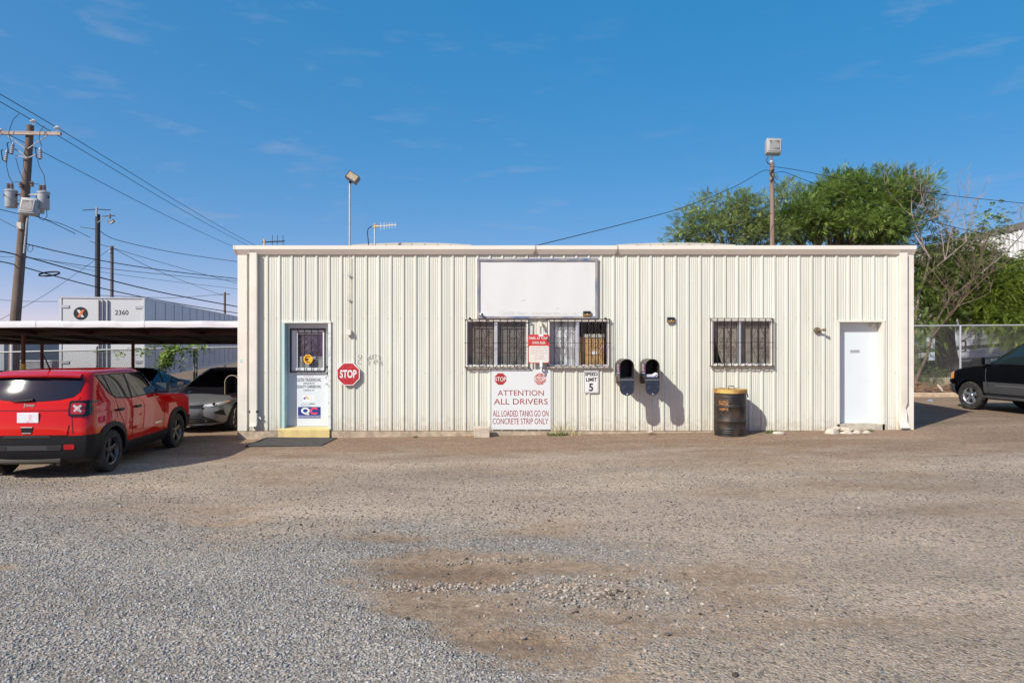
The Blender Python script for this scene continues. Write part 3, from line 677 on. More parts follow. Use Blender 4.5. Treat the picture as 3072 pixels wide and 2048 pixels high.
for py, r_ in ((1101, .024), (1119, .026)): MB().lathe([(r_, 0), (r_, .012), (r_ * .6, .02), (0, .022)], 14, Matrix.Translation((lx(982.5), LY, lz(py))) @ Matrix.Rotation(math.pi / 2, 4, 'X')).build('lock', mat('brown_brass', (.10, .05, .03), .4, metal=.7), DR, 40)
MB().lathe([(.034, 0), (.034, .01), (.015, .016), (.015, .04), (.028, .05), (.03, .065), (.02, .08), (0, .083)], 18, Matrix.Translation((lx(982), LY, lz(1149))) @ Matrix.Rotation(math.pi / 2, 4, 'X')).build('door_knob', M_ALU, DR, 40)
mb = MB(); mb.tube([(lx(981), LY - .02, lz(1122)), (lx(975), LY - .02, lz(1130)), (lx(979), LY - .02, lz(1136))], .006, 5); mb.build('hasp', M_ALU, DR)
MB().bb(lx(877), lx(884), LY - .003, LY + .001, lz(1172), lz(1126)).build('faded_patch', mat('patch_pale', (.62, .70, .76), .5), DR)
MB().bb(x0, x1, LY - .02, LY + .03, wz(1283), z0 + .008).build('threshold', M_ALU, B)

door_frame(2510, 2652, 968, DO2, M_TRIM, M_TRIM, .012, .012)
mb = MB().bb(DO2[0] + .014, DO2[1] - .014, LY, LY + .045, wz(1273), DO2[3] - .0)
D2 = mb.build('door', M_DOOR, B); D2['label'] = 'plain white steel door with a small slot'
MB().bb(lx(2550), lx(2578), LY - .008, LY + .001, lz(1057), lz(1049), .003).build('mail_slot', M_ALU, D2)
MB().bb(lx(2551.5), lx(2576.5), LY - .010, LY - .006, lz(1054), lz(1052)).build('slot_flap', mat('slot_grey', (.42, .44, .46), .4, metal=.4), D2)
mb = MB().bb(lx(2610), lx(2622), LY - .05, LY - .001, lz(980), lz(972)); mb.tube([(lx(2616), LY - .04, lz(980)), (lx(2612), LY - .08, lz(984))], .01, 6); mb.build('door_closer', M_TRIM, D2)
MB().lathe([(.018, 0), (.018, .01), (0, .012)], 10, Matrix.Translation((DO2[0] + .045, LY, lz(1125))) @ Matrix.Rotation(math.pi / 2, 4, 'X')).build('keyhole', M_BLACK, D2)
for py in (1020, 1034): MB().bb(DO2[0] + .016, DO2[0] + .03, LY - .012, LY - .0005, lz(py) - .05, lz(py) + .05).build('hinge', M_WHITE, D2)

# ---- windows with their grilles
def window(idx, hole, pm, side_px):
    x0, x1, z0, z1 = hole; f = .022
    W = MB(); cx_ = pm
    for (a, b, c, d) in ((x0 - .012, x0 + f, z0, z1), (x1 - f, x1 + .012, z0, z1), (x0 + f, x1 - f, z0, z0 + f), (x0 + f, x1 - f, z1 - f, z1)): W.bb(a, b, D - .045, D + .06, c, d)
    W.bb(x0 - .03, x1 + .03, D - .075, D - .03, z0 - .028, z0 - .001); W.bb(x0 - .02, x1 + .02, D - .05, D - .03, z1 + .001, z1 + .03)
    o = W.build('window', M_TRIM, B)
    MB().bb(cx_ - .026, cx_ + .026, D - .01, D + .035, z0 + f, z1 - f).build('mullion', M_ALU, o)
    for (a, b, yy) in ((x0 + f, cx_ - .02, .02), (cx_ + .02, x1 - f, .03)):
        MB().bb(a + .012, b - .012, D + yy, D + yy + .005, z0 + f + .012, z1 - f - .012).build('pane', M_GLASS, o)
        s_ = MB()
        for q in ((a, a + .02, z0 + f, z1 - f), (b - .02, b, z0 + f, z1 - f), (a + .02, b - .02, z0 + f, z0 + f + .02), (a + .02, b - .02, z1 - f - .02, z1 - f)): s_.bb(q[0], q[1], D + yy - .006, D + yy + .014, q[2], q[3])
        s_.build('sash', M_ALU, o)
    return o
W1 = window(0, WN[0], wx(1488), 0); W2 = window(1, WN[1], wx(1733), 0); W3 = window(2, WN[2], wx(2219), 0)
GY_ = D - .115
def grille(px0, px1, py0, py1, nb, orn):
    z0, z1 = wz(py1, GY_), wz(py0, GY_); mb = MB(); a, b = wx(px0, GY_), wx(px1, GY_); r = .0075
    for z in (z0, z1): mb.bb(a - .02, b + .02, GY_ - r, GY_ + r, z - r, z + r)
    for x in (a, b): mb.bb(x - r, x + r, GY_ - r, GY_ + r, z0 + r, z1 - r)
    for x in (a + .01, b - .01):
        for z in (z0, z1): mb.bb(x - .008, x + .008, GY_ + r, D - .03, z - .008, z + .008)
    G = mb.build('window_grille', M_IRON, B)
    for i in range(1, nb):
        x = a + (b - a) * i / nb; MB().bb(x - r * 1.1, x + r * 1.1, GY_ - r * .9, GY_ + r * .9, z0 + r, z1 - r).build('grille_bar', M_IRON, G)
    p_ = (b - a) / nb; zm = wz(1029, GY_)
    for i in orn:
        x = a + p_ * i; s_ = MB(); rr = p_ * .42; yy = GY_ - .006; T = lambda q: [(u, yy, v) for u, v in q]
        for sx in (-1, 1):
            for sz in (-1, 1):
                s_.tube(T(spiral((x + sx * rr, zm + sz * rr * 1.05), rr, math.radians(180 if sx > 0 else 0) , 1.45, 24, -sx * sz)), .0058, 5)
                s_.tube(T([(x + sx * p_ * .95, zm + sz * rr * 1.7), (x + sx * .012, zm + sz * (z1 - z0) * .40)]), .0045, 5)
                zt = zm + sz * (z1 - z0) * .42
                s_.tube(T(spiral((x + sx * rr * .62, zt), rr * .62, math.radians(180 if sx > 0 else 0), 1.4, 18, -sx * sz)), .0045, 5)
        s_.build('scroll', M_IRON, G)
    return G
G1 = grille(1396, 1585, 958, 1101, 9, (2, 7)); G2 = grille(1642, 1828, 957, 1099, 9, (2, 7)); G3 = grille(2132, 2318, 955, 1098, 9, (2, 7))
MB().tube([(wx(1393, GY_), GY_ - .012, wz(1029, GY_)), (wx(1833, GY_), GY_ - .012, wz(1029, GY_))], .005, 6).build('cross_rod', M_IRON, B)
MB().tube([(wx(2128, GY_), GY_ - .012, wz(1027, GY_)), (wx(2322, GY_), GY_ - .012, wz(1027, GY_))], .005, 6).build('cross_rod', M_IRON, G3)
for px in (1410, 1815): MB().lathe([(.022, -.03), (.022, .0), (0, .01)], 8, Matrix.Translation((wx(px), D - .06, wz(953)))).build('grille_knob', M_IRON, B)

# blinds, curtains and boxes behind the panes
def sheet(name, label, cat, x0, x1, z0, z1, y, m, wave=0.0, wl=.1, poly=None):
    mb = MB(); N = max(2, int((x1 - x0) / .012)) if wave else 2
    P = [[(x0 + (x1 - x0) * i / N, y + wave * math.sin((x0 + (x1 - x0) * i / N) / wl * 6.283), z) for i in range(N + 1)] for z in (z0, z1)]
    if poly: mb.add([(a, y, b) for a, b in poly], [tuple(range(len(poly)))])
    else: mb.grid(P)
    o = mb.build(name, m, None, 60 if wave else None, ((x0 + x1) / 2, y, z0)); return prop(o, label, cat)
M_BROWN = mat('blind_brown', (.18, .152, .138), .8, var=.12, vs=5); M_GREYB = mat('blind_grey', (.155, .147, .143), .8, var=.12, vs=5)
zb, zt = WN[0][2] + .02, WN[0][3] - .02
sheet('window_shade', 'brown shade behind the left pane of the left twin window', 'shade', wx(1404), wx(1486), zb, zt, D + .075, M_BROWN)
sheet('window_shade', 'grey shade behind the right pane of the left twin window', 'shade', wx(1490), wx(1578), zb, zt, D + .08, M_GREYB)
sheet('curtain', 'white pleated curtain behind the pane next to the parking sign', 'curtain', wx(1650), wx(1731), zb, zt, D + .09, mat('curtain_white', (.66, .66, .69), .8, var=.05, vs=6), .012, .11)
M_BEIGE = mat('shade_beige', (.28, .235, .20), .8, var=.12, vs=4)
sheet('window_shade', 'beige shade hanging crooked behind left pane of the single window', 'shade', wx(2140), wx(2218), zb, zt, D + .075, M_BEIGE, poly=[(wx(2142), zt), (wx(2218), zt), (wx(2218), zb), (wx(2170), zb), (wx(2138), wz(985))])
sheet('window_shade', 'greyish beige shade behind the right pane of the single window', 'shade', wx(2221), wx(2312), zb, zt, D + .08, mat('shade_beige2', (.24, .215, .188), .8, var=.12, vs=4))
M_CARD = mat('cardboard', (.50, .30, .13), .8, var=.1, vs=6, bump=.2, bs=20, bdist=.003)
def cbox(label, x0, x1, z0, z1, y, dpt):
    t_ = thing('cardboard_box', label, 'box', ((x0 + x1) / 2, y, z0), 'cardboard boxes stacked behind the window')
    MB().bb(x0, x1, y, y + dpt, z0, z1, .006).build('carton', M_CARD, t_)
    MB().bb((x0 + x1) / 2 - .03, (x0 + x1) / 2 + .03, y - .002, y + dpt, z1 + .0005, z1 + .002).build('tape', mat('tape_tan', (.45, .33, .2), .3), t_)
    return t_
cb = cbox('tall tan cardboard box behind right pane of the right twin window', wx(1757), wx(1814), zb - .05, wz(1010), D + .12, .5)
MB().bb(wx(1777), wx(1793), D + .117, D + .119, wz(1063), wz(1054)).build('shipping_label', M_WHITE, cb)
cbox('smaller cardboard box on the pile, left of the tall one', wx(1738), wx(1756), wz(1055), wz(1010), D + .13, .4)
cbox('lowest cardboard box under the smaller one behind the pane', wx(1738), wx(1755.5), zb - .05, wz(1055.5), D + .15, .4)
t_ = thing('plastic_sheet', 'clear wrinkled plastic wrap lying over the tall cardboard box', 'plastic wrap', (wx(1785), D + .14, wz(1010)))
mb = MB(); P = [[(wx(1752) + (wx(1816) - wx(1752)) * i / 12, D + .11 + .03 * j, wz(1009) + .05 + .012 * math.sin(i * 2.3 + j)) for i in range(13)] for j in range(4)]
mb.grid(P); mb.grid([[(p_[0], p_[1] - .004, p_[2]) for p_ in P[0]], [(p_[0], p_[1] - .006, wz(1012)) for p_ in P[0]]]); mb.build('wrap', mat('wrap_plastic', (.45, .43, .40), .3, var=.1, vs=20), t_, 60)

# ------------------------------------------------------------------ signs and fittings on the front wall
SY = D - .031                                   # crests of the ribs
def worn(name, ink, under, vs=45, lo=.52, hi=.6):
    return mat(name, ink, .55, col2=under, vs=vs, lo=lo, hi=hi, detail=7)
M_SIGNW = mat('sign_white', (.72, .72, .71), .5, var=.03, vs=3)
M_BOARD = mat('board_white', (.64, .66, .65), .55, col2=(.60, .55, .48), vs=2.6, lo=.58, hi=.95)
M_BWOOD = mat('weathered_blue_wood', (.10, .15, .27), .85, col2=(.36, .32, .30), vs=9, lo=.36, hi=.62, stretch=(.35, 1, 1), bump=.4, bs=40, bdist=.003)
M_BWOODV = mat('weathered_blue_wood_v', (.10, .15, .27), .85, col2=(.36, .32, .30), vs=9, lo=.36, hi=.62, stretch=(1, 1, .35), bump=.4, bs=40, bdist=.003)
t_ = thing('blank_sign_board', 'large blank white sign board with a weathered blue wooden frame', 'sign', (wx(1611), SY, wz(955)))
x0, x1, z0, z1 = wx(1432), wx(1791), wz(955), wz(777); f = .046
mb = MB(); N = 30; P = []
for j in range(9): P.append([(x0 + f * .6 + (x1 - x0 - f * 1.2) * i / N, SY - .022 + .004 * math.sin(i * .7 + j) * math.sin(j * 1.3), z0 + f * .6 + (z1 - z0 - f * 1.2) * j / 8) for i in range(N + 1)])
mb.grid(P); PN = mb.build('panel', M_BOARD, t_, 60)
ghost = mat('ghost_print', (.68, .66, .645), .55)
lettering(MB(), '4302 San Bernardo Ave', wx(1493), wx(1730), wz(943), wz(934), SY - .028, .02).build('faded_lettering', ghost, PN)
mb = MB()
for (px, py, r_) in ((1571, 901, .012), (1565, 903, .008), (1577, 898, .006), (1673, 924, .009), (1553, 920, .005), (1668, 929, .006)): mb.lathe([(0, 0), (r_, .0005)], 7, Matrix.Translation((wx(px), SY - .0285, wz(py))) @ Matrix.Rotation(math.pi / 2, 4, 'X'))
mb.build('chipped_spots', mat('chip_grey', (.32, .30, .29), .8), PN)
MB().bb(x0, x0 + f, SY - .05, SY, z0 + f, z1 - f).build('frame_rail', M_BWOODV, t_); MB().bb(x1 - f, x1, SY - .05, SY, z0 + f, z1 - f).build('frame_rail', M_BWOODV, t_)
MB().bb(x0, x1, SY - .052, SY, z0, z0 + f).build('frame_rail', M_BWOOD, t_)
mb = MB(); mb.add([(x0, SY - .052, z1 - f), (x1, SY - .052, z1 - f), (x1 + .01, SY - .052, z1 + .012), (x0, SY - .052, z1 - .004), (x0, SY, z1 - f), (x1, SY, z1 - f), (x1 + .01, SY, z1 + .012), (x0, SY, z1 - .004)],
       [(0, 1, 2, 3), (0, 4, 5, 1), (1, 5, 6, 2), (2, 6, 7, 3), (3, 7, 4, 0), (7, 6, 5, 4)]); mb.build('frame_rail', M_BWOOD, t_)
# solar lights
M_BRASS = mat('brass_reflector', (.55, .38, .12), .3, metal=.7); M_SOLAR = mat('solar_black', (.015, .015, .018), .25)
def solar(label, px0, px1, py0, py1, y):
    x0, x1, z0, z1 = wx(px0), wx(px1), wz(py1), wz(py0); w_ = x1 - x0; h_ = z1 - z0
    t_ = thing('solar_light', label, 'light', ((x0 + x1) / 2, y, z0), 'solar motion lights on the wall')
    MB().bb(x0, x1, y - .045, y, z0, z1, .006).build('housing', M_SOLAR, t_)
    MB().add([(x0 + .008, y - .048, z0 + .008), (x1 - .008, y - .048, z0 + .008), (x1 - .008, y - .052, z0 + h_ * .45), ((x0 + x1) / 2, y - .054, z0 + h_ * .38), (x0 + .008, y - .052, z0 + h_ * .45)], [(0, 1, 2, 3, 4)]).build('reflector', M_BRASS, t_)
    MB().add([(x0 + .004, y - .047, z0 + h_ * .52), (x1 - .004, y - .047, z0 + h_ * .52), (x1 - .012, y - .02, z1 + .004), (x0 + .012, y - .02, z1 + .004)], [(0, 1, 2, 3)]).build('solar_panel', mat('pv_grey', (.10, .095, .09), .2), t_)
    MB().lathe([(.012, 0), (.01, .008), (0, .012)], 10, Matrix.Translation(((x0 + x1) / 2, y - .052, z0 + h_ * .4)) @ Matrix.Rotation(math.pi / 2, 4, 'X')).build('sensor', M_WHITE, t_, 40)
solar('small black solar light on the lower right corner of the blank board', 1748, 1771, 934, 949, SY - .03)
solar('small black solar light alone on the cream wall above the mailboxes', 2000, 2022, 952, 968, SY)
t_ = thing('security_camera', 'small white security camera at lower left corner of the blank board', 'camera', (wx(1447), SY - .03, wz(945)))
mb = MB(); mb.tube([(wx(1442), SY - .03, wz(943)), (wx(1447), SY - .13, wz(943.5))], .028, 12); mb.build('housing', M_WHITE, t_, 40)
MB().lathe([(0, 0), (.022, .001), (.023, -.01)], 14, Matrix.Translation((wx(1447.5), SY - .137, wz(943.6))) @ Matrix.Rotation(math.pi / 2, 4, 'X')).build('lens', M_SOLAR, t_)

# stop sign
M_SRED2 = mat('stop_red', (.42, .018, .028), .4, col2=(.56, .14, .13), vs=16, lo=.5, hi=.85); M_SWHITE = mat('stop_white', (.76, .75, .75), .5, col2=(.42, .10, .10), vs=30, lo=.6, hi=.66)
def stop(t_, cx_, cz_, r_, y, thick, m_red, m_let, bw=.07):
    e8 = math.pi / 8
    plate(MB(), ngon(cx_, cz_, r_, 8, e8), y, thick).build('plate', M_SIGNW, t_)
    plate(MB(), ngon(cx_, cz_, r_ * (1 - bw), 8, e8), y - .002, .0015).build('red_field', m_red, t_)
    lettering(MB(), 'STOP', cx_ - r_ * .68, cx_ + r_ * .68, cz_ - r_ * .32, cz_ + r_ * .34, y - .004, .03).build('lettering', m_let, t_)
t_ = thing('stop_sign', 'worn red octagonal stop sign on the wall right of the office door', 'sign', (wx(1049), SY - .05, wz(1121)))
stop(t_, wx(1047.5), wz(1121), .264, SY - .055, .04, M_SRED2, M_SWHITE)
MB().bb(wx(1043), wx(1052), SY - .015, SY, wz(1140), wz(1100)).build('spacer', M_WHITE, t_)
# ghost letters on the siding
t_ = thing('ghost_lettering', 'remains of black letters peeling off the siding above the stop sign', 'lettering', (wx(1108), D, wz(1090)))
INKW = worn('ink_flaking', (.10, .10, .10), (.68, .64, .54), 60, .5, .56)
for s_, a, b, c, d in (('Q', 1073, 1086, 1077, 1064), ('A', 1101, 1108, 1077, 1064), ('L', 1110, 1115, 1077, 1064), ('I', 1118, 1120, 1077, 1064), ('T', 1123, 1131, 1077, 1064), ('Y', 1134, 1142, 1077, 1064),
                       ('C', 1072, 1084, 1092, 1080), ('J', 1101, 1107, 1092, 1080), ('E', 1121, 1127, 1092, 1080), ('P', 1129, 1135, 1092, 1080), ('S', 1138, 1146, 1092, 1080)):
    xa, xb = wx(a), wx(b); V, Pp = text_polys(s_, .0); mn = V.min(0); mxv = V.max(0); q = MB()
    X = xa + (V[:, 0] - mn[0]) / (mxv[0] - mn[0]) * (xb - xa); Z = wz(c) + (V[:, 1] - mn[1]) / (mxv[1] - mn[1]) * (wz(d) - wz(c))
    hm = max(wall_h(xx) for xx in np.linspace(xa, xb, 9))
    q.add([(X[i], D - hm - .003, Z[i]) for i in range(len(X))], Pp).build('letter', INKW, t_)

# driver notice
t_ = thing('driver_notice', 'big white notice for all drivers with two small stop octagons', 'sign', (wx(1563), SY - .01, wz(1287)))
x0, x1, z0, z1 = wx(1474), wx(1652), wz(1287), wz(1108)
plate(MB(), rrect(x0, x1, z0, z1, .01), SY - .01, .008).build('plate', mat('notice_white', (.66, .685, .695), .5, col2=(.67, .64, .58), vs=1.5, lo=.55, hi=.8), t_)
REDINK = worn('ink_dark_red', (.30, .03, .035), (.52, .32, .32), 40, .55, .75)
for s_, a, b, c, d in (('ATTENTION', 1493, 1631, 1186, 1169.5), ('ALL DRIVERS', 1482, 1643, 1212, 1195), ('ALL LOADED TANKS GO ON', 1479, 1645, 1248, 1230), ('CONCRETE STRIP ONLY', 1478, 1644, 1271, 1253.5)):
    lettering(MB(), s_, wx(a), wx(b), wz(c), wz(d), SY - .0125).build('lettering', REDINK, t_)
for (cx_, m_) in ((1501.5, mat('oct_red', (.36, .02, .025), .5, col2=(.50, .12, .11), vs=20, lo=.5, hi=.8)), (1620, mat('oct_faded', (.40, .08, .08), .5, col2=(.62, .40, .38), vs=28, lo=.42, hi=.62))):
    plate(MB(), ngon(wx(cx_), wz(1136), .133, 8, math.pi / 8), SY - .0125, .0015).build('stop_octagon', m_, t_)
    lettering(MB(), 'STOP', wx(cx_) - .118, wx(cx_) + .118, wz(1142.5), wz(1130), SY - .0145, .012).build('lettering', M_SIGNW, t_)
mb = MB()
for px, py in ((1481, 1111), (1550, 1111), (1625, 1111), (1648, 1280), (1478, 1283)): mb.lathe([(.008, 0), (0, .005)], 6, Matrix.Translation((wx(px), SY - .0105, wz(py))) @ Matrix.Rotation(math.pi / 2, 4, 'X'))
mb.build('screws', M_ALU, t_)
# speed limit
t_ = thing('speed_limit_sign', 'small white speed limit 5 sign left of the mailboxes', 'sign', (wx(1773), SY - .01, wz(1178)))
x0, x1, z0, z1 = wx(1751), wx(1795), wz(1178), wz(1111)
plate(MB(), rrect(x0, x1, z0, z1, .025), SY - .012, .008).build('plate', M_SIGNW, t_)
q = rrect(x0 + .010, x1 - .010, z0 + .010, z1 - .010, .02); q2 = rrect(x0 + .016, x1 - .016, z0 + .016, z1 - .016, .017); n_ = len(q)
MB().add([(a, SY - .0135, b) for a, b in q + q2], [(i, (i + 1) % n_, n_ + (i + 1) % n_, n_ + i) for i in range(n_)]).build('border_line', INK, t_)
for s_, a, b, c, d in (('SPEED', 1754, 1792, 1127, 1115.5), ('LIMIT', 1757, 1790, 1143.5, 1132), ('5', 1766, 1779, 1173, 1149)): lettering(MB(), s_, wx(a), wx(b), wz(c), wz(d), SY - .014, .035).build('lettering', INK, t_)
# parking sign on a white post between the twin windows
PY_ = D - .16
t_ = thing('parking_sign', 'red and white park at your own risk sign between the windows', 'sign', (wx(1617), PY_, wz(1112)))
x0, x1, z0, z1 = wx(1585, PY_), wx(1648, PY_), wz(1089, PY_), wz(1003.5, PY_)
plate(MB(), rrect(x0, x1, z0, z1, .04), PY_, .006).build('plate', mat('park_red', (.52, .03, .03), .45, col2=(.60, .12, .10), vs=12, lo=.5, hi=.9), t_)
plate(MB(), rrect(x0 + .012, x1 - .012, z0 + .014, wz(1037, PY_), .03), PY_ - .002, .0015).build('white_field', mat('park_white', (.62, .58, .52), .6, col2=(.72, .70, .66), vs=25), t_)
PKW = mat('park_letter', (.72, .70, .68), .5, col2=(.60, .30, .28), vs=30, lo=.56, hi=.66)
for s_, a, b, c, d, m_ in (('PARK AT YOUR', 1588, 1646, 1018, 1010, PKW), ('OWN RISK', 1596, 1637, 1032, 1024, PKW), ('NOT RESPONSIBLE', 1594, 1642, 1045.5, 1040.5, None), ('FOR DAMAGE OR', 1592, 1642, 1054, 1049, None), ('THEFT TO TANK', 1592, 1642, 1062, 1057, None), ('OR TANK', 1603, 1632, 1070, 1065, None), ('CONTENTS', 1600, 1634, 1078, 1073, None)):
    lettering(MB(), s_, wx(a, PY_), wx(b, PY_), wz(c, PY_), wz(d, PY_), PY_ - .004, .02 if m_ else 0).build('lettering', m_ or mat('park_fine', (.46, .30, .28), .6, col2=(.62, .58, .54), vs=40), t_)
MB().add([(wx(1640, PY_), PY_ - .0045, wz(1024, PY_)), (wx(1648.5, PY_), PY_ - .0045, wz(1028, PY_)), (wx(1648.5, PY_), PY_ - .0045, wz(1009, PY_)), (wx(1643, PY_), PY_ - .0045, wz(1010, PY_))], [(0, 1, 2, 3)]).build('soot_mark', mat('soot', (.03, .03, .03), .9, col2=(.3, .06, .05), vs=25, lo=.45, hi=.6), t_)
for (a, b, c, d) in ((1616, 1630, 1009, 1002), (1619, 1627, 1101, 1084)): MB().bb(wx(a, PY_), wx(b, PY_), PY_ - .012, PY_ - .002, wz(c, PY_), wz(d, PY_)).build('bracket', M_WHITE, t_)
MB().tube([(wx(1623), PY_ + .02, wz(1112)), (wx(1623), PY_ + .02, wz(1003))], .02, 10).build('post', M_WHITE, t_, 40)
MB().tube([(wx(1623), PY_ + .02, wz(1108)), (wx(1623), D - .01, wz(1108))], .018, 8).build('post_arm', M_WHITE, t_, 40)
t_ = thing('pipe_stub', 'short cream pipe elbow on the wall above the parking sign', 'pipe', (wx(1623), D, wz(975)))
MB().tube([(wx(1623), D - .0, wz(970)), (wx(1623), D - .09, wz(970)), (wx(1623), D - .11, wz(974))], .028, 10).build('pipe', M_CREAM, t_, 40)
MB().tube([(wx(1623), D - .11, wz(973)), (wx(1624), D - .115, wz(979))], .034, 10).build('collar', M_CREAM, t_, 40)

# mailboxes
M_MB = mat('mailbox_metal', (.085, .072, .062), .42, metal=.3, col2=(.17, .12, .09), vs=9, lo=.45, hi=.75, bump=.15, bs=20, bdist=.003)
M_MBI = mat('mailbox_inside', (.04, .04, .042), .5, metal=.3); M_MBD = mat('mailbox_door', (.014, .02, .035), .35, col2=(.06, .065, .08), vs=18, lo=.5, hi=.8)
def mailbox(label, xc, yf, depth, zb, wd_, ht, stickers, flag, door=True, m_rim=None):
    t_ = thing('mailbox', label, 'mailbox', (xc, yf, zb), 'rural mailboxes on the building')
    r_ = wd_ / 2; arc = [(-r_, 0), (-r_, ht - r_)] + [(-r_ * math.cos(math.pi * k / 16), ht - r_ + r_ * math.sin(math.pi * k / 16)) for k in range(1, 16)] + [(r_, ht - r_), (r_, 0)]
    mb = MB(); mb.grid([[(xc + a, y, zb + b) for a, b in arc] for y in (yf, yf + .01, yf + depth - .01, yf + depth)]); mb.grid([[(xc - r_, y, zb), (xc + r_, y, zb)] for y in (yf + depth, yf)])
    mb.add([(xc + a, yf + depth, zb + b) for a, b in arc], [tuple(range(len(arc)))])
    sh = mb.build('shell', M_MB, t_, 40)
    inn = [(a * .96, .008 + b * .97) for a, b in arc]; mb = MB(); mb.grid([[(xc + a, y, zb + b) for a, b in inn] for y in (yf + depth - .015, yf + .004)])
    mb.grid([[(xc - r_ * .96, y, zb + .008), (xc + r_ * .96, y, zb + .008)] for y in (yf + .004, yf + depth - .015)]); mb.add([(xc + a, yf + depth - .015, zb + b) for a, b in inn], [tuple(range(len(inn)))[::-1]])
    mb.build('inside', M_MBI, t_, 40)
    mb = MB(); mb.tube([(xc + a, yf - .002, zb + b) for a, b in arc], .006, 6); mb.build('rim', m_rim or M_MB, t_, 40)
    if door:
        dr = [(a * 1.0, -b) for a, b in arc]; dn_ = MB(); n_ = len(dr); tl = .06
        T = lambda a, b, o: (xc + a, yf - .004 + b * tl - o, zb + .004 + b * .95)
        dn_.add([T(a, b, 0) for a, b in dr] + [T(a, b, .012) for a, b in dr], [tuple(range(n_)), tuple(range(2 * n_ - 1, n_ - 1, -1))] + [(i, n_ + i, n_ + (i + 1) % n_, (i + 1) % n_) for i in range(n_)])
        dd = dn_.build('door', M_MBD, t_)
        mb = MB(); mb.tube([T(a, b, .012) for a, b in dr], .006, 6); mb.build('door_rim', M_MB, dd, 40)
        MB().box(T(0, -.045, .016), (wd_ * .92, .006, .028)).build('hinge_strip', mat('hinge_grey', (.22, .21, .21), .4, metal=.6), dd)
        MB().box(T(0, -ht + .03, .02), (.03, .012, .03), None, .004).build('latch', M_ALU, dd)
    if stickers:
        MB().bb(xc - r_ - .0025, xc - r_ - .001, yf + .04, yf + .30, zb + .045, zb + ht - r_ + .05).build('company_sticker', M_NAVY, t_)
        for (s_, a, b, m_) in (('Q', .29, .16, M_WHITE), ('C', .16, .05, M_SRED)):
            V, Pp = text_polys(s_, .04); mn, mx_ = V.min(0), V.max(0); q = MB(); za, zt_ = zb + .115, zb + ht - r_ + .035
            q.add([(xc - r_ - .004, yf + a + (v[0] - mn[0]) / (mx_[0] - mn[0]) * (b - a), za + (v[1] - mn[1]) / (mx_[1] - mn[1]) * (zt_ - za)) for v in V], Pp).build('lettering', m_, t_)
        MB().bb(xc - r_ - .005, xc - r_ - .003, yf + .042, yf + .298, zb + .085, zb + .098).build('stripe', M_WHITE, t_)
    if flag: MB().box((xc + .03, yf + .06, zb + ht + .03), (.035, .006, .07), (0, .25, 0)).build('flag_stub', M_ALU, t_)
    MB().bb(xc - r_ * .8, xc + r_ * .8, yf + .18, yf + depth, zb - .09, zb - .003).build('bracket', M_MB, t_)
    MB().bb(xc - r_ * .9, xc + r_ * .9, yf + depth - .03, D - .03 if yf < D else yf + depth, zb - .15, zb + .02).build('mount_plate', M_MB, t_)
    return t_
YF = D - .65
mbw = 42.3 * YF / F; mbh = 56 * YF / F
mailbox('open black mailbox with flag stub, the empty one left of its twin', wx(1880.7, YF), YF, .60, wz(1133, YF), mbw, mbh, True, True)
mailbox('open black mailbox holding a bundle of mail, right of its twin', wx(1957, YF), YF, .60, wz(1133, YF), mbw, mbh, True, False)
t_ = thing('mail_bundle', 'stack of white and blue envelopes inside the right open mailbox', 'mail', (wx(1957, YF), YF + .1, wz(1131, YF)))
zb_ = wz(1133, YF) + .012
for i, (dx, dz, a, c_) in enumerate(((-.01, .0, .02, (.20, .24, .42)), (.005, .014, -.03, (.62, .62, .68)), (-.012, .028, .05, (.70, .68, .70)), (.01, .042, -.02, (.66, .66, .72)))):
    MB().box((wx(1957, YF) + dx, YF + .16, zb_ + dz + .006), (.225, .28, .012), (0, 0, a)).build('envelope', mat('envelope_%d' % i, c_, .7), t_)
MB().box((wx(1966, YF), YF + .05, zb_ + .062), (.09, .1, .004), (.2, -.5, .3)).build('envelope', mat('envelope_5', (.78, .78, .80), .7), t_)
mailbox('black mailbox with pale rim at the corner beside the silver car', -6.12, D + .22, .5, wz(1182, D + .2), .31, .41, False, False, False, mat('rim_pale', (.50, .42, .30), .45))

# lamp holder, conduit light, antennas
t_ = thing('lamp_holder', 'bare bronze lamp holder pointing right beside the plain door', 'light', (wx(2448), D, wz(991)))
Rx = Matrix.Translation((wx(2449), SY, wz(991))) @ Matrix.Rotation(math.pi / 2, 4, 'X')
M_BRZ = mat('bronze_fitting', (.20, .16, .10), .5, metal=.5, var=.2, vs=20)
MB().lathe([(.068, 0), (.066, .03), (.03, .04), (0, .04)], 18, Rx).build('base_plate', M_BRZ, t_, 40)
MB().tube([(wx(2450), SY - .03, wz(991)), (wx(2455), SY - .09, wz(990)), (wx(2463), SY - .13, wz(989.5))], .022, 10).build('arm', M_BRZ, t_, 40)
MB().tube([(wx(2459), SY - .11, wz(989.6)), (wx(2466), SY - .15, wz(989.3))], [.026, .034], 12).build('socket', M_BRZ, t_, 40)

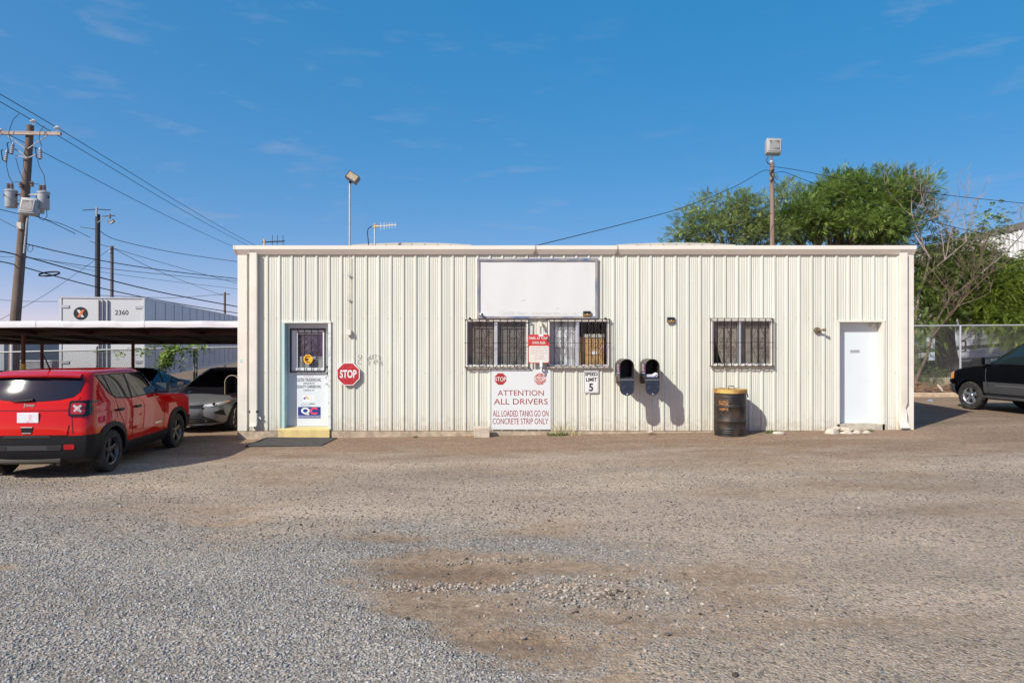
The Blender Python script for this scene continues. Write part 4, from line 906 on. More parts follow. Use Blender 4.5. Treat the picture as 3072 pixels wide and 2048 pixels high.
M_GALV = mat('galvanised', (.50, .52, .54), .45, metal=.7, var=.1, vs=12)
t_ = thing('conduit_floodlight', 'floodlight on a thin pole rising from the roof above the stop sign', 'floodlight', (wx(1049), D - .09, wz(1005)))
PX_ = wx(1049); PYc = D - .06
MB().tube([(PX_, PYc, wz(992)), (PX_, PYc, wz(768))], .013, 8).build('conduit', mat('conduit_cream', (.58, .53, .42), .5, var=.15, vs=9), t_, 40)
MB().bb(wx(1041.5), wx(1056), PYc - .05, D - .03, wz(1005), wz(990), .006).build('junction_box', M_TRIM, t_)
for py in (827, 900): MB().bb(PX_ - .03, PX_ + .03, PYc - .017, PYc + .03, wz(py) - .012, wz(py) + .012).build('conduit_clip', M_GALV, t_)
YP = D + .35
MB().tube([(wx(1049, YP), YP, wz(742, YP)), (wx(1049.5, YP), YP, wz(545, YP))], .021, 10).build('pole', M_GALV, t_, 40)
MB().tube([(wx(1051, YP), YP - .01, wz(550, YP)), (wx(1053, YP), YP - .03, wz(543, YP))], .03, 10).build('knuckle', M_BLACK, t_, 40)
hc = at(1058.5, 536, YP); S_ = YP / F
Rm = Euler((0, math.radians(33), 0)).to_matrix() @ Euler((math.radians(-14), 0, 0)).to_matrix()
hw, hh_, hd = 17.5 * S_, 15 * S_, .12
def hl(x, y, z): return hc + Rm @ Vector((x, y, z))
mb = MB(); fr_ = [(-hw, -hh_), (hw, -hh_), (hw, hh_ * .75), (-hw, hh_ * .75)]
mb.add([hl(a, -hd, b) for a, b in fr_] + [hl(a * .98, hd * .6, b * .9 + .03) for a, b in fr_], [(3, 2, 1, 0), (0, 1, 5, 4), (1, 2, 6, 5), (2, 3, 7, 6), (3, 0, 4, 7), (4, 5, 6, 7)])
mb.build('housing', mat('flood_housing', (.055, .055, .06), .4, var=.2, vs=10), t_)
mb = MB(); mb.add([hl(a, -hd - .004, b) for a, b in ((-hw * .82, -hh_ * .66), (hw * .86, -hh_ * .66), (hw * .86, hh_ * .6), (-hw * .82, hh_ * .6))], [(0, 1, 2, 3)]); mb.build('lens', mat('flood_lens', (.42, .35, .24), .3, var=.1, vs=12), t_)
mb = MB(); mb.add([hl(a, y, b) for a, y, b in ((-hw * .98, -hd - .01, hh_ * .72), (hw * .98, -hd - .01, hh_ * .72), (hw * .9, hd * .55, hh_ * 1.15), (-hw * .9, hd * .55, hh_ * 1.15))], [(0, 1, 2, 3)]); mb.build('visor', mat('flood_visor', (.13, .135, .15), .35), t_)

t_ = thing('yagi_antenna', 'yagi antenna with short upright rods on a grey mast above the roof', 'antenna', (wx(1124, 15.3), 15.3, 4.1))
YA = 15.3; ax = lambda p: wx(p, YA); az = lambda p: wz(p, YA)
MB().tube([(ax(1125), YA, az(742)), (ax(1124.5), YA, az(682))], .019, 8).build('mast', M_GALV, t_, 40)
MB().tube([(ax(1118), YA, az(680)), (ax(1194), YA - .2, az(679))], .011, 6).build('boom', mat('boom_tan', (.62, .52, .38), .5), t_, 40)
MB().bb(ax(1122), ax(1127), YA - .03, YA + .03, az(683), az(671)).bb(ax(1128), ax(1136), YA - .025, YA + .025, az(682.5), az(676)).build('clamp', mat('clamp_ochre', (.56, .34, .10), .5), t_)
for i, px in enumerate((1144, 1155, 1164, 1172, 1180, 1190)):
    h_ = (12, 10.5, 9.5, 9, 8.8, 8.4)[i]; yy = YA - .2 * (px - 1118) / 76; MB().tube([(ax(px), yy, az(679.5 - h_)), (ax(px), yy, az(679.5 + h_))], .0045 if px != 1155 else .007, 5).build('element', M_ALU, t_)
MB().tube([(ax(1122), YA, az(679)), (ax(1113), YA, az(680)), (ax(1105), YA, az(686)), (ax(1102), YA, az(696)), (ax(1104), YA, az(715)), (ax(1107), YA, az(742))], .010, 6).build('cable', M_BLACK, t_, 60)
t_ = thing('dipole_antenna', 'dark antenna with three upright rods at the left roof corner', 'antenna', (wx(793, 16), 16, 4.2))
YA = 16.0
MB().tube([(ax(793), YA, az(742)), (ax(793), YA, az(717))], .022, 8).build('mast', mat('mast_tan', (.55, .42, .22), .6), t_, 40)
MB().tube([(ax(787), YA, az(726.5)), (ax(854), YA, az(723.5))], .014, 6).build('boom', M_BLACK, t_)
for px, a, b in ((817, 705, 737), (832, 706, 734), (849, 705, 738)): MB().tube([(ax(px), YA, az(a)), (ax(px), YA, az(b))], .007, 5).build('element', M_BLACK, t_)

# small things at the foot of the wall
gz = lambda x, y: float(ground_z(x, y))
M_MAT = mat('rubber_mat', (.055, .052, .05), .9, var=.3, vs=12, bump=.8, bs=90, bdist=.004)
mb = MB(); P = []
for i in range(13):
    P.append([( -5.27 + 1.50 * j / 14 + .03 * i / 12, 13.52 + 1.08 * i / 12, gz(-4.5, 14) + .016 + .006 * math.sin(j * 1.1 + i * .6)) for j in range(15)])
mb.grid(P); mb.grid([[(p[0], p[1], p[2]) for p in P[0]], [(p[0], p[1] - .003, p[2] - .03) for p in P[0]]][::-1])
t_ = thing('door_mat', 'large black rubber mat on the gravel before the office door', 'mat', (-4.5, 14, gz(-4.5, 14))); mb.build('rubber_sheet', M_MAT, t_, 40)
mb = MB(); mb.tube([P[0][0], P[0][-1], P[-1][-1], P[-1][0], P[0][0]], .014, 6); mb.build('mat_edge', mat('mat_edge', (.055, .052, .05), .8), t_)

def stone(label, px, py, wpx, hpx, Y, seed, m, group='pale stones by the wall'):
    rs = random.Random(seed); c = at(px, py, Y); s_ = Y / F; bm = bmesh.new(); bmesh.ops.create_icosphere(bm, subdivisions=3, radius=1)
    ds = [(Vector((rs.uniform(-1, 1), rs.uniform(-1, 1), rs.uniform(-1, 1))).normalized(), rs.uniform(.62, .95)) for _ in range(11)]
    for v in bm.verts:
        q = v.co.copy(); 
        for d_, k in ds:
            e_ = q.dot(d_)
            if e_ > k: q -= d_ * (e_ - k) * .85
        v.co = Vector((q.x * wpx * s_ / 1.75, q.y * wpx * s_ / 2.4, q.z * hpx * s_ / 1.7)) * (1 + .05 * rs.uniform(-1, 1))
    me = bpy.data.meshes.new('stone'); bm.to_mesh(me); bm.free(); me.polygons.foreach_set('use_smooth', [True] * len(me.polygons)); me.set_sharp_from_angle(angle=math.radians(35)); me.materials.append(m)
    o = bpy.data.objects.new('stone', me); COL.objects.link(o); o.location = c; prop(o, label, 'stone', group); return o
M_STONE = mat('pale_stone', (.56, .49, .40), .9, col2=(.38, .33, .27), vs=9, lo=.45, hi=.75, bump=1.0, bs=22, bdist=.02)
YS = 14.25
for i, (lb, cx_, cy_, w_, h_, dy) in enumerate((('leftmost big pale stone of the heap near the plain door', 330, 1390, 140, 80, 0), ('pale stone behind the leftmost one of the heap', 385, 1352, 90, 50, .22),
        ('flat pale stone at the back of the heap near the plain door', 487, 1358, 145, 52, .2), ('broad pale stone in the front middle of the heap', 497, 1403, 140, 62, -.02),
        ('fourth pale stone along the front of the heap', 605, 1402, 95, 64, 0), ('rightmost pale stone of the heap near the plain door', 697, 1402, 88, 58, .02))):
    stone(lb, 2400 + cx_ / 3.5, 900 + cy_ / 3.5, w_ / 3.5, h_ / 3.5, YS + dy, 31 + i, M_STONE)
stone('single pale stone on the ground right of the drum', 2336, 1300, 33, 15, 14.2, 71, M_STONE)
stone('small flat stone against the slab below the mailboxes', 1953, 1295, 24, 8, 14.45, 72, M_STONE)
t_ = thing('concrete_block', 'square concrete block leaning against the slab left of the notice', 'block', at(1446, 1310, 14.45))
c = at(1446, 1295, 14.45); MB().box(c, (.325, .18, .22), (.1, .04, .05), .012).build('block', mat('block_concrete', (.56, .48, .38), .9, var=.15, vs=9, bump=.6, bs=50, bdist=.004), t_)

# the drum
t_ = thing('steel_drum', 'rusty black steel drum with a yellow lid standing by the wall', 'drum', (wx(2190.6, 14.24), 14.24, gz(4.5, 14.24)))
dx_, dy_, dz_ = wx(2190.6, 14.24), 14.24, gz(4.5, 14.24); R_ = .318; H_ = .945
pf = [(0, 0.0), (R_ - .01, 0), (R_ + .006, .008), (R_ + .006, .022), (R_, .03)]
z = .03
for zr in (.075, .115, .155): pf += [(R_, zr - .014), (R_ + .006, zr), (R_, zr + .014)]
pf += [(R_, .285), (R_ + .014, .305), (R_ + .014, .318), (R_, .34), (R_, .585), (R_ + .014, .605), (R_ + .014, .618), (R_, .64)]
for zr in (.70, .75, .80): pf += [(R_, zr - .014), (R_ + .006, zr), (R_, zr + .014)]
pf += [(R_, H_ - .04)]
M_DRUM = mat('drum_steel', (.016, .016, .017), .55, col2=(.085, .052, .032), vs=5.5, lo=.42, hi=.72, stretch=(1, 1, .6), bump=.4, bs=14, bdist=.01, metal=.2, rvar=.15)
MB().lathe(pf, 48, Matrix.Translation((dx_, dy_, dz_))).build('drum_body', M_DRUM, t_, 35)
M_LID = mat('lid_yellow', (.50, .35, .09), .6, col2=(.26, .09, .04), vs=3.6, lo=.5, hi=.66)
MB().lathe([(0, H_ + .012), (R_ - .03, H_ + .012), (R_ - .015, H_ + .018), (R_ + .02, H_ + .018), (R_ + .024, H_ - .06), (R_ + .012, H_ - .062), (R_ + .008, H_ - .035)], 48, Matrix.Translation((dx_, dy_, dz_))).build('lid', M_LID, t_, 35)
MB().tube([(dx_ - .03, dy_, dz_ + H_ + .01), (dx_ - .03, dy_, dz_ + H_ + .075), (dx_ + .08, dy_, dz_ + H_ + .075), (dx_ + .08, dy_, dz_ + H_ + .01)], .010, 8).build('lid_handle', M_BLACK, t_, 60)
M_RUST = mat('rust_label', (.34, .15, .045), .7, col2=(.08, .035, .02), vs=16, lo=.4, hi=.6, stretch=(1, 1, 3)); mb = MB()
P = [[(dx_ + (R_ + .0065) * math.cos(a), dy_ + (R_ + .0065) * math.sin(a), dz_ + zz) for a in np.linspace(math.radians(212), math.radians(246), 8)] for zz in (.535, .59)]
mb.grid(P); P = [[(dx_ + (R_ + .003) * math.cos(a), dy_ + (R_ + .003) * math.sin(a), dz_ + zz) for a in np.linspace(math.radians(208), math.radians(246), 8)] for zz in (.645, .735)]
mb.grid(P); mb.build('rusty_label', M_RUST, t_)
MB().tube([(dx_ + R_ + .01, dy_ - .03, dz_ + H_ - .06), (dx_ + R_ + .03, dy_ - .04, dz_ + H_ - .10), (dx_ + R_ + .04, dy_ - .04, dz_ + H_ - .16)], .012, 6).build('blue_rag', mat('rag_blue', (.03, .20, .42), .8), t_)

# weeds along the slab
M_GRASS = mat('weed_green', (.13, .17, .045), .7, trans=.3, island=.3); M_STRAW = mat('weed_straw', (.42, .36, .18), .8, island=.3)
def weed(label, px, Y, w_, h_, nb, seed, m):
    rs = random.Random(seed); X = wx(px, Y); z = gz(X, Y); mb = MB()
    for i in range(nb):
        a = rs.uniform(0, 6.283); r_ = rs.random() ** .7 * w_; b = Vector((X + r_ * math.cos(a), Y + .25 * r_ * math.sin(a), z - .01)); l = h_ * rs.uniform(.4, 1)
        le = Vector((rs.uniform(-1, 1), rs.uniform(-.6, .6), 0)) * l * .6; wv = Vector((rs.uniform(-1, 1), rs.uniform(-.3, .3), 0)).normalized() * .006
        m1 = b + le * .35 + Vector((0, 0, l * .6)); tp = b + le + Vector((0, 0, l))
        mb.add([b - wv, b + wv, m1 + wv * .8, m1 - wv * .8, tp], [(0, 1, 2, 3), (3, 2, 4)])
    t_ = thing('weed', label, 'weed', (X, Y, z)); mb.build('blades', m, t_); return t_
weed('low green weed tuft at the foot of the driver notice', 1672, 14.5, .22, .10, 150, 1, M_GRASS)
weed('tall thin dry weed beside the driver notice', 1690, 14.55, .28, .36, 26, 2, M_STRAW)
weed('dry straw tuft right of the green tuft by the notice', 1725, 14.5, .12, .12, 45, 3, M_STRAW)
weed('small green tuft by the slab right of the drum', 2312, 14.45, .14, .09, 80, 4, M_GRASS)
weed('small green tuft below the plain door', 2610, 14.45, .10, .07, 50, 5, M_GRASS)
weed('tiny green tuft on the slab edge left of the block', 1247, 14.5, .06, .07, 26, 6, M_GRASS)

# ------------------------------------------------------------------ vehicles
def catmull(rows, sub):
    R_ = np.array(rows, float); out = []
    for i in range(len(R_) - 1):
        p0, p1, p2, p3 = R_[max(i - 1, 0)], R_[i], R_[i + 1], R_[min(i + 2, len(R_) - 1)]
        for k in range(sub):
            u = k / sub; m1 = (p2 - p0) * .5 * .8; m2 = (p3 - p1) * .5 * .8
            out.append((2 * u**3 - 3 * u**2 + 1) * p1 + (u**3 - 2 * u**2 + u) * m1 + (-2 * u**3 + 3 * u**2) * p2 + (u**3 - u**2) * m2)
    out.append(R_[-1]); out = np.array(out); out[:, 0] = np.maximum.accumulate(out[:, 0] + np.arange(len(out)) * 1e-6)
    return out
class Shell:
    """car body as stacked plan outlines: z, xr, xf, b, rear corner (rx, ry), front corner (rx, ry), bow rear, bow front"""
    E = 2.3
    def __init__(s, rows, sub=4): s.T = catmull(rows, sub)
    def S(s, z): return [float(np.interp(z, s.T[:, 0], s.T[:, k])) for k in range(1, 10)]
    def side_y(s, x, z):
        xr, xf, b, rxr, ryr, rxf, ryf, br, bf = s.S(z); e_ = s.E; xm = (xr + xf) / 2
        b2 = lambda x_: b - .03 * ((x_ - xm) / max(.5, (xf - xr) / 2)) ** 2
        if x > xf - bf - rxf: v = min(1, (x - (xf - bf - rxf)) / rxf); return (b - ryf) + ryf * (1 - v ** e_) ** (1 / e_) - .03 * ((x - xm) / ((xf - xr) / 2)) ** 2
        if x < xr + br + rxr: v = min(1, ((xr + br + rxr) - x) / rxr); return (b - ryr) + ryr * (1 - v ** e_) ** (1 / e_) - .03 * ((x - xm) / ((xf - xr) / 2)) ** 2
        return b2(x)
    def end_x(s, y, z, front):
        xr, xf, b, rxr, ryr, rxf, ryf, br, bf = s.S(z); e_ = s.E; y = abs(y)
        rx, ry, bw = (rxf, ryf, bf) if front else (rxr, ryr, br); k = b - ry
        d_ = bw * (min(y, k) / k) ** 2
        if y > k: u = min(1, (y - k) / ry); u = min(1, (y + .03 * u - k) / ry); d_ = bw + rx * (1 - (1 - u ** e_) ** (1 / e_))
        return xf - d_ if front else xr + d_
    def outline(s, z, nf=7, nc=7, ns=22):
        xr, xf, b, rxr, ryr, rxf, ryf, br, bf = s.S(z); e_ = s.E; h = []
        xm = (xr + xf) / 2; hl_ = max(.05, (xf - xr) / 2); sb = lambda x: .03 * min(1.2, abs((x - xm) / hl_)) ** 2
        for i in range(nf): y = (b - ryf) * i / nf; h.append((xf - bf * (y / max(.01, b - ryf)) ** 2, y))
        for i in range(nc):
            a = math.pi / 2 * i / nc; x = xf - bf - rxf + rxf * math.cos(a) ** (2 / e_); h.append((x, b - ryf + ryf * math.sin(a) ** (2 / e_) - sb(x)))
        x0, x1 = xf - bf - rxf, xr + br + rxr
        for i in range(ns): x = x0 + (x1 - x0) * i / ns; h.append((x, b - sb(x)))
        for i in range(nc):
            a = math.pi / 2 * i / nc; x = xr + br + rxr - rxr * math.sin(a) ** (2 / e_); h.append((x, b - ryr + ryr * math.cos(a) ** (2 / e_) - sb(x)))
        for i in range(nf + 1): y = (b - ryr) * (1 - i / nf); h.append((xr + br * (y / max(.01, b - ryr)) ** 2, y))
        full = h + [(x, -y) for x, y in h[-2:0:-1]]
        return full
    def body(s, name, mats, parent, cutters, sharp=32, low=.2):
        mb = MB(); rows = [[(x, y, z) for x, y in s.outline(z)] for z in s.T[:, 0]]; n_ = len(rows[0]); k = len(rows)
        vs = [p for r in rows for p in r]; fs = [(i * n_ + j, i * n_ + (j + 1) % n_, (i + 1) * n_ + (j + 1) % n_, (i + 1) * n_ + j) for i in range(k - 1) for j in range(n_)]
        fs += [tuple(range(n_))[::-1], tuple(range((k - 1) * n_, k * n_))]
        mb.add(vs, fs); me = mb.mesh()
        for m in mats: me.materials.append(m)
        bm = bmesh.new(); bm.from_mesh(me); bmesh.ops.recalc_face_normals(bm, faces=bm.faces); bm.to_mesh(me); bm.free()
        o = bpy.data.objects.new('tmp_body', me); COL.objects.link(o)
        cm = MB()
        for (x, z, r_, y0, y1) in cutters: cm.lathe([(r_, y0), (r_, y1)], 40, Matrix.Translation((x, 0, z)) @ Matrix.Rotation(-math.pi / 2, 4, 'X'))
        cme = cm.mesh(); [cme.materials.append(m) for m in mats]; cme.polygons.foreach_set('material_index', [1] * len(cme.polygons))
        bm = bmesh.new(); bm.from_mesh(cme); bmesh.ops.recalc_face_normals(bm, faces=bm.faces); bm.to_mesh(cme); bm.free()
        c = bpy.data.objects.new('tmp_cut', cme); COL.objects.link(c)
        md = o.modifiers.new('b', 'BOOLEAN'); md.operation = 'DIFFERENCE'; md.solver = 'EXACT'; md.object = c
        dg = bpy.context.evaluated_depsgraph_get(); dg.update(); nm = bpy.data.meshes.new_from_object(o.evaluated_get(dg))
        bpy.data.objects.remove(o); bpy.data.objects.remove(c)
        nm.polygons.foreach_set('use_smooth', [True] * len(nm.polygons)); nm.set_sharp_from_angle(angle=math.radians(sharp)); nm.name = name
        for pl in nm.polygons:
            if pl.center.z < low: pl.material_index = 1
        b = bpy.data.objects.new(name, nm); COL.objects.link(b); b.parent = parent; ORG[b.name] = Vector((0, 0, 0)); return b
    def P(s, face, u, v, off):
        if face in ('L', 'R'): y = s.side_y(u, v) + off; return Vector((u, y if face == 'L' else -y, v))
        if face == 'B': return Vector((s.end_x(u, v, False) - off, u, v))
        return Vector((s.end_x(u, v, True) + off, u, v))
    def panel(s, name, m, parent, face, poly, off=.004, skirt=.02, step=.07):
        bm = bmesh.new(); vs = [bm.verts.new((p[0], p[1], 0)) for p in poly]; bm.faces.new(vs)
        us = [p[0] for p in poly]; ws = [p[1] for p in poly]
        u = min(us) + step
        while u < max(us) - .01: bmesh.ops.bisect_plane(bm, geom=bm.verts[:] + bm.edges[:] + bm.faces[:], plane_co=(u, 0, 0), plane_no=(1, 0, 0)); u += step
        v = min(ws) + step
        while v < max(ws) - .01: bmesh.ops.bisect_plane(bm, geom=bm.verts[:] + bm.edges[:] + bm.faces[:], plane_co=(0, v, 0), plane_no=(0, 1, 0)); v += step
        bed = [e_ for e_ in bm.edges if e_.is_boundary]
        r_ = bmesh.ops.extrude_edge_only(bm, edges=bed); low = {v_ for v_ in r_['geom'] if isinstance(v_, bmesh.types.BMVert)}
        for v_ in bm.verts: v_.co = s.P(face, v_.co.x, v_.co.y, off - skirt if v_ in low else off)
        bmesh.ops.recalc_face_normals(bm, faces=bm.faces)
        me = bpy.data.meshes.new(name); bm.to_mesh(me); bm.free(); me.polygons.foreach_set('use_smooth', [True] * len(me.polygons)); me.set_sharp_from_angle(angle=math.radians(50)); me.materials.append(m)
        o = bpy.data.objects.new(name, me); COL.objects.link(o); o.parent = parent; ORG[o.name] = Vector((0, 0, 0)); return o
    def seam(s, mb, face, pts, off=.0005, r_=.0045):
        P_ = []
        for (a, b) in zip(pts[:-1], pts[1:]):
            k = max(1, int(max(abs(a[0] - b[0]), abs(a[1] - b[1])) / .06))
            for i in range(k): P_.append(s.P(face, a[0] + (b[0] - a[0]) * i / k, a[1] + (b[1] - a[1]) * i / k, off))
        P_.append(s.P(face, *pts[-1], off)); mb.tube(P_, r_, 5); return mb
    def band(s, name, m, parent, zs, x_lim, rear, grow=.02, tuck=.03):
        """a wrap-round bumper shell over one end"""
        mb = MB(); rows = []
        for i, z in enumerate(zs):
            xr, xf, b, rxr, ryr, rxf, ryf, br, bf = s.S(z); g = grow if 0 < i < len(zs) - 1 else -tuck; pts = []
            N = 15
            for k in range(N):
                x = (x_lim + (xr + br + .02 - x_lim) * (k / N) if rear else x_lim + (xf - bf - .02 - x_lim) * (k / N)); pts.append((x, s.side_y(x, z) + g))
            lim = s.side_y(pts[-1][0], z)
            for k in range(8):
                y = lim * (1 - k / 8) * .985; pts.append((s.end_x(y, z, not rear) + (-g if rear else g), y + (g if k < 2 else 0)))
            pts.append((s.end_x(0, z, not rear) + (-g if rear else g), 0))
            rows.append([(x, y, z) for x, y in pts] + [(x, -y, z) for x, y in pts[-2::-1]])
        mb.grid(rows); me = mb.mesh(); bm = bmesh.new(); bm.from_mesh(me); bmesh.ops.recalc_face_normals(bm, faces=bm.faces); bm.to_mesh(me); bm.free()
        me.polygons.foreach_set('use_smooth', [True] * len(me.polygons)); me.set_sharp_from_angle(angle=math.radians(45)); me.materials.append(m)
        o = bpy.data.objects.new(name, me); COL.objects.link(o); o.parent = parent; ORG[o.name] = Vector((0, 0, 0)); return o
def arch_ring(sh, face, cx, r0, r1, z0, trap=False):
    """polygon of an arch trim around a wheel: outer r1, inner r0"""
    o_ = []; i_ = []
    for k in range(25):
        a = math.radians(-14 + 208 * k / 24)
        if trap:
            m = max(abs(math.cos(a)) ** 4 + abs(math.sin(a)) ** 4, .3) ** -.25; mo = r1 * (1 + .10 * (m - 1) * 4)
        else: mo = r1
        o_.append((cx + mo * math.cos(a), max(.28, z0 + mo * math.sin(a)))); i_.append((cx + r0 * math.cos(a), max(.28, z0 + r0 * math.sin(a))))
    return o_, i_
def arch(sh, parent, m, face, cx, r0, r1, z0, off=.03, trap=False):
    o_, i_ = arch_ring(sh, face, cx, r0, r1, z0, trap); n_ = len(o_); mb = MB()
    A = [sh.P(face, u, v, off * .35) for u, v in o_]; A2 = [sh.P(face, u + (cx - u) * .05, v + (z0 - v) * .05, off) for u, v in o_]; C = [sh.P(face, u, v, off) for u, v in i_]; C2 = [sh.P(face, u, v, -.06) for u, v in i_]; A0 = [sh.P(face, u, v, -.02) for u, v in o_]
    rows = [A0, A, A2, C, C2]; mb.grid(rows if face == 'L' else rows[::-1])
    me = mb.mesh(); bm = bmesh.new(); bm.from_mesh(me); bmesh.ops.recalc_face_normals(bm, faces=bm.faces); bm.to_mesh(me); bm.free()
    me.polygons.foreach_set('use_smooth', [True] * len(me.polygons)); me.set_sharp_from_angle(angle=math.radians(40)); me.materials.append(m)
    o = bpy.data.objects.new('arch_trim', me); COL.objects.link(o); o.parent = parent; ORG[o.name] = Vector((0, 0, 0)); return o
M_TYRE = mat('tyre_rubber', (.018, .017, .017), .85, col2=(.06, .052, .045), vs=9, lo=.45, hi=.75, bump=.3, bs=60, bdist=.002)
M_PLAST = mat('black_plastic', (.009, .009, .011), .55, var=.15, vs=20, bump=.15, bs=120, bdist=.001, spec=.22)
M_UNDER = mat('underbody', (.012, .012, .012), .8); M_CHROME = mat('chrome', (.78, .78, .80), .12, metal=1.0)
M_TINT = mat('tinted_glass', (.004, .006, .010), .03, spec=.45)
def add_wheels(parent, spots, R_, W_, rim_r, m_rim, nsp, spw, dark=None, twin=False):
    h = W_ / 2; RX = Matrix.Rotation(-math.pi / 2, 4, 'X')
    tp = [(rim_r, -h * .7), (rim_r + .012, -h * .92), (rim_r + (R_ - rim_r) * .5, -h), (R_ - .022, -h * .93), (R_ - .006, -h * .78), (R_, -h * .64)]
    for gy_ in (-.36, 0, .36): tp += [(R_, h * (gy_ - .07)), (R_ - .009, h * (gy_ - .045)), (R_ - .009, h * (gy_ + .045)), (R_, h * (gy_ + .07))]
    tp += [(R_, h * .64), (R_ - .006, h * .78), (R_ - .022, h * .93), (rim_r + (R_ - rim_r) * .5, h), (rim_r + .012, h * .92), (rim_r, h * .7)]
    tm = MB().lathe(tp, 56, RX, caps=False).mesh(smooth=30); tm.materials.append(M_TYRE)
    rb = MB().lathe([(rim_r, -h * .75), (rim_r - .012, -h * .6), (rim_r - .03, h * .1), (rim_r - .022, h * .6), (rim_r - .006, h * .76), (rim_r + .006, h * .8), (rim_r + .004, h * .7)], 48, RX, caps=False)
    rb.lathe([(0, h * .62), (.055, h * .60), (.07, h * .48), (.075, h * .2)], 24, RX, caps=False)
    for k in range(nsp):
        for da in ((-.13, .13) if twin else (0,)):
            a = 2 * math.pi * k / nsp + .3 + da; u = Vector((math.cos(a), 0, math.sin(a))); q = Vector((-math.sin(a), 0, math.cos(a)))
            r0_, r1_ = .05, rim_r - .012; w0, w1 = spw * .9, spw * (1.15 if not twin else .8)
            pr = [(r0_, w0, h * .55), ((r0_ + r1_) / 2, (w0 + w1) / 2 * .85, h * .62), (r1_, w1, h * .66)]
            T_ = [u * r_ + q * s_ * w_ + Vector((0, y_ - d_, 0)) for (r_, w_, y_) in pr for (s_, d_) in ((-1, .012), (-.6, 0), (.6, 0), (1, .012), (.8, .05), (-.8, .05))]
            rb.add(T_, [(i * 6 + j, i * 6 + (j + 1) % 6, (i + 1) * 6 + (j + 1) % 6, (i + 1) * 6 + j) for i in range(2) for j in range(6)] + [tuple(range(12, 18))])
    rm = rb.mesh(smooth=35); rm.materials.append(m_rim)
    hm = MB().lathe([(0, h * .05), (rim_r - .04, h * .05), (rim_r - .04, -h * .2), (0, -h * .2)], 32, RX).mesh(smooth=30); hm.materials.append(dark or mat('brake_dark', (.03, .028, .028), .6, metal=.4))
    for (x, y) in spots:
        w_ = bpy.data.objects.new('wheel', hm); COL.objects.link(w_); w_.parent = parent; w_.location = (x, y - (h if y > 0 else -h), R_)
        if y < 0: w_.rotation_euler = (0, 0, math.pi)
        for nm, me in (('tyre', tm), ('rim', rm)):
            o = bpy.data.objects.new(nm, me); COL.objects.link(o); o.parent = w_
def mirrors(parent, sh, x, z, m_body, m_glass, size=(.09, .20, .15), faces='LR'):
    for s in faces:
        y = sh.side_y(x, z); sg = 1 if s == 'L' else -1; c = Vector((x, sg * (y + .03 + size[1] / 2), z + .06))
        o = MB().box(c, size, None, .028).box((x, sg * (y + .01), z), (.05, .08, .04)).build('side_mirror', m_body, parent, 40)
        MB().box(c + Vector((-size[0] / 2 - .001, 0, 0)), (.004, size[1] * .84, size[2] * .8), None, .001).build('mirror_glass', m_glass, o)
def loc_text(s, w_, h_, M, m, parent, name='lettering', bold=.02, shear=0):
    V, P_ = text_polys(s, bold, shear); mn, mx_ = V.min(0), V.max(0)
    mb = MB(); mb.add([M @ Vector(((v[0] - mn[0]) / (mx_[0] - mn[0]) * w_ - w_ / 2, (v[1] - mn[1]) / (mx_[1] - mn[1]) * h_ - h_ / 2, 0)) for v in V], P_)
    return mb.build(name, m, parent)
BACK = lambda x, y, z, tilt=0: Matrix.Translation((x, y, z)) @ Matrix.Rotation(-math.pi / 2, 4, 'Z') @ Matrix.Rotation(math.pi / 2 - tilt, 4, 'X')
M_MIRR = mat('mirror_glass', (.45, .55, .58), .05, metal=.9)

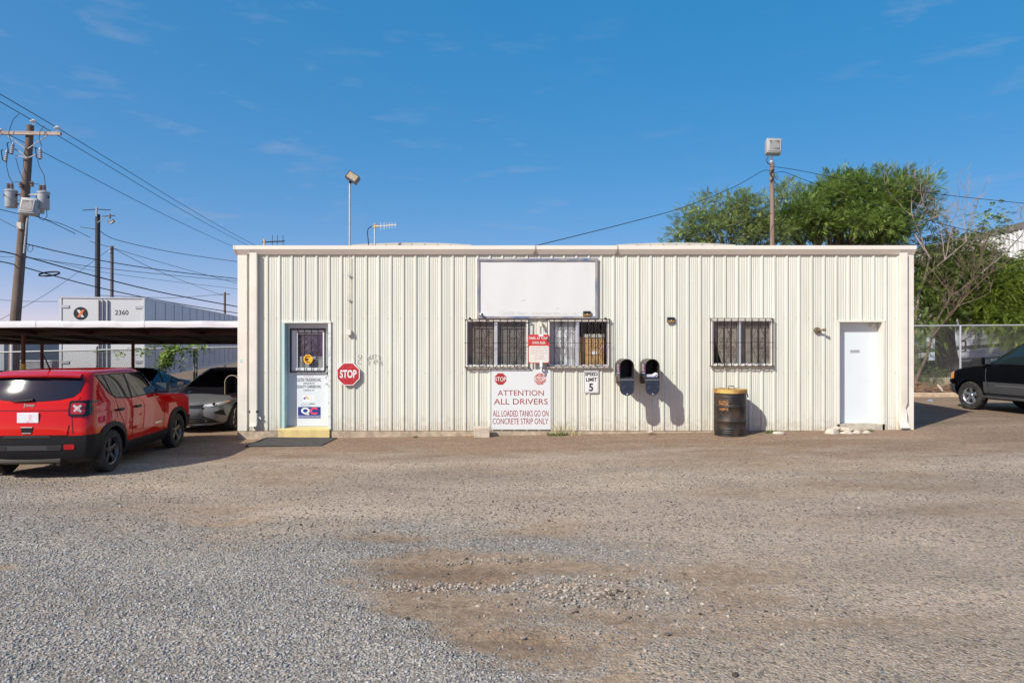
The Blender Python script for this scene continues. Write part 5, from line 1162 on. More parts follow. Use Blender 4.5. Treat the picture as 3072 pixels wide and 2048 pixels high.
# ---- red compact SUV (rear axle at origin, x forward)
def red_suv(loc, rz):
    t_ = thing('compact_suv', 'red boxy compact SUV with black bumper seen from behind', 'car', (0, 0, 0)); t_.location = loc; t_.rotation_euler = (0, 0, rz)
    PA = mat('red_car_paint', (.54, .006, .004), .5, coat=1.0, spec=.0)
    #     z     xr    xf    b    rxr  ryr  rxf  ryf  bowr bowf
    sh = Shell([(.24, -.52, 3.25, .80, .20, .18, .30, .26, .03, .06), (.34, -.68, 3.38, .87, .20, .18, .30, .26, .03, .06), (.55, -.72, 3.44, .90, .20, .18, .30, .26, .04, .06), (.80, -.72, 3.44, .905, .20, .18, .28, .26, .05, .06),
                (.98, -.70, 3.40, .90, .20, .18, .28, .26, .05, .06), (1.05, -.69, 3.22, .89, .20, .18, .30, .26, .05, .10), (1.10, -.685, 2.55, .885, .20, .18, .40, .26, .05, .10), (1.13, -.68, 2.12, .88, .20, .18, .30, .26, .05, .12), (1.20, -.665, 1.92, .868, .20, .18, .24, .20, .05, .12),
                (1.36, -.60, 1.76, .83, .21, .18, .26, .20, .05, .11), (1.52, -.525, 1.60, .785, .22, .18, .26, .18, .05, .10), (1.60, -.49, 1.46, .75, .22, .17, .28, .18, .05, .09), (1.648, -.43, 1.26, .69, .26, .2, .32, .22, .05, .08), (1.67, -.22, .9, .50, .3, .2, .3, .2, .04, .06), (1.68, .1, .5, .20, .1, .08, .1, .08, .02, .02)])
    b = sh.body('body', [PA, M_UNDER], t_, [(0, .345, .405, s * .56, s * 1.1) for s in (1, -1)] + [(2.57, .345, .405, s * .56, s * 1.1) for s in (1, -1)], 32, .42)
    # bumper and cladding
    bp = sh.band('rear_bumper', M_PLAST, t_, [.30, .33, .40, .52, .60, .675, .70], -.30, True, .022)
    sh.band('front_bumper', M_PLAST, t_, [.28, .31, .45, .58, .62], 2.98, False, .02)
    for f in 'LR':
        sg = 1 if f == 'L' else -1
        for cx in (0, 2.57): arch(sh, t_, M_PLAST, f, cx, .40, .475, .345, .028, True)
        sh.panel('side_cladding', M_PLAST, t_, f, [(.38, .26), (2.2, .26), (2.16, .45), (1.2, .43), (.55, .40), (.42, .50)], .016, .05)
        # side glass with black surround, three panes
        sh.panel('window_surround', M_PLAST, t_, f, [(-.27, 1.59), (1.46, 1.585), (1.70, 1.24), (1.72, 1.165), (.62, 1.15), (.12, 1.19), (-.06, 1.30), (-.18, 1.45)], .003, .02)
        for poly in ([(-.235, 1.57), (-.10, 1.575), (.02, 1.25), (-.03, 1.31), (-.15, 1.46)], [(-.055, 1.575), (.555, 1.57), (.62, 1.17), (.16, 1.205), (.065, 1.25)], [(.625, 1.57), (1.43, 1.565), (1.63, 1.25), (1.645, 1.185), (.69, 1.17)]):
            sh.panel('side_window', M_TINT, t_, f, poly, .006, .01)
        mb = MB(); sh.seam(mb, f, [(.66, 1.15), (.655, .46)]); sh.seam(mb, f, [(1.86, 1.12), (1.92, .95), (1.90, .47)]); sh.seam(mb, f, [(.12, 1.18), (.22, .95), (.40, .70), (.44, .50)]); sh.seam(mb, f, [(-.04, 1.0), (.14, 1.0), (.15, .84), (-.03, .82), (-.04, 1.0)] if f == 'R' else [(-.04, 1.0), (-.03, 1.0)])
        mb.build('panel_gap', M_UNDER, b)
        for (x, z) in ((.50, .995), (1.50 + .02, .995)):
            y = sh.side_y(x, z)
            h_ = MB().box((x - .28 if x < 1 else x - .70, sg * (sh.side_y(x - .2, z) + .028), z), (.19, .032, .042), None, .012).build('door_handle', M_PLAST, t_, 40)
        loc_text('RENEGADE', .26, .030, Matrix.Translation((1.66, sg * (sh.side_y(1.7, .62) + .004), .62)) @ (Matrix.Rotation(math.pi, 4, 'Z') if f == 'L' else Matrix.Identity(4)) @ Matrix.Rotation(math.pi / 2, 4, 'X'), M_CHROME, t_)
        # tail lamp
        yc = sg * .705; q = [(yc + sg * a, b_) for a, b_ in ((-.135, .995), (-.115, .975), (.12, .975), (.150, 1.0), (.150, 1.19), (.12, 1.215), (-.115, 1.215), (-.135, 1.19))]
        hs = sh.panel('tail_lamp', mat('lamp_black', (.008, .008, .009), .15), t_, 'B', q, .022, .10, .03)
        q = [(yc + sg * a, b_) for a, b_ in ((-.09, 1.01), (.075, 1.01), (.09, 1.03), (.09, 1.16), (.075, 1.18), (-.09, 1.18), (-.105, 1.16), (-.105, 1.03))]
        sh.panel('red_lens', mat('lens_red', (.36, .006, .010), .12, coat=.5), hs, 'B', q, .030, .02, .03)
        mb = MB(); cc = sh.P('B', yc - sg * .005, 1.095, .036)
        for a in (math.radians(42), math.radians(138)): mb.box(cc, (.012, .155, .036), Matrix.Rotation(a, 3, 'X'), .004)
        mb.box(cc, (.014, .062, .062), Matrix.Rotation(math.radians(45), 3, 'X'), .004)
        mb.build('cross_lens', mat('lens_cross', (.46, .38, .40), .2), hs, 40)
        ys = sh.side_y(-.50, 1.1)
        0 and sh.panel('side_marker', mat('lens_red', (.50, .008, .012), .1), hs, f, [(-.50, 1.03), (-.42, 1.03), (-.42, 1.17), (-.50, 1.17)], .012, .03)
        q = rrect(sg * .60 - .075, sg * .60 + .075, .475, .555, .025); sh.panel('rear_reflector', mat('lens_red', (.50, .008, .012), .1), t_, 'B', q, .032, .03, .03)
    sh.panel('rear_window', mat('rear_glass', (.008, .014, .030), .075, spec=.34), t_, 'B', [(-.655, 1.555), (.655, 1.555), (.69, 1.50), (.675, 1.34), (.60, 1.265), (.42, 1.225), (.15, 1.205), (-.15, 1.205), (-.42, 1.225), (-.60, 1.265), (-.675, 1.34), (-.69, 1.50)], .006, .02, .05)
    # spoiler
    mb = MB(); P_ = []
    for (z, dx, k) in ((1.565, -.03, 1.0), (1.575, -.075, 1.0), (1.60, -.085, 1.0), (1.635, .02, .96), (1.652, .16, .9)):
        P_.append([(sh.end_x(y * k, 1.57, False) + dx, y * k, z - .02 * (abs(y) / .66) ** 3) for y in np.linspace(-.66, .66, 17)])
    mb.grid(P_); mb.build('spoiler', PA, t_, 40)
    MB().box((sh.end_x(0, 1.60, False) - .10, 0, 1.588), (.01, .30, .012)).build('brake_light', mat('lens_red', (.50, .008, .012), .1), t_)
    # tailgate lines, recess, plate, handle, badge, wiper
    mb = MB()
    for sg in (1, -1): sh.seam(mb, 'B', [(sg * .70, 1.26), (sg * .62, 1.10), (sg * .615, .95), (sg * .64, .71)], .001, .006)
    sh.seam(mb, 'B', [(-.60, 1.085), (-.30, 1.08), (.30, 1.08), (.60, 1.085)], .001, .004); mb.build('tailgate_gap', M_UNDER, b)
    sh.panel('tailgate_ledge', PA, t_, 'B', [(-.56, 1.075), (.56, 1.075), (.57, 1.12), (-.57, 1.12)], .016, .03)
    sh.panel('tailgate_shelf', PA, t_, 'B', [(-.56, .70), (.56, .70), (.58, .845), (.40, .865), (-.40, .865), (-.58, .845)], .014, .03)
    MB().box(sh.P('B', 0.0, .965, .012), (.01, .31, .155), (0, 0, 0), .003).build('licence_plate', mat('plate_white', (.72, .70, .74), .4, col2=(.62, .30, .42), vs=9, lo=.52, hi=.7), t_)
    h_ = sh.panel('tailgate_handle', M_PLAST, t_, 'B', [(-.09, .825), (.09, .825), (.075, .735), (-.075, .735)], .020, .02); MB().box(sh.P('B', 0, .733, .024), (.01, .13, .012), None, .003).build('handle_chrome', M_CHROME, h_); MB().box(sh.P('B', 0, .82, .026), (.012, .17, .016), None, .004).build('handle_lip', M_CHROME, h_)
    loc_text('Jeep', .165, .062, BACK(sh.end_x(0, 1.15, False) - .010, 0.0, 1.150), M_CHROME, t_, 'badge', .03)
    mb = MB(); a = sh.P('B', .02, 1.225, .03); c = sh.P('B', .26, 1.205, .03); mb.tube([sh.P('B', -.06, 1.235, .03), a, c], [.022, .020, .006], 8); mb.build('rear_wiper', M_PLAST, t_, 40)
    # bumper centre details
    sh.panel('bumper_recess', mat('plastic_dark', (.012, .012, .013), .6), bp, 'B', [(-.36, .66), (.36, .66), (.31, .695), (-.31, .695)], .028, .02)
    sh.panel('bumper_insert', mat('plastic_grey', (.04, .042, .046), .45), bp, 'B', [(-.47, .47), (.47, .47), (.49, .50), (.49, .545), (-.49, .545), (-.49, .50)], .028, .02)
    for sg in (1, -1): sh.panel('bumper_grille', mat('plastic_dark', (.012, .012, .013), .6), bp, 'B', rrect(sg * .38 - .09, sg * .38 + .09, .485, .535, .01), .032, .01)
    MB().box((-.58, 0, .30), (.22, .92, .11), (0, .25, 0), .02).build('skid_plate', mat('skid_brown', (.035, .028, .024), .6), t_, 40)
    MB().box((-.66, 0, .355), (.02, .86, .012), None, .003).build('skid_edge', mat('skid_silver', (.35, .35, .36), .3, metal=.7), t_)
    MB().tube([(-.45, -.42, .26), (-.68, -.42, .25)], .032, 12).build('exhaust', mat('exhaust_steel', (.06, .05, .045), .4, metal=.8), t_, 40)
    MB().bb(-.35, 2.9, -.55, .55, .20, .30).build('floor_pan', M_UNDER, t_)
    for x in (0, 2.57): MB().tube([(x, -.75, .33), (x, .75, .33)], .05, 10).build('axle', M_UNDER, t_)
    # roof: antenna, rails; front: windscreen, lamps, mirrors
    MB().tube([(-.12, 0, 1.66), (-.17, 0, 1.70), (-.36, 0, 1.96)], [.022, .012, .005], 8).build('roof_antenna', M_PLAST, t_, 40)
    sh.panel('windscreen', M_TINT, t_, 'F', [(-.62, 1.565), (.62, 1.565), (.72, 1.22), (-.72, 1.22)], .006, .02)
    for sg in (1, -1):
        mb = MB().lathe([(0, .012), (.085, .012), (.095, 0), (.095, -.03)], 24, Matrix.Translation((sh.end_x(.60, .86, True) - .01, sg * .60, .86)) @ Matrix.Rotation(math.pi / 2, 4, 'Y')); mb.build('headlight', mat('lens_clear', (.72, .72, .74), .15), t_, 40)
    for i in range(7): sh.panel('grille_slot', M_UNDER, t_, 'F', rrect(-.36 + i * .12 - .03, -.36 + i * .12 + .03, .79, .93, .02), .006, .02)
    mirrors(t_, sh, 1.72, 1.20, M_PLAST, M_MIRR, (.12, .22, .19))
    add_wheels(t_, [(0, .895), (0, -.895), (2.57, .895), (2.57, -.895)], .345, .215, .215, mat('rim_black', (.10, .10, .105), .25, metal=.85), 5, .042)
    return t_
fw = Vector((-.075, .9972)); jl = Vector((-7.40, 11.07)); red_suv((jl.x, jl.y, -.072), math.atan2(fw.y, fw.x))

# ---- compact saloon, used three times
def saloon(label, paint, loc, rz, group):
    t_ = thing('saloon_car', label, 'car', (0, 0, 0), group); t_.location = loc; t_.rotation_euler = (0, 0, rz)
    sh = Shell([(.17, -.80, 3.30, .76, .3, .25, .5, .45, .06, .12), (.26, -.98, 3.46, .86, .3, .25, .55, .48, .06, .14), (.45, -1.04, 3.54, .895, .3, .28, .6, .5, .07, .15), (.60, -1.05, 3.53, .90, .3, .28, .6, .5, .07, .15), (.70, -1.04, 3.46, .895, .3, .28, .6, .5, .07, .15), (.77, -1.03, 3.25, .885, .3, .28, .6, .48, .07, .16),
                (.86, -1.02, 2.80, .875, .3, .28, .55, .45, .07, .18), (.94, -1.0, 2.36, .86, .3, .28, .5, .4, .07, .2), (.99, -.96, 2.20, .84, .3, .26, .45, .35, .06, .2), (1.03, -.70, 2.10, .82, .35, .28, .45, .33, .06, .2), (1.08, -.40, 1.98, .795, .38, .28, .45, .3, .06, .18), (1.22, .02, 1.66, .725, .38, .26, .42, .26, .06, .15), (1.35, .42, 1.32, .645, .34, .24, .36, .24, .05, .12), (1.41, .62, 1.08, .56, .2, .2, .2, .2, .04, .05), (1.435, .78, .95, .36, .06, .1, .06, .1, .01, .01)])
    b = sh.body('body', [paint, M_UNDER], t_, [(x, .315, .365, s * .55, s * 1.1) for x in (0, 2.70) for s in (1, -1)], 30)
    for f in 'LR':
        sg = 1 if f == 'L' else -1
        sh.panel('window_surround', M_PLAST, t_, f, [(-.05, 1.10), (.40, 1.365), (1.18, 1.375), (1.85, 1.06), (1.92, .985), (.1, 1.0), (-.2, 1.03)], .002, .02)
        for poly in ([(.02, 1.10), (.42, 1.345), (.72, 1.355), (.74, 1.01), (.1, 1.02)], [(.80, 1.355), (1.16, 1.355), (1.78, 1.06), (1.80, 1.01), (.82, 1.01)]): sh.panel('side_window', M_TINT, t_, f, poly, .005, .01)
        mb = MB(); sh.seam(mb, f, [(.77, .98), (.76, .32)]); sh.seam(mb, f, [(1.95, .95), (2.0, .6), (1.95, .32)]); sh.seam(mb, f, [(-.02, 1.0), (.2, .7), (.4, .4)]); mb.build('panel_gap', M_UNDER, b)
        for x in (.25, 1.2): MB().box((x, sg * (sh.side_y(x, .86) + .02), .86), (.2, .028, .03), None, .01).build('door_handle', paint, t_, 40)
        hl_ = sh.panel('headlight', mat('headlamp_glass', (.30, .31, .33), .12, coat=.6, col2=(.62, .63, .66), vs=14, lo=.45, hi=.6), t_, 'F', [(sg * .38, .615), (sg * .40, .665), (sg * .62, .70), (sg * .80, .735), (sg * .835, .735), (sg * .80, .68), (sg * .60, .625)], .014, .04, .03)
        MB().lathe([(0, .02), (.035, .02), (.045, .0)], 20, Matrix.Translation(sh.P('F', sg * .60, .665, .004)) @ Matrix.Rotation(math.pi / 2, 4, 'Y')).build('lamp_bowl', M_CHROME, hl_, 40)
        sh.panel('turn_signal', mat('lens_amber', (.75, .25, .02), .15), hl_, 'F', [(sg * .755, .70), (sg * .80, .728), (sg * .828, .73), (sg * .81, .70)], .020, .02, .02)
        sh.panel('bumper_vent', M_UNDER, t_, 'F', [(sg * .60, .49), (sg * .74, .545), (sg * .78, .535), (sg * .80, .40)], .012, .03, .03)
        sh.panel('tail_lamp', mat('lens_red', (.50, .008, .012), .1), t_, 'B', [(sg * .35, .80), (sg * .80, .80), (sg * .82, .90), (sg * .35, .88)], .012, .03, .04)
    sh.panel('windscreen', M_TINT, t_, 'F', [(-.52, 1.37), (.52, 1.37), (.62, 1.20), (.72, 1.02), (.70, .99), (-.70, .99), (-.72, 1.02), (-.62, 1.20)], .006, .02, .06)
    sh.panel('rear_window', M_TINT, t_, 'B', [(-.50, 1.36), (.50, 1.36), (.66, 1.09), (-.66, 1.09)], .006, .02, .06)
    sh.panel('upper_grille', M_UNDER, t_, 'F', [(-.40, .595), (.40, .595), (.40, .665), (-.40, .665)], .010, .03)
    gr = sh.panel('lower_grille', M_UNDER, t_, 'F', [(-.52, .24), (.52, .24), (.70, .25), (.52, .36), (.40, .40), (-.40, .40), (-.52, .36), (-.70, .25)], .012, .03, .04)
    for z in (.29, .335, .375): mb = MB(); sh.seam(mb, 'F', [(-.46 + (z - .29), z), (.46 - (z - .29), z)], .016, .008); mb.build('grille_slat', mat('slat_grey', (.12, .12, .125), .4), gr)
    mb = MB(); sh.seam(mb, 'F', [(-.60, .215), (-.5, .20), (.5, .20), (.60, .215)], .02, .014); mb.build('chin_strip', mat('strip_silver', (.5, .5, .52), .3, metal=.6), t_)
    mb = MB(); mb.tube([sh.P('F', -.45, .995, .02), sh.P('F', -.05, 1.0, .02)], .012, 6); mb.tube([sh.P('F', .05, .995, .02), sh.P('F', .5, 1.0, .02)], .012, 6); mb.build('wipers', M_PLAST, t_)
    mirrors(t_, sh, 1.72, 1.0, paint, M_MIRR, (.10, .19, .13))
    MB().bb(-.6, 3.0, -.5, .5, .15, .25).build('floor_pan', M_UNDER, t_)
    add_wheels(t_, [(0, .885), (0, -.885), (2.70, .885), (2.70, -.885)], .315, .215, .225, mat('rim_alloy', (.55, .55, .56), .25, metal=.9), 5, .026, None, True)
    return t_
M_SIL = mat('silver_paint', (.20, .205, .215), .32, metal=.2, coat=.8, var=.03, vs=3); M_DBL = mat('dark_blue_paint', (.006, .012, .028), .4, coat=.9, spec=.0); M_BLK = mat('black_car_paint', (.003, .003, .004), .4, coat=.45, spec=0.0)
saloon('silver saloon parked nose out under the carport beside the building', M_SIL, (-7.47, 16.35 + 2.70, -.07), math.radians(-90), 'cars parked under the carport')
saloon('dark blue saloon under the carport left of the silver car', M_DBL, (-10.45, 17.0 + 2.70, -.1), math.radians(-92), 'cars parked under the carport')
saloon('black saloon under the carport behind the red SUV', M_BLK, (-13.4, 16.6, -.13), math.radians(88), 'cars parked under the carport')

# ---- large black SUV at the right edge
def big_suv(loc, rz):
    t_ = thing('large_suv', 'large black SUV with grey lower cladding at the right edge', 'car', (0, 0, 0)); t_.location = loc; t_.rotation_euler = (0, 0, rz)
    M_CLAD = mat('cladding_grey', (.075, .075, .08), .45, metal=.3, var=.06, vs=5)
    sh = Shell([(.36, -1.05, 3.75, .90, .25, .2, .3, .28, .04, .08), (.48, -1.18, 3.90, .97, .25, .22, .35, .3, .05, .10), (.75, -1.2, 3.93, 1.0, .25, .22, .35, .3, .05, .10), (1.0, -1.18, 3.88, 1.0, .25, .22, .35, .3, .05, .10), (1.10, -1.17, 3.72, .99, .25, .22, .4, .3, .05, .12), (1.19, -1.15, 3.30, .98, .25, .22, .4, .3, .05, .12), (1.25, -1.14, 2.86, .965, .25, .22, .4, .3, .05, .14), (1.31, -1.12, 2.70, .945, .25, .22, .35, .28, .05, .14),
                (1.55, -1.06, 2.32, .87, .25, .22, .32, .25, .05, .12), (1.80, -.98, 1.92, .785, .28, .24, .32, .25, .05, .10), (1.88, -.88, 1.72, .72, .3, .25, .35, .3, .05, .08), (1.93, -.68, 1.4, .58, .3, .25, .3, .25, .04, .06), (1.955, -.2, .8, .25, .1, .1, .1, .1, .01, .01)])
    b = sh.body('body', [M_BLK, M_UNDER], t_, [(x, .39, .45, s * .58, s * 1.2) for x in (0, 3.02) for s in (1, -1)], 32, .47)
    for f in 'LR':
        sg = 1 if f == 'L' else -1
        sh.panel('window_surround', M_PLAST, t_, f, [(-.98, 1.80), (1.80, 1.805), (2.48, 1.36), (2.58, 1.285), (-1.0, 1.275)], .002, .02)
        for poly in ([(-.94, 1.775), (-.14, 1.78), (-.12, 1.305), (-.96, 1.305)], [(-.05, 1.78), (.82, 1.785), (.84, 1.305), (-.03, 1.305)], [(.95, 1.785), (1.77, 1.785), (2.36, 1.38), (2.40, 1.305), (.97, 1.305)]):
            sh.panel('side_window', mat('suv_glass', (.012, .022, .024), .03, spec=.7), t_, f, poly, .006, .01)
        mb = MB(); sh.seam(mb, f, [(.90, 1.27), (.90, .55)]); sh.seam(mb, f, [(2.50, 1.24), (2.50, .9), (2.42, .55)]); sh.seam(mb, f, [(-.1, 1.27), (-.1, .9)]); mb.build('panel_gap', mat('gap_grey', (.10, .10, .105), .5), b)
        for (xa, xb) in ((.50, .885), (.915, 2.41), (2.44, 2.56)): sh.panel('side_cladding', M_CLAD, t_, f, [(xa, .50), (xb, .50), (xb, .80), (xa, .80)], .018, .03)
        sh.panel('cladding_groove', mat('groove_grey', (.10, .10, .105), .5), t_, f, [(1.05, .70), (2.2, .70), (2.2, .73), (1.05, .73)], .021, .01)
        MB().box((1.5, sg * 1.0, .40), (2.1, .20, .06), None, .02).build('running_board', M_CLAD, t_, 40)
        mb = MB(); mb.box((1.12, sg * (sh.side_y(1.1, 1.08) + .022), 1.08), (.20, .034, .042), None, .012); h_ = mb.build('door_handle', M_BLK, t_, 40)
        MB().lathe([(.018, 0), (0, .006)], 12, Matrix.Translation((.98, sg * (sh.side_y(1, 1.08) + .004), 1.08)) @ Matrix.Rotation(-sg * math.pi / 2, 4, 'X')).build('key_lock', M_CHROME, h_)
        for cx in (0, 3.02): arch(sh, t_, M_BLK, f, cx, .445, .49, .39, .018)
        hl_ = sh.panel('headlight', mat('headlamp_glass', (.30, .31, .33), .12), t_, 'F', [(sg * .55, .82), (sg * .93, .82), (sg * .96, 1.02), (sg * .55, 1.02)], .012, .04, .04)
        sh.panel('turn_signal', mat('lens_amber', (.75, .25, .02), .15), t_, f, [(3.56, .84), (3.66, .84), (3.65, 1.04), (3.56, 1.04)], .012, .03, .03)
        sh.panel('tail_lamp', mat('lens_red', (.50, .008, .012), .1), t_, 'B', [(sg * .80, 1.0), (sg * .96, 1.0), (sg * .95, 1.25), (sg * .80, 1.25)], .012, .03, .04)
        MB().tube([(-.85, sg * .66, 1.94), (-.8, sg * .66, 1.985), (1.3, sg * .66, 1.975), (1.4, sg * .66, 1.92)], .018, 8).build('roof_rail', M_PLAST, t_, 50)
    sh.band('front_bumper', M_CLAD, t_, [.40, .43, .50, .66, .70], 3.50, False, .03)
    sh.band('front_bumper_cap', M_BLK, t_, [.71, .72, .76, .81, .83], 3.52, False, .03)
    sh.band('rear_bumper', M_CLAD, t_, [.42, .45, .60, .76, .80], -.55, True, .03)
    sh.panel('windscreen', M_TINT, t_, 'F', [(-.66, 1.79), (.66, 1.79), (.80, 1.33), (-.80, 1.33)], .006, .02)
    sh.panel('grille', M_UNDER, t_, 'F', [(-.5, .82), (.5, .82), (.5, 1.0), (-.5, 1.0)], .012, .02)
    MB().bb(-.8, 3.5, -.6, .6, .30, .42).build('floor_pan', M_UNDER, t_)
    mirrors(t_, sh, 2.47, 1.30, M_BLK, M_MIRR, (.12, .22, .20))
    add_wheels(t_, [(0, 1.0), (0, -1.0), (3.02, 1.0), (3.02, -1.0)], .39, .265, .23, mat('rim_alloy_bright', (.72, .72, .73), .22, metal=.9), 5, .05)
    return t_
a_ = math.radians(101.0); P_ = Vector((12.72, 19.0)); q = Vector((3.02 * math.cos(a_) - 1.0 * math.sin(a_), 3.02 * math.sin(a_) + 1.0 * math.cos(a_)))
big_suv((P_.x - q.x, P_.y - q.y, .16), a_)

# ------------------------------------------------------------------ carport and what stands behind it
M_CPF = mat('carport_fascia', (.66, .67, .69), .5, col2=(.50, .51, .53), vs=3, lo=.55, hi=.8, bump=.3, bs=4, bdist=.01)
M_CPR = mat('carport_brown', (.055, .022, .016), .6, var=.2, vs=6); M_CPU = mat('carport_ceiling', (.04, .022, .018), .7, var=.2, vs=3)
t_ = thing('carport', 'flat carport with white fascia and brown posts left of the building', 'carport', (-11, 17, -.1))
YF_, YB_ = 14.82, 20.5; XL, XR = -18.0, BX0 - .012
zF = lambda y: (2.05 + 42 * 14.82 / F) - .0705 * (y - YF_)
for (a, b) in ((XL, wx(108, YF_)), (wx(108, YF_) + .004, wx(433, YF_)), (wx(433, YF_) + .004, XR)):
    mb = MB(); N = 10; P = []
    for z, dy in ((zF(YF_), 0), (zF(YF_) + .07, -.012), (wz(963, YF_), 0), (wz(963, YF_) + .004, .06)): P.append([(a + (b - a) * i / N, YF_ + dy + .006 * math.sin(i * 1.7), z + .004 * math.sin(i * 1.3)) for i in range(N + 1)])
    mb.grid(P); mb.build('fascia_panel', M_CPF, t_, 50)
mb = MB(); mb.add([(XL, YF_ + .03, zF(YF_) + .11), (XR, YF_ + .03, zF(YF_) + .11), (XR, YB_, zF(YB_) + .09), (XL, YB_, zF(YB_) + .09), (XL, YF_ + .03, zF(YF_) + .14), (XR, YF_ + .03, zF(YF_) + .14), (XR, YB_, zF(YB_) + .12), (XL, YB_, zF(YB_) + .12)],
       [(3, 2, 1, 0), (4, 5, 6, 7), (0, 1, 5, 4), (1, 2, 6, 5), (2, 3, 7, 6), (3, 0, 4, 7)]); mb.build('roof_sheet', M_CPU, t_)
for y in (YF_ + .07, 17.0, YB_ - .12): MB().bb(XL, XR - .02, y - .04, y + .04, zF(y) - .0, zF(y) + .10).build('beam', M_CPR, t_)
for i in range(9):
    x = XL + .6 + (XR - XL - 1.0) * i / 8; mb = MB(); a, b = YF_ + .12, YB_ - .17
    mb.add([(x - .03, a, zF(a) + .015), (x + .03, a, zF(a) + .015), (x + .03, b, zF(b) + .015), (x - .03, b, zF(b) + .015), (x - .03, a, zF(a) + .10), (x + .03, a, zF(a) + .10), (x + .03, b, zF(b) + .085), (x - .03, b, zF(b) + .085)], [(3, 2, 1, 0), (4, 5, 6, 7), (0, 1, 5, 4), (1, 2, 6, 5), (2, 3, 7, 6), (3, 0, 4, 7)]); mb.build('rafter', M_CPR, t_)
M_POSTB = mat('post_brown', (.15, .045, .03), .55, var=.2, vs=8)
for i, (px, y) in enumerate(((70, 17.0), (126, 20.38), (399, 20.38), (-180, 17.0))):
    x = wx(px, y); o = MB().tube([(x, y, base_z(x) - .1), (x, y, zF(y) + .01)], .047, 12).build('post', M_POSTB, t_, 40)
    if i == 0: MB().tube([(x, y, base_z(x) - .05), (x, y, wz(1091, y))], .054, 12).build('yellow_sleeve', mat('safety_yellow', (.78, .52, .06), .6, var=.08, vs=10), o, 40)

# box trailer
t_ = thing('box_trailer', 'white box trailer with round logo and number behind the carport', 'trailer', (0, 0, 0))
TY0 = 22.0; c0 = Vector((wx(178, TY0), TY0)); hd = Vector((-.215, .9766)); rt = Vector((.9766, .215)); TWd = 2.52; TL = 20.6
t_.location = (c0.x, c0.y, 0); t_.rotation_euler = (0, 0, math.atan2(rt.y, rt.x))           # local x across, y forward (away), z up
Zt = 2.05 + (1024 - 891) * TY0 / F; Zb = .95
M_TRW = mat('trailer_white', (.66, .67, .68), .45, col2=(.66, .66, .64), vs=3, lo=.55, hi=.8); M_TRS = mat('trailer_side', (.50, .53, .57), .4, metal=.4, var=.05, vs=2)
MB().bb(.0, TWd, .05, TL, Zb, Zt - .03).build('box', M_TRS, t_)
MB().bb(-.02, TWd + .02, -.02, TL, Zt - .03, Zt + .02).build('roof', M_ALU, t_)
for i in range(1, 17): MB().bb(TWd + .002, TWd + .012, i * 1.22 - .02, i * 1.22 + .02, Zb, Zt - .04).build('side_rib', M_TRS, t_)
MB().bb(TWd - .01, TWd + .03, .0, TL, Zb - .12, Zb).build('bottom_rail', M_ALU, t_)
for (a, b) in ((.07, TWd / 2 - .01), (TWd / 2 + .01, TWd - .07)): d_ = MB().bb(a, b, .0, .05, Zb, Zt - .05).build('rear_door', M_TRW, t_)
for x in (.035, TWd - .035): MB().bb(x - .035, x + .035, -.02, .06, Zb - .1, Zt - .031).build('door_post', M_TRW, t_)
for x in (TWd / 2 - .10, TWd / 2 + .02, TWd / 2 + .16): MB().tube([(x, -.03, Zb - .1), (x, -.03, Zt - .08)], .022, 8).build('lock_rod', mat('rod_grey', (.30, .29, .28), .5, metal=.5), t_, 40)
for x in (.06, TWd - .06):
    for z in (Zt - .3, Zt - 1.2, Zt - 2.1): MB().box((x + (.1 if x < 1 else -.1), -.012, z), (.24, .02, .09)).build('hinge', M_ALU, t_)
lc = (.62, Zt - .52); MB().lathe([(0, .004), (.21, .004), (.21, 0)], 32, Matrix.Translation((lc[0], -.002, lc[1])) @ Matrix.Rotation(math.pi / 2, 4, 'X')).build('round_logo', mat('logo_navy', (.018, .022, .035), .5), t_)
WX_ = mat('logo_white', (.75, .75, .75), .5); OX_ = mat('logo_orange', (.80, .20, .06), .5)
MB().add([(lc[0] + a, -.009, lc[1] + b) for a, b in ((-.115, .115), (-.03, .115), (.10, -.12), (.02, -.12))], [(3, 2, 1, 0)]).build('logo_stroke', WX_, t_)
MB().add([(lc[0] + a, -.011, lc[1] + b) for a, b in ((.03, .115), (.115, .115), (-.02, -.12), (-.105, -.12))], [(3, 2, 1, 0)]).build('logo_stroke', OX_, t_)
lettering(MB(), '2360', 1.63, 2.03, Zt - .56, Zt - .40, -.004, .01).build('number', INK, t_)
MB().bb(.2, TWd - .2, .3, .42, .45, .55).bb(.4, .5, .3, .4, .5, Zb).bb(TWd - .5, TWd - .4, .3, .4, .5, Zb).build('bumper_guard', M_ALU, t_)
for y in (1.6, 2.9):
    for x in (.25, TWd - .25): MB().lathe([(.25, -.13), (.49, -.14), (.51, 0), (.49, .14), (.25, .13)], 28, Matrix.Translation((x, y, .42)) @ Matrix.Rotation(math.pi / 2, 4, 'Y')).build('wheel', M_TYRE, t_, 40)

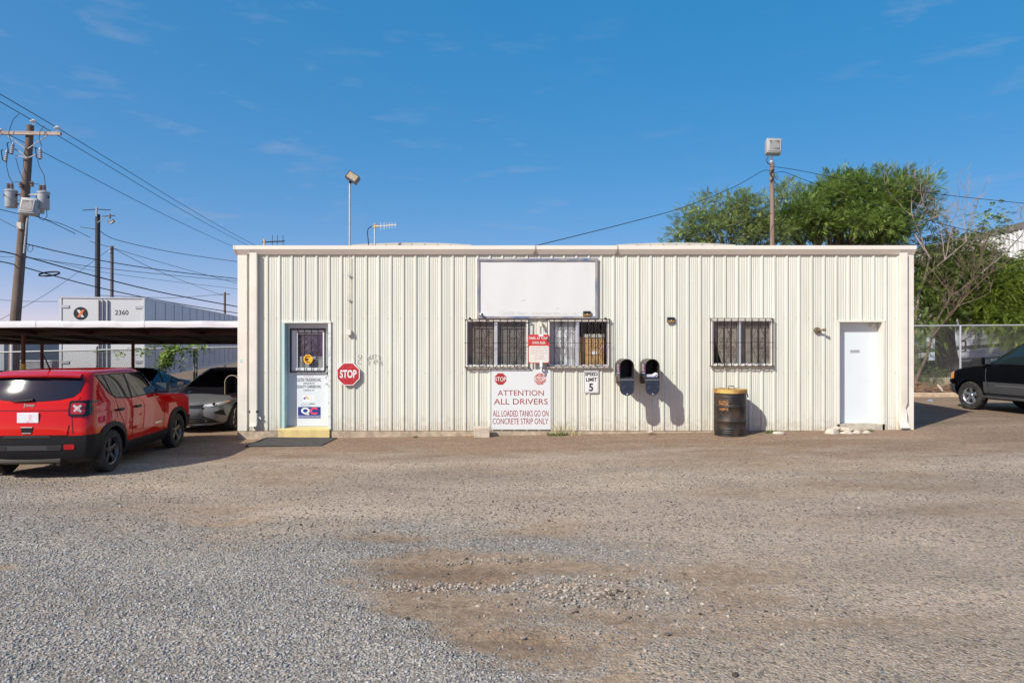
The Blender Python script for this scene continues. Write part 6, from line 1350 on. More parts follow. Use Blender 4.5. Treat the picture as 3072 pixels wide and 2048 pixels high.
# chain-link fences
M_WIRE = mat('fence_wire', (.26, .265, .27), .5, metal=.5); M_WIRED = mat('fence_wire_dark', (.10, .10, .105), .6, metal=.3)
def chainlink(label, P0, P1, zb, zt0, zt1, posts, m_w, m_r, pitch=.065, wr=.0035, top=True, group=None):
    P0, P1 = Vector(P0), Vector(P1); d = (P1 - P0); Ln = d.length; u = d / Ln
    t_ = thing('chain_link_fence', label, 'fence', (P0.x, P0.y, zb)); mb = MB()
    T = lambda s, z: (P0.x + u.x * s, P0.y + u.y * s, z)
    H = max(zt0, zt1) - zb; n_ = int((Ln + H) / pitch)
    for sg in (1, -1):
        for k in range(n_):
            a = k * pitch - (H if sg > 0 else 0); s0, z0, s1, z1 = a, zb, a + sg * H, zb + H
            if s1 == s0: continue
            f0, f1 = 0.0, 1.0
            for lim, up in ((0, False), (Ln, True)):
                den = s1 - s0; c_ = (lim - s0) / den
                if (den > 0) != up: f0 = max(f0, c_)
                else: f1 = min(f1, c_)
            ztl = lambda s: zt0 + (zt1 - zt0) * s / Ln
            if f1 <= f0: continue
            A = (s0 + (s1 - s0) * f0, z0 + H * f0); Bq = (s0 + (s1 - s0) * f1, z0 + H * f1)
            if Bq[1] > ztl(Bq[0]):
                fr = (ztl(Bq[0]) - A[1]) / max(1e-6, Bq[1] - A[1])
                if fr <= 0: continue
                Bq = (A[0] + (Bq[0] - A[0]) * fr, A[1] + (Bq[1] - A[1]) * fr)
            mb.tube([T(*A), T(*Bq)], wr, 3, False)
    o = mb.build('wire_mesh', m_w, t_); o['kind'] = 'stuff'
    if top: MB().tube([T(0, zt0), T(Ln * .5, (zt0 + zt1) / 2 + .01), T(Ln, zt1)], .024, 8).build('top_rail', m_r, t_, 40)
    for (s, h) in posts: MB().tube([T(s, zb - .1), T(s, zt0 + (zt1 - zt0) * s / Ln + h)], .032, 8).build('post', m_r, t_, 40)
    return t_
fa, fb = Vector((wx(-150, 21.0), 21.0)), Vector((wx(760, 21.6), 21.6))
chainlink('dark chain-link fence running behind the carport', fa, fb, -.1, wz(1060, 21), wz(1040, 21.6), [(wx(60, 21) - fa.x, .02), (wx(293, 21.3) - fa.x, .12), (wx(585, 21.5) - fa.x, .0), (wx(592, 21.5) - fa.x, .0)], M_WIRED, mat('rail_grey', (.22, .225, .23), .5, metal=.4))
fa = Vector((9.6, 24.5)); fb = Vector((22, 24.0))
FR = chainlink('galvanised chain-link fence behind the black SUV', fa, fb, .30, wz(980, 24.5), wz(974, 24.2), [(wx(2873, 24.4) - 9.6, .02), (1.2, .02), (9.5, .02)], M_WIRE, mat('galv_bright', (.62, .64, .66), .4, metal=.5), .085, .0021)
x = wx(2873, 24.4); MB().tube([(x, 24.36, wz(977, 24.4)), (x - .09, 24.30, wz(958, 24.4))], .03, 8).build('outrigger', MATS['galv_bright'], FR, 40)

# low things seen under the carport
t_ = thing('grey_shed', 'grey metal shed behind the carport at the left edge', 'shed', (wx(-40, 30), 30, 0))
MB().bb(wx(-260, 30), wx(12, 30), 30, 34, -.3, 2.6).build('wall', mat('shed_grey', (.30, .34, .38), .6, var=.06, vs=2), t_); MB().bb(wx(-270, 30), wx(14, 30), 29.9, 34.1, 2.6, 2.7).build('roof', M_ALU, t_)
MB().bb(wx(16, 31), wx(44, 31), 31, 34, -.3, 2.5).build('annex', mat('shed_dark', (.16, .16, .17), .7, var=.1, vs=5), t_); MB().bb(wx(14.5, 30.9), wx(29.5, 30.9), 30.88, 30.97, .0, wz(1078, 30.9)).build('door', M_WHITE, t_)
t_ = thing('low_grey_wall', 'low grey block wall with white cap beyond the fence', 'wall', (wx(110, 27), 27, -.1))
MB().bb(wx(56, 27), wx(186, 27), 27, 27.2, -.2, wz(1083, 27)).build('blocks', mat('wall_bluegrey', (.20, .215, .24), .8, var=.2, vs=3), t_); MB().bb(wx(55, 27), wx(187, 27), 26.97, 27.23, wz(1083, 27), wz(1081, 27)).build('cap', M_WHITE, t_)

# ---- utility poles
M_POLE = mat('pole_wood', (.10, .075, .06), .85, col2=(.19, .145, .12), vs=7, lo=.35, hi=.7, stretch=(3, 3, .25), bump=.5, bs=20, bdist=.01)
M_PGREY = mat('fitting_grey', (.35, .385, .41), .5, var=.06, vs=6); M_PORC = mat('porcelain', (.62, .63, .66), .3); M_CAB = mat('cable_black', (.012, .013, .016), .6); M_BRN = mat('insulator_brown', (.20, .15, .14), .35, var=.2, vs=8)
YU = 26.0; U = lambda px, py, dy=0.0: at(px, py, YU + dy)
t_ = thing('utility_pole', 'tall leaning wooden utility pole with transformers at the left edge', 'pole', (wx(38, YU), YU, -.2))
MB().tube([(wx(38, YU), YU, -.3), U(46, 960), U(66, 720), U(82, 500), U(91, 376)], [.19, .18, .165, .145, .125], 16).build('shaft', M_POLE, t_, 40)
MB().box(U(88, 400, -.16), (2.40, .10, .125), (0, .012, 0)).build('crossarm', mat('arm_wood', (.42, .35, .31), .85, col2=(.28, .22, .2), vs=9, lo=.4, hi=.65, stretch=(.3, 1, 1)), t_)
for pts in ([(24, 408), (76, 446)], [(84, 446), (141, 408)]): MB().tube([U(*p, -.2) for p in pts], .022, 6).build('arm_brace', mat('brace_galv', (.45, .45, .47), .5, metal=.5), t_)
def insul(px, py, par, dy=-.16, s=1.0):
    c = U(px, py, dy); MB().lathe([(.015, -.12 * s), (.015, -.03), (.10 * s, -.02), (.115 * s, .02), (.06 * s, .07 * s), (.02, .09 * s), (0, .09 * s)], 16, Matrix.Translation(c)).build('pin_insulator', M_PORC, par, 40)
insul(100, 365, t_, -.05); insul(172, 385, t_); insul(0, 392, t_)
def xfmr(px0, px1, py0, py1, dy):
    c = U((px0 + px1) / 2, py1, dy); r_ = (px1 - px0) / 2 * YU / F; h_ = (py1 - py0) * YU / F
    o = MB().lathe([(0, 0), (r_ * .9, 0), (r_ * .96, .02), (r_ * .96, h_ - .06), (r_ * 1.06, h_ - .05), (r_ * 1.06, h_), (r_ * .5, h_ + .05), (0, h_ + .05)], 28, Matrix.Translation(c)).build('transformer', M_PGREY, t_, 35)
    for dx in (-.35, .3):
        pf = [(.035, 0)]
        for k in range(4): pf += [(.07, .04 + k * .055), (.035, .06 + k * .055)]
        pf += [(0, .27)]; MB().lathe(pf, 12, Matrix.Translation(c + Vector((dx * r_, -.04, h_ + .03)))).build('bushing', M_BRN, o, 40)
    for sx in (-1, 1): MB().box(c + Vector((sx * r_ * 1.0, -.05, h_ * .72)), (.06, .08, .10), None, .01).build('lug', M_BLACK, o)
    return c, r_, h_
xfmr(17, 50, 572, 623, -.1); xfmr(114, 147, 577, 629, -.1); xfmr(110, 132, 600, 640, .45)
MB().bb(U(50, 0).x, U(114, 0).x, YU - .05, YU + .05, U(0, 584).z - .03, U(0, 584).z + .03).build('mount_bracket', M_PGREY, t_)
MB().bb(U(50, 0).x, U(114, 0).x, YU - .05, YU + .05, U(0, 612).z - .03, U(0, 612).z + .03).build('mount_bracket', M_PGREY, t_)
c = U(90, 621, -.38); S_ = YU / F; R3 = Euler((math.radians(-12), math.radians(4), math.radians(4))).to_matrix()
def fl(par, c, R3, w_, h_, dpt, mh):
    o = MB().box(c, (w_, dpt, h_), R3, .03).build('floodlight', mh, par, 40)
    MB().box(c + R3 @ Vector((0, -dpt / 2 - .012, 0)), (w_ * .86, .03, h_ * .82), R3, .03).build('door_frame', mat('flood_grey2', (.36, .385, .39), .5), o, 40)
    MB().box(c + R3 @ Vector((0, -dpt / 2 - .03, 0)), (w_ * .68, .01, h_ * .64), R3, .003).build('lens', mat('flood_glass', (.26, .26, .25), .15, col2=(.07, .06, .055), vs=3.5, lo=.45, hi=.6), o)
    return o
fl(t_, c, R3, 46 * S_, 48 * S_, .34, M_PGREY)
for (a, b) in (((36, 475), (19, 452)), ((36, 477), (8, 470)), ((118, 466), (125, 446))): pass
for (px, py, tl) in ((37, 446, .15), (19, 468, .12), (121, 461, -.05)):
    c = U(px, py, -.35); pf = [(.03, -.2)]
    for k in range(5): pf += [(.065, -.18 + k * .075), (.045, -.145 + k * .075)]
    pf += [(.03, .22), (0, .22)]
    o = MB().lathe(pf, 12, Matrix.Translation(c) @ Matrix.Rotation(tl, 4, 'Y')).build('cutout', mat('cutout_grey', (.34, .34, .36), .4), t_, 40)
    MB().tube([c + Vector((-.10, -.03, .22)), c + Vector((-.16, -.05, .2)), c + Vector((-.12, -.03, -.16)), c + Vector((0, 0, -.22))], .022, 6).build('fuse_tube', M_BLACK, o)
for pts in ([(82, 474), (47, 467)], [(82, 474), (60, 455), (44, 448)], [(82, 474), (113, 464)]): MB().tube([U(*p, -.25) for p in pts], .025, 6).build('cutout_bracket', mat('brace_galv', (.45, .45, .47), .5, metal=.5), t_, 40)
for pts in ([(57, 342), (40, 358), (30, 385), (26, 400), (33, 425), (36, 430)], [(133, 377), (120, 395), (117, 415), (122, 430), (125, 440)], [(47, 473), (58, 515), (70, 540), (92, 550), (118, 553)], [(20, 480), (20, 500), (27, 530), (38, 549)], [(112, 478), (118, 500), (132, 525), (136, 556)], [(38, 548), (55, 545), (76, 549)], [(118, 640), (118, 655), (130, 662), (141, 650), (140, 632)], [(10, 582), (30, 598), (55, 601), (72, 601)]):
    MB().tube([U(*p, -.3) for p in pts], .012, 5).build('jumper_cable', M_CAB, t_, 60)
for (px, py) in ((62, 555), (96, 552)):
    MB().lathe([(.05, -.1), (.07, -.06), (.05, -.03), (.07, .0), (.05, .03), (.07, .06), (.03, .1)], 10, Matrix.Translation(U(px, py, -.22))).build('arrester', M_BRN, t_, 40)
MB().bb(U(68, 0).x, U(81, 0).x, YU - .32, YU - .17, U(0, 690).z, U(0, 671).z).build('meter_box', mat('box_tan', (.50, .46, .40), .6), t_)
MB().tube([U(84, 650, -.2), U(80, 672, -.2), U(72, 760, -.2)], .035, 8).build('riser_pipe', M_PGREY, t_, 40)
MB().tube([(U(50, 0).x - .06, YU - .2, .0), (U(51, 0).x - .06, YU - .2, wz(1018, YU))], .05, 8).build('white_conduit', M_PORC, t_, 40)

def pole2(label, px, py_top, Y, w_, m, extra=()):
    x = wx(px, Y); t_ = thing('utility_pole', label, 'pole', (x, Y, 0)); MB().tube([(x, Y, -.3), (x + .02, Y, wz(py_top, Y))], [w_ * 1.2, w_], 12).build('shaft', m, t_, 40); return t_
M_PDARK = mat('pole_dark', (.028, .035, .042), .7, var=.2, vs=4)
p2 = pole2('dark thick pole rising behind the white trailer', 292, 643, 34.0, .115, M_PDARK)
MB().tube([at(289.5, 650, 33.9), at(290.5, 622, 33.9)], .045, 8).build('pole_top', M_PGREY, p2, 40)
MB().tube([at(248, 631, 33.9), at(290, 628, 33.9), at(332, 630, 33.9)], .02, 6).build('arm', M_CAB, p2); MB().tube([at(308, 649, 33.9), at(345, 647, 33.9)], .02, 6).build('arm', M_CAB, p2)
MB().tube([at(293, 668, 33.9), at(318, 648, 33.9)], .018, 6).build('arm_brace', M_PGREY, p2)
MB().tube([at(324, 664, 33.9), at(334, 670, 33.9), at(343, 664, 33.9), at(338, 658, 33.9)], .05, 7).build('switch', M_BRN, p2, 40); MB().tube([at(330, 642, 33.9), at(330, 656, 33.9)], .05, 8).build('insulator', M_BRN, p2, 40)
p3 = pole2('slim brown pole right of the dark one behind the trailer', 335, 738, 36.0, .08, mat('pole_brown', (.13, .10, .085), .85, var=.2, vs=5))
for py in (745, 756): MB().lathe([(.03, -.05), (.07, 0), (.03, .05)], 8, Matrix.Translation(at(330, py, 35.9))).build('insulator', M_PORC, p3, 40)
p4 = pole2('short far pole just left of the building roof', 674, 876, 60.0, .09, MATS['pole_brown'])
MB().tube([at(659, 884, 60), at(690, 882, 60)], .03, 6).build('arm', M_CAB, p4)

# ---- overhead wires
def wire(label, pts, r_, name='overhead_wire', m=None, group='overhead wires at the left'):
    P = [Vector(p) for p in pts]; out = []
    for i in range(len(P) - 1):
        p0, p1, p2, p3 = P[max(i - 1, 0)], P[i], P[i + 1], P[min(i + 2, len(P) - 1)]
        for k in range(8):
            u = k / 8; out.append(.5 * ((2 * p1) + (p2 - p0) * u + (2 * p0 - 5 * p1 + 4 * p2 - p3) * u * u + (3 * p1 - p0 - 3 * p2 + p3) * u ** 3))
    out.append(P[-1]); o = MB().tube(out, r_, 5).build(name, m or M_CAB, None, 60, P[0]); prop(o, label, 'wire', group); return o
def run(px, py, slope_px=1303, Y0=YU, y_from=16.0, y_to=75.0, sag=.5):
    """a level line along the street through the insulator seen at px, py"""
    a = U(px, py, Y0 - YU); dx = (slope_px - 1536) / F; out = []
    for k in range(9):
        Y = y_from + (y_to - y_from) * k / 8; s = (Y - Y0) / (y_to - Y0) if Y > Y0 else (Y0 - Y) / 40
        out.append((a.x + dx * (Y - Y0), Y, a.z - sag * 4 * s * (1 - s) if Y > Y0 else a.z - sag * .6 * s))
    return out
wire('topmost wire running from the pole arm down behind the building', run(172, 379.5), .014)
wire('second wire just below the topmost, over the pole top', run(101, 359.5, 1290), .014)
wire('third high wire passing behind the leaning pole', run(0, 386, 1330), .014)
q = lambda *pp: [at(a, b, y) for a, b, y in pp]
wire('thick cable leaving the pole at the upper coil towards the roof', q((60, 722, 26), (89, 734, 26), (290, 779, 29), (500, 812, 33), (720, 837, 38)), .02)
wire('thick bundled cable sagging from the pole to the building corner', q((-60, 746, 23), (15, 756, 25), (60, 767, 26), (90, 773, 26.3), (300, 832, 29), (500, 880, 32), (720, 921, 36)), .026)
wire('lowest thick cable crossing the pole below the others', q((-80, 765, 23), (0, 784, 24.6), (52, 796, 26), (270, 856, 29), (480, 901, 32), (661, 931, 35), (725, 941, 36.5)), .022)
wire('thin cable under the upper coil cable', q((118, 777, 26.5), (300, 803, 30), (520, 826, 34), (720, 843, 38)), .013)
wire('thin wire from the slim pole to the roof edge', q((270, 724, 35), (335, 743, 36), (500, 792, 40), (720, 852, 46)), .013)
wire('wire from the dark pole sloping to the top of the wall', q((240, 681, 34), (292, 690, 34), (352, 720, 35), (520, 757, 38), (720, 786, 42)), .016)
wire('thin guy wire rising from lower left to the slim pole', q((-60, 990, 28), (0, 959, 29), (150, 875, 32), (326, 750, 36)), .010)
wire('thin wire falling from the slim pole to the short far pole', q((340, 745, 36), (480, 815, 45), (658, 883, 60)), .014)
wire('low thin wire at the left edge behind the pole', q((-60, 893, 30), (60, 903, 30), (172, 904, 30)), .011)
wire('low thin wire between the trailer roof and the far pole', q((300, 886, 40), (500, 893, 50), (600, 888, 56), (668, 882, 60)), .016)
wire('slack wire below the transformers going right', q((-40, 620, 25), (0, 628, 25.5), (62, 643, 26), (110, 650, 26), (150, 665, 26.5), (226, 701, 28)), .014)
wire('slack twisted wire from the transformers ending near the dark pole', q((108, 648, 26), (140, 659, 26.2), (185, 672, 27), (225, 690, 28), (270, 712, 30)), .012)
wire('pale guy wire at the left edge below the transformers', q((-60, 628, 24), (0, 658, 25), (64, 691, 26)), .012, m=M_PGREY)
wire('long faint wire low over the trailer', q((-40, 770, 40), (120, 777, 42), (330, 820, 46), (720, 868, 55)), .012)
t_ = thing('cable_coil', 'flat loop of spare cable hanging from the lowest thick cable', 'cable coil', at(148, 823, 27)); 
for k in range(3): MB().tube([at(148, 823, 27) + Vector((.37 * math.cos(a), .37 * math.sin(a) * .8, .11 * math.sin(a) + .02 * k)) for a in np.linspace(0, 6.283, 25)], .014, 5, False).build('loop', M_CAB, t_, 60)
t_ = thing('cable_loop', 'small round loop of cable beside the leaning pole', 'cable coil', at(91, 745, 25.8)); MB().tube([at(91, 745, 25.8) + Vector((.10 * math.cos(a), .02 * math.sin(a), .13 * math.sin(a))) for a in np.linspace(0, 6.6, 22)], .011, 5).build('loop', M_CAB, t_, 60)

# pole light behind the building, right
YR = 23.5
t_ = thing('pole_floodlight', 'grey box floodlight on a wooden pole behind the building roof', 'floodlight', (wx(2316, YR), YR, 0))
MB().tube([(wx(2319, YR), YR, 0), (wx(2316, YR), YR, wz(487, YR))], [.10, .072], 12).build('shaft', mat('pole_tan', (.17, .12, .09), .85, col2=(.27, .20, .16), vs=6, lo=.35, hi=.7, stretch=(3, 3, .25)), t_, 40)
MB().tube([at(2314, 488, YR), at(2314.5, 470, YR)], .045, 10).build('tenon', M_PORC, t_, 40)
fl(t_, at(2316, 444, YR) + Vector((0, -.1, 0)), Euler((math.radians(-9), math.radians(3), math.radians(-6))).to_matrix(), 43 * YR / F, 46 * YR / F, .30, mat('flood_pale', (.33, .35, .35), .5, var=.05, vs=4))
MB().tube([at(2305, 470, YR - .1), at(2299, 480, YR - .1), at(2303, 490, YR - .1), at(2312, 495, YR - .1)], .016, 6).build('lead', M_CAB, t_, 60)
MB().tube([at(2309, 512, YR - .1), at(2323, 508, YR - .1), at(2308, 520, YR - .1), at(2320, 533, YR - .1), at(2311, 545, YR - .1)], .02, 6).build('cable_wrap', M_CAB, t_, 60)
gR = 'service wires at the right pole'
wire('black service wire sagging from the right pole to the roof', q((2308, 512, YR), (2284, 515, 23.1), (2200, 562, 21.9), (2050, 622, 20.0), (1900, 664, 18.2), (1750, 702, 16.7), (1608, 737, 15.2)), .010, 'service_wire', None, gR)
wire('upper black wire from the right pole towards the right edge', q((2320, 500, YR), (2400, 512, YR), (2560, 543, YR), (2820, 583, YR), (3150, 618, YR)), .010, 'service_wire', None, gR)
wire('lower black wire from the right pole going down behind the tree', q((2320, 522, YR), (2350, 516, YR), (2420, 542, YR + .3), (2620, 612, YR + .3), (2760, 655, YR), (2900, 690, YR - .3), (3150, 745, YR - .5)), .010, 'service_wire', None, gR)
wire('black wire crossing the left part of the green tree', q((2316, 640, 23.2), (2200, 676, 22.5), (2010, 726, 21.5), (1960, 742, 21)), .010, 'service_wire', None, gR)

# ------------------------------------------------------------------ right side: kerb, planting bed, warehouse
kb = MB(); ky = 23.3; P = []
for y, z in ((ky, .05), (ky, .28), (ky + .02, .30), (ky + .16, .30), (ky + .2, .28)): P.append([(9 + .6 * i, y + .03 * math.sin(i * 1.9) - .02 * i * .2, z + .008 * math.sin(i * 2.7)) for i in range(30)])
kb.grid(P); o = kb.build('kerb', mat('kerb_concrete', (.50, .37, .25), .9, var=.2, vs=5, bump=.5, bs=30, bdist=.01), None, 40); prop(o, 'worn tan concrete kerb in front of the chain-link fence', 'kerb', kind='structure')
mb = MB(); P = []
for j, (y, z) in enumerate(((ky + .12, .27), (24.4, .36), (25.4, .45), (27, .60), (34, .66), (60, .7))): P.append([(9 + i * .8, y, z + .03 * math.sin(i * 1.7 + j)) for i in range(60)])
mb.grid(P); o = mb.build('planting_bed', mat('bed_soil', (.20, .12, .07), .95, col2=(.34, .22, .14), vs=4, bump=.8, bs=25, bdist=.03), None, 40); prop(o, 'reddish soil strip with leaf litter behind the kerb', 'soil', kind='structure')
mb = MB(); rs = random.Random(3)
for i in range(420):
    x = rs.uniform(11.0, 15.6); y = rs.uniform(23.5, 24.35); z = .30 + rs.random() ** 1.5 * .42 * max(.2, 1 - abs(x - 13.6) / 3.2); a = rs.uniform(0, 3.14); b = rs.uniform(-.35, .35); l = rs.uniform(.12, .55)
    d_ = Vector((math.cos(a), .5 * math.sin(a), b)) * l / 2; c = Vector((x, y, z)); mb.tube([c - d_, c + Vector((0, 0, rs.uniform(-.03, .03))), c + d_], [.008, .014, .005], 4)
o = mb.build('brush_pile', mat('dead_twig', (.22, .13, .08), .9, island=.4), None, None, (13.3, 24, .3)); prop(o, 'brown heap of dead branches on the bed behind the kerb', 'brush', kind='stuff')
t_ = thing('bare_log', 'pale bare stick lying on the brush heap', 'branch', at(2822, 1165, 23.5)); MB().tube([at(2812, 1153, 23.45), at(2822, 1164, 23.4), at(2828, 1172, 23.4)], [.03, .04, .03], 8).build('stick', mat('bare_wood', (.52, .46, .40), .8), t_, 40)
t_ = thing('litter_can', 'small crushed blue and white can on the dirt before the kerb', 'can', at(2789, 1203, 21.6)); MB().tube([at(2786, 1204, 21.7), at(2793, 1203, 21.6)], [.05, .06], 10).build('can', mat('can_blue', (.35, .40, .60), .3, metal=.5, col2=(.75, .75, .75), vs=20), t_, 40)
t_ = thing('retaining_wall', 'low tan concrete wall behind the chain-link fence', 'wall', (15, 25.5, .3)); MB().bb(9.5, 22.8, 25.5, 25.75, .2, wz(1133, 25.5)).build('wall_face', mat('tan_concrete', (.46, .38, .28), .9, var=.15, vs=3, bump=.4, bs=20, bdist=.01), t_)
# warehouse
t_ = thing('warehouse', 'white metal warehouse with sloping eave seen behind the trees at right', 'warehouse', (23.2, 40, 0))
WXP = lambda y: 22.75 + .06 * (y - 30)
ZE = 2.05 + 352 * 30 / F
M_WH = mat('warehouse_white', (.72, .72, .71), .5, var=.06, vs=1.5); M_BLKW = mat('grey_block', (.34, .34, .36), .85, var=.2, vs=1.2, bump=.3, bs=6, bdist=.02)
mb = MB(); xs_ = np.arange(26, 62, .3); R1 = []; R2 = []
for y in xs_:
    for dy, h in ((0, 0), (.10, 0), (.13, .04), (.19, .04), (.22, 0)): R1.append((WXP(y + dy) - h, y + dy, 3.0)); R2.append((WXP(y + dy) - h, y + dy, ZE))
mb.grid([R1, R2]); mb.build('metal_wall', M_WH, t_)
MB().add([(WXP(26) - .05, 26, ZE - .12), (WXP(62) - .05, 62, ZE - .12), (WXP(62) - .28, 62, ZE + .1), (WXP(26) - .28, 26, ZE + .1), (WXP(26) + 8, 26, ZE + .9), (WXP(62) + 8, 62, ZE + .9)], [(0, 1, 2, 3), (3, 2, 5, 4)]).build('roof', mat('wh_roof', (.55, .58, .60), .4, metal=.4), t_)
for i, y in enumerate(np.arange(26.2, 44, 1.22)):
    for j in range(9):
        yy = y + (.6 if j % 2 else 0); MB().bb(WXP(yy) - .10 - .004 * ((i + j) % 3), WXP(yy) + .3, yy, yy + 1.205, .4 + j * .29, .4 + j * .29 + .28).build('block', M_BLKW, t_)
MB().bb(WXP(40) + .02, WXP(40) + .4, 26, 48, .3, 3.0).build('block_core', mat('mortar', (.2, .2, .2), .9), t_)
for y, m_ in ((27.6, mat('column_beige', (.48, .40, .31), .8, var=.1, vs=3)), (35.2, mat('panel_blue', (.46, .52, .60), .6, var=.1, vs=2))): MB().bb(WXP(y) - .35, WXP(y) + .2, y, y + (1.7 if y < 30 else 2.2), .3, 3.2).build('wall_pier', m_, t_)
# handrails of a ramp
t_ = thing('ramp_handrail', 'dark pipe handrail of a ramp behind the fence', 'handrail', (17, 26.6, .6)); M_RAIL = mat('rail_black', (.02, .02, .022), .5)
YH = 26.6
for a, b in (((2700, 1061), (3075, 1031)), ((2700, 1054), (3075, 1027)), ((2700, 1088), (3075, 1066))): MB().tube([at(*a, YH), at(*b, YH - 1.0)], .03, 8).build('rail', M_RAIL, t_, 40)
for px, y0, y1 in ((2783, 1050, 1110), (2741, 1054, 1120), (2824, 1050, 1100)): MB().tube([at(px, y0, YH), at(px, y1, YH)], .028, 8).build('rail_post', M_RAIL, t_, 40)
MB().tube([at(2880, 1023, YH), at(2896, 1023, YH), at(2897, 1025, YH), at(2897, 1052, YH), at(2894, 1054, YH), at(2880, 1054, YH), at(2880, 1023, YH)], .03, 8).build('rail_loop', M_RAIL, t_, 40)
for a, b in (((2800, 1050), (2824, 1025)), ((2866, 1027), (2845, 1040)), ((2862, 1063), (2872, 1055))): MB().tube([at(*a, YH), at(*b, YH)], .022, 6).build('rail_brace', M_RAIL, t_)
t_ = thing('parked_equipment', 'dark low trailer bed standing behind the fence', 'trailer', (18, 29, .6)); MB().bb(wx(2735, 29), wx(3000, 29), 29, 31, .75, wz(1085, 29)).build('bed', mat('equip_dark', (.03, .033, .04), .6, var=.2, vs=2), t_); 
for px in (2760, 2850, 2930): MB().lathe([(.15, -.1), (.36, -.11), (.38, 0), (.36, .11), (.15, .1)], 20, Matrix.Translation((wx(px, 29), 28.9, .98)) @ Matrix.Rotation(math.pi / 2, 4, 'X')).build('wheel', M_TYRE, t_, 40)

# ------------------------------------------------------------------ trees
def frond_mesh(pos, dirs, size, rs, nl=7, droop=.5, wid=.14):
    """feathery compound leaves: a stem of paired leaflets each; pos N x 3, dirs N x 3"""
    N = len(pos); V = []; Fa = []; k = 0
    up = np.array([0, 0, 1.0])
    side = np.cross(dirs, up); side /= np.maximum(1e-6, np.linalg.norm(side, axis=1))[:, None]
    nrm = np.cross(side, dirs)
    L_ = size * (.6 + .8 * rs.rand(N))
    tw = (rs.rand(N) - .5) * 1.6; side = side * np.cos(tw)[:, None] + nrm * np.sin(tw)[:, None]
    out = []
    for i in range(nl):
        u = (i + .6) / nl
        base = pos + dirs * (L_ * u)[:, None] - up * (droop * L_ * u * u)[:, None]
        for s in (-1, 1):
            ll = L_ * wid * 2.2 * (1 - .45 * abs(u - .45) * 2); d = side * s + dirs * .55 - up * (droop * .5); d /= np.linalg.norm(d, axis=1)[:, None]
            tip = base + d * ll[:, None]; wv = np.cross(d, nrm); wv /= np.maximum(1e-6, np.linalg.norm(wv, axis=1))[:, None]
            mid = base + d * (ll * .5)[:, None]; ww = (ll * .24)[:, None]
            out.append(np.stack([base, mid + wv * ww, tip, mid - wv * ww], 1))
    Q = np.concatenate(out, 0).reshape(-1, 3)
    # keep each frond's leaflets as their own islands
    Fc = np.arange(len(Q)).reshape(-1, 4)
    return Q, Fc
def mesh_np(name, V, Fc, m, parent):
    me = bpy.data.meshes.new(name); k = Fc.shape[1]; o0 = np.array(ORG[parent.name][:]) if parent else 0
    me.vertices.add(len(V)); me.vertices.foreach_set('co', (V - o0).ravel()); me.loops.add(Fc.size); me.loops.foreach_set('vertex_index', Fc.ravel().astype(np.int32))
    me.polygons.add(len(Fc)); me.polygons.foreach_set('loop_start', (np.arange(len(Fc)) * k).astype(np.int32)); me.polygons.foreach_set('loop_total', np.full(len(Fc), k, np.int32)); me.update(calc_edges=True)
    me.materials.append(m); o = bpy.data.objects.new(name, me); COL.objects.link(o)
    if parent: o.parent = parent; ORG[o.name] = ORG[parent.name]
    return o
def bez(a, b, c, n_): return [a * (1 - t) ** 2 + b * 2 * t * (1 - t) + c * t * t for t in [i / n_ for i in range(n_ + 1)]]
def tree(name, label, base, trunk_top, trunk_r, blobs, n_cl, per, size, m_leaf, m_bark, seed, spread=.5, droop=.5, lean_to=None, nl=8):
    rs = np.random.RandomState(seed); t_ = thing(name, label, 'tree', base, 'trees behind the building'); mb = MB(); base = Vector(base); tt = Vector(trunk_top)
    mid = (base + tt) / 2 + Vector((rs.uniform(-.2, .2), rs.uniform(-.2, .2), 0)); mb.tube(bez(base, mid, tt, 6), [trunk_r * (1.25 - .45 * i / 6) for i in range(7)], 10)
    w_ = np.array([b[1][0] * b[1][1] * b[1][2] for b in blobs]) ** .7; w_ /= w_.sum(); pos = []; dr = []
    for bi, (c, r_) in enumerate(blobs):
        k = max(3, int(n_cl * w_[bi])); cb = Vector(c); hub = tt + (cb - tt) * .62 - Vector((0, 0, r_[2] * .25))
        m1 = tt + (hub - tt) * .5 + Vector((rs.uniform(-.3, .3), rs.uniform(-.3, .3), rs.uniform(0, .5))); mb.tube(bez(tt, m1, hub, 5), [trunk_r * (.62 - .07 * i) for i in range(6)], 7)
        for j in range(k):
            v = rs.randn(3); v /= np.linalg.norm(v); v[2] = v[2] * .95 + .12; f = .40 + .65 * rs.rand() ** .6 + (.3 * rs.rand() if rs.rand() < .2 else 0)
            p = np.array(c) + v * np.array(r_) * f; pv = Vector(p)
            if j % 3 != 2: q_ = hub + (pv - hub) * .45 + Vector((0, 0, .25 * r_[2] * rs.rand())); mb.tube(bez(hub, q_, pv, 4), [trunk_r * .20, trunk_r * .15, trunk_r * .1, trunk_r * .07, .012], 4)
            n_ = int(per * rs.uniform(.5, 1.4)); dd = rs.randn(n_, 3) * spread * np.array([1, 1, .7]); pos.append(p + dd * .62)
            d = dd / np.maximum(.05, np.linalg.norm(dd, axis=1))[:, None] + v * .5 + rs.randn(n_, 3) * .45; d[:, 2] += .1; dr.append(d / np.linalg.norm(d, axis=1)[:, None])
    mb.build('trunk', m_bark, t_, 60); V, Fc = frond_mesh(np.concatenate(pos), np.concatenate(dr), size, rs, nl, droop); mesh_np('crown', V, Fc, m_leaf, t_); return t_
M_LEAF = mat('leaf_green', (.14, .225, .05), .55, col2=(.33, .43, .11), vs=.9, lo=.35, hi=.68, trans=.42, island=.38, spec=.35)
M_LEAF2 = mat('leaf_yellow_green', (.19, .27, .045), .55, col2=(.34, .40, .06), vs=1.2, lo=.4, hi=.7, trans=.4, island=.35, spec=.35)
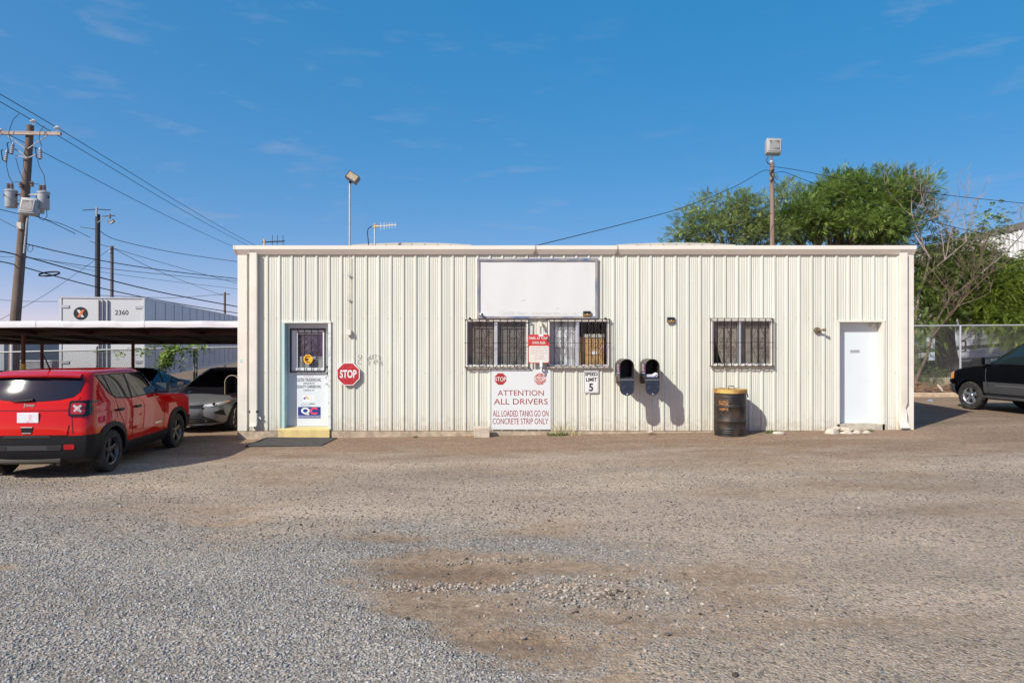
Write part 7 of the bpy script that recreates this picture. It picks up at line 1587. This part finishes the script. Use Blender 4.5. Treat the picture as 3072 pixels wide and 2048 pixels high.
M_LEAF3 = mat('leaf_dark', (.12, .18, .05), .55, col2=(.23, .30, .07), vs=1.0, lo=.35, hi=.68, trans=.32, island=.4, spec=.35)
M_BARK = mat('bark', (.085, .065, .05), .95, col2=(.17, .135, .11), vs=5, stretch=(2, 2, .5), bump=.8, bs=18, bdist=.02)
YT = 27.0
def bl(px, py, rx, rz, ry=None, Y=YT): s_ = Y / F; return (tuple(at(px, py, Y)), (rx * s_, (ry if ry else rx * .8) * s_, rz * s_))
tree('feathery_tree', 'big feathery green tree rising behind the building roof', tuple(at(2500, 1140, YT)), tuple(at(2490, 830, YT)), .22,
     [bl(2640, 590, 95, 55), bl(2520, 600, 95, 60), bl(2440, 660, 95, 60), bl(2700, 620, 80, 60), bl(2590, 680, 150, 60), bl(2740, 575, 48, 32), bl(2670, 540, 38, 28), bl(2530, 545, 40, 30), bl(2660, 700, 80, 50), bl(2360, 690, 75, 50), bl(2400, 620, 50, 40), bl(2330, 640, 40, 40), bl(2470, 575, 45, 35), bl(2600, 620, 90, 60), bl(2780, 560, 26, 18), bl(2580, 548, 30, 20), bl(2790, 640, 30, 30)], 330, 52, .25, M_LEAF, M_BARK, 4, .36, .02, None, 7)
tree('feathery_tree', 'looser light green tree at left of the pole floodlight', tuple(at(2200, 1140, 26.0)), tuple(at(2200, 830, 26)), .16,
     [bl(2185, 615, 55, 42, None, 26), bl(2100, 650, 50, 40, None, 26), bl(2260, 640, 58, 50, None, 26), bl(2160, 700, 105, 42, None, 26), bl(2345, 590, 30, 42, None, 26), bl(2055, 695, 34, 36, None, 26), bl(2310, 700, 60, 40, None, 26), bl(2020, 730, 22, 18, None, 26)], 140, 32, .25, mat('leaf_light', (.20, .27, .09), .55, col2=(.35, .42, .15), vs=.9, lo=.35, hi=.68, trans=.45, island=.38, spec=.35), M_BARK, 9, .32, .02, None, 7)
tree('shade_tree', 'dark trunked tree behind the fence with low hanging foliage', tuple(at(2850, 1130, 27.0)), tuple(at(2838, 960, 27)), .36,
     [bl(2790, 910, 70, 60, None, 26.5), bl(2870, 880, 90, 75, None, 27), bl(2960, 850, 90, 80, None, 27.5), bl(2830, 820, 80, 60, None, 27), bl(2760, 990, 40, 55, 30, 25.8), bl(2915, 935, 80, 34, None, 26.6), bl(3010, 835, 75, 50, None, 28), bl(2972, 695, 26, 40, None, 28), bl(2925, 770, 45, 45, None, 27.5), bl(3050, 880, 60, 50, None, 27), bl(2760, 850, 40, 60, 40, 26.5), bl(2800, 790, 55, 40, None, 26.4), bl(2870, 745, 55, 40, None, 27), bl(2785, 930, 60, 50, 40, 25.8), bl(2900, 820, 70, 45, None, 26.2)], 240, 54, .27, M_LEAF3, mat('bark_dark', (.05, .04, .034), .95, col2=(.10, .08, .068), vs=5, stretch=(2, 2, .5), bump=.8, bs=18, bdist=.02), 12, .58, .6)
tree('yellow_green_tree', 'bright yellow green tree hanging over the fence at the right edge', tuple(at(3140, 1130, 26.0)), tuple(at(3120, 950, 26)), .16,
     [bl(3040, 900, 60, 70, None, 25.6), bl(3060, 970, 70, 40, None, 25.2), bl(2985, 965, 50, 35, None, 25.4), bl(3110, 850, 70, 80, None, 26), bl(2960, 900, 40, 40, None, 25.6)], 100, 46, .30, M_LEAF2, M_BARK, 15, .5, .6)
# bare tree: limbs and twigs only
def bare(label, base, dirs, seed, m):
    rs = random.Random(seed); t_ = thing('bare_tree', label, 'tree', tuple(base), 'trees behind the building'); mb = MB(); tw = MB()
    def grow(p, d, l, r_, dep):
        pts = [p]; q = p.copy(); dd = d.copy()
        for k in range(4): dd = (dd + Vector((rs.uniform(-1, 1), rs.uniform(-1, 1), rs.uniform(-.5, .7))) * .16).normalized(); q = q + dd * l / 4; pts.append(q.copy())
        (mb if dep < 2 else tw).tube(pts, [r_ * (1 - .14 * i) for i in range(5)], 6 if dep < 2 else 4)
        if dep < 5:
            for k in range(3 if dep < 4 else 2):
                a = Vector((rs.uniform(-1, 1), rs.uniform(-1, 1), rs.uniform(-.2, .8))).normalized(); i = rs.choice((2, 3, 4)); grow(pts[i], (dd * .75 + a * .75).normalized(), l * rs.uniform(.55, .8), max(.007, r_ * .52), dep + 1)
    for d, l, r_ in dirs: grow(Vector(base), Vector(d).normalized(), l, r_, 0)
    mb.build('limb', m, t_, 60); o = tw.build('twigs', m, t_); o['kind'] = 'stuff'; return t_
M_DEAD = mat('dead_bark', (.24, .19, .17), .9, col2=(.36, .30, .27), vs=4)
bare('grey leafless tree spreading above the right end of the roof', at(2745, 1000, 26.0), [((.55, 0, 1), 2.6, .075), ((.25, .1, 1), 2.9, .07), ((.95, -.1, .75), 2.4, .07)], 22, M_DEAD)
bare('slender leaning leafless trunk beside the fence end', at(2738, 1165, 24.9), [((.45, .0, 1), 2.6, .07)], 5, mat('dead_bark2', (.16, .11, .085), .9))
# low shrubs behind the fence
def shrub(name, label, c, r_, n_, size, m, seed, group):
    rs = np.random.RandomState(seed); t_ = thing(name, label, 'shrub', (c[0], c[1], c[2] - r_[2]), group); v = rs.randn(n_, 3); v /= np.linalg.norm(v, axis=1)[:, None]; pos = np.array(c) + v * np.array(r_) * (.35 + .65 * rs.rand(n_, 1))
    d = v + rs.randn(n_, 3) * .5; d /= np.linalg.norm(d, axis=1)[:, None]; V, Fc = frond_mesh(pos, d, size, rs, 4, .4); mesh_np('leaves', V, Fc, m, t_)
    mb = MB(); 
    for k in range(5): e_ = Vector(c) + Vector((rs.uniform(-.6, .6) * r_[0], rs.uniform(-.5, .5) * r_[1], rs.uniform(.1, .6) * r_[2])); b_ = Vector((c[0], c[1], c[2] - r_[2])); mb.tube(bez(b_, (b_ + e_) / 2, e_, 3), [.02, .016, .012, .006], 4)
    mb.build('stems', M_BARK, t_); return t_
shrub('shrub', 'small green shrub growing in front of the low tan wall', tuple(at(2800, 1128, 24.9)), (.55, .3, .35), 130, .22, M_LEAF3, 2, 'shrubs behind the fence')
shrub('shrub', 'green sapling leaves at the building corner by the fence', tuple(at(2756, 1070, 25.2)), (.35, .3, .9), 110, .26, M_LEAF, 3, 'shrubs behind the fence')
# vine on the fence behind the carport
rs = np.random.RandomState(8); t_ = thing('fence_vine', 'green creeper hanging on the fence above the parked cars', 'vine', tuple(at(500, 1045, 21.3)))
pos = []; mb = MB()
for (x0, y0, x1, y1, k, sp) in ((470, 1036, 625, 1048, 60, 8), (520, 1040, 478, 1112, 95, 12), (505, 1042, 500, 1095, 70, 14), (400, 1052, 470, 1048, 16, 5), (300, 1058, 400, 1052, 14, 5), (545, 1042, 540, 1095, 10, 4)):
    u = rs.rand(k); P = [at(x0 + (x1 - x0) * a + rs.randn() * sp * .7, y0 + (y1 - y0) * a + rs.randn() * sp * .5, 21.25 + .1 * rs.rand()) for a in u]; pos += [p[:] for p in P]; mb.tube([at(x0, y0, 21.3), at((x0 + x1) / 2 + 3, (y0 + y1) / 2, 21.3), at(x1, y1, 21.3)], .008, 4)
pos = np.array(pos); d = rs.randn(len(pos), 3); d /= np.linalg.norm(d, axis=1)[:, None]; V, Fc = frond_mesh(pos, d, .17, rs, 2, .4, .40); mesh_np('leaves', V, Fc, M_LEAF, t_); mb.build('stem', M_BARK, t_)
# far greenery seen under the carport
for i, (px, r_, lb) in enumerate(((95, 3.6, 'rounded distant bush under the carport roof, left one'), (150, 4.0, 'rounded distant bush next to the trailer doors'), (30, 4.2, 'distant bush behind the grey shed'))):
    c = at(px, 1062, 62.0); shrub('distant_bush', lb, (c.x, c.y, c.z - .3), (r_, 2.5, 1.45), 900, .6, M_LEAF if i else M_LEAF2, 30 + i, 'distant bushes beyond the yard')
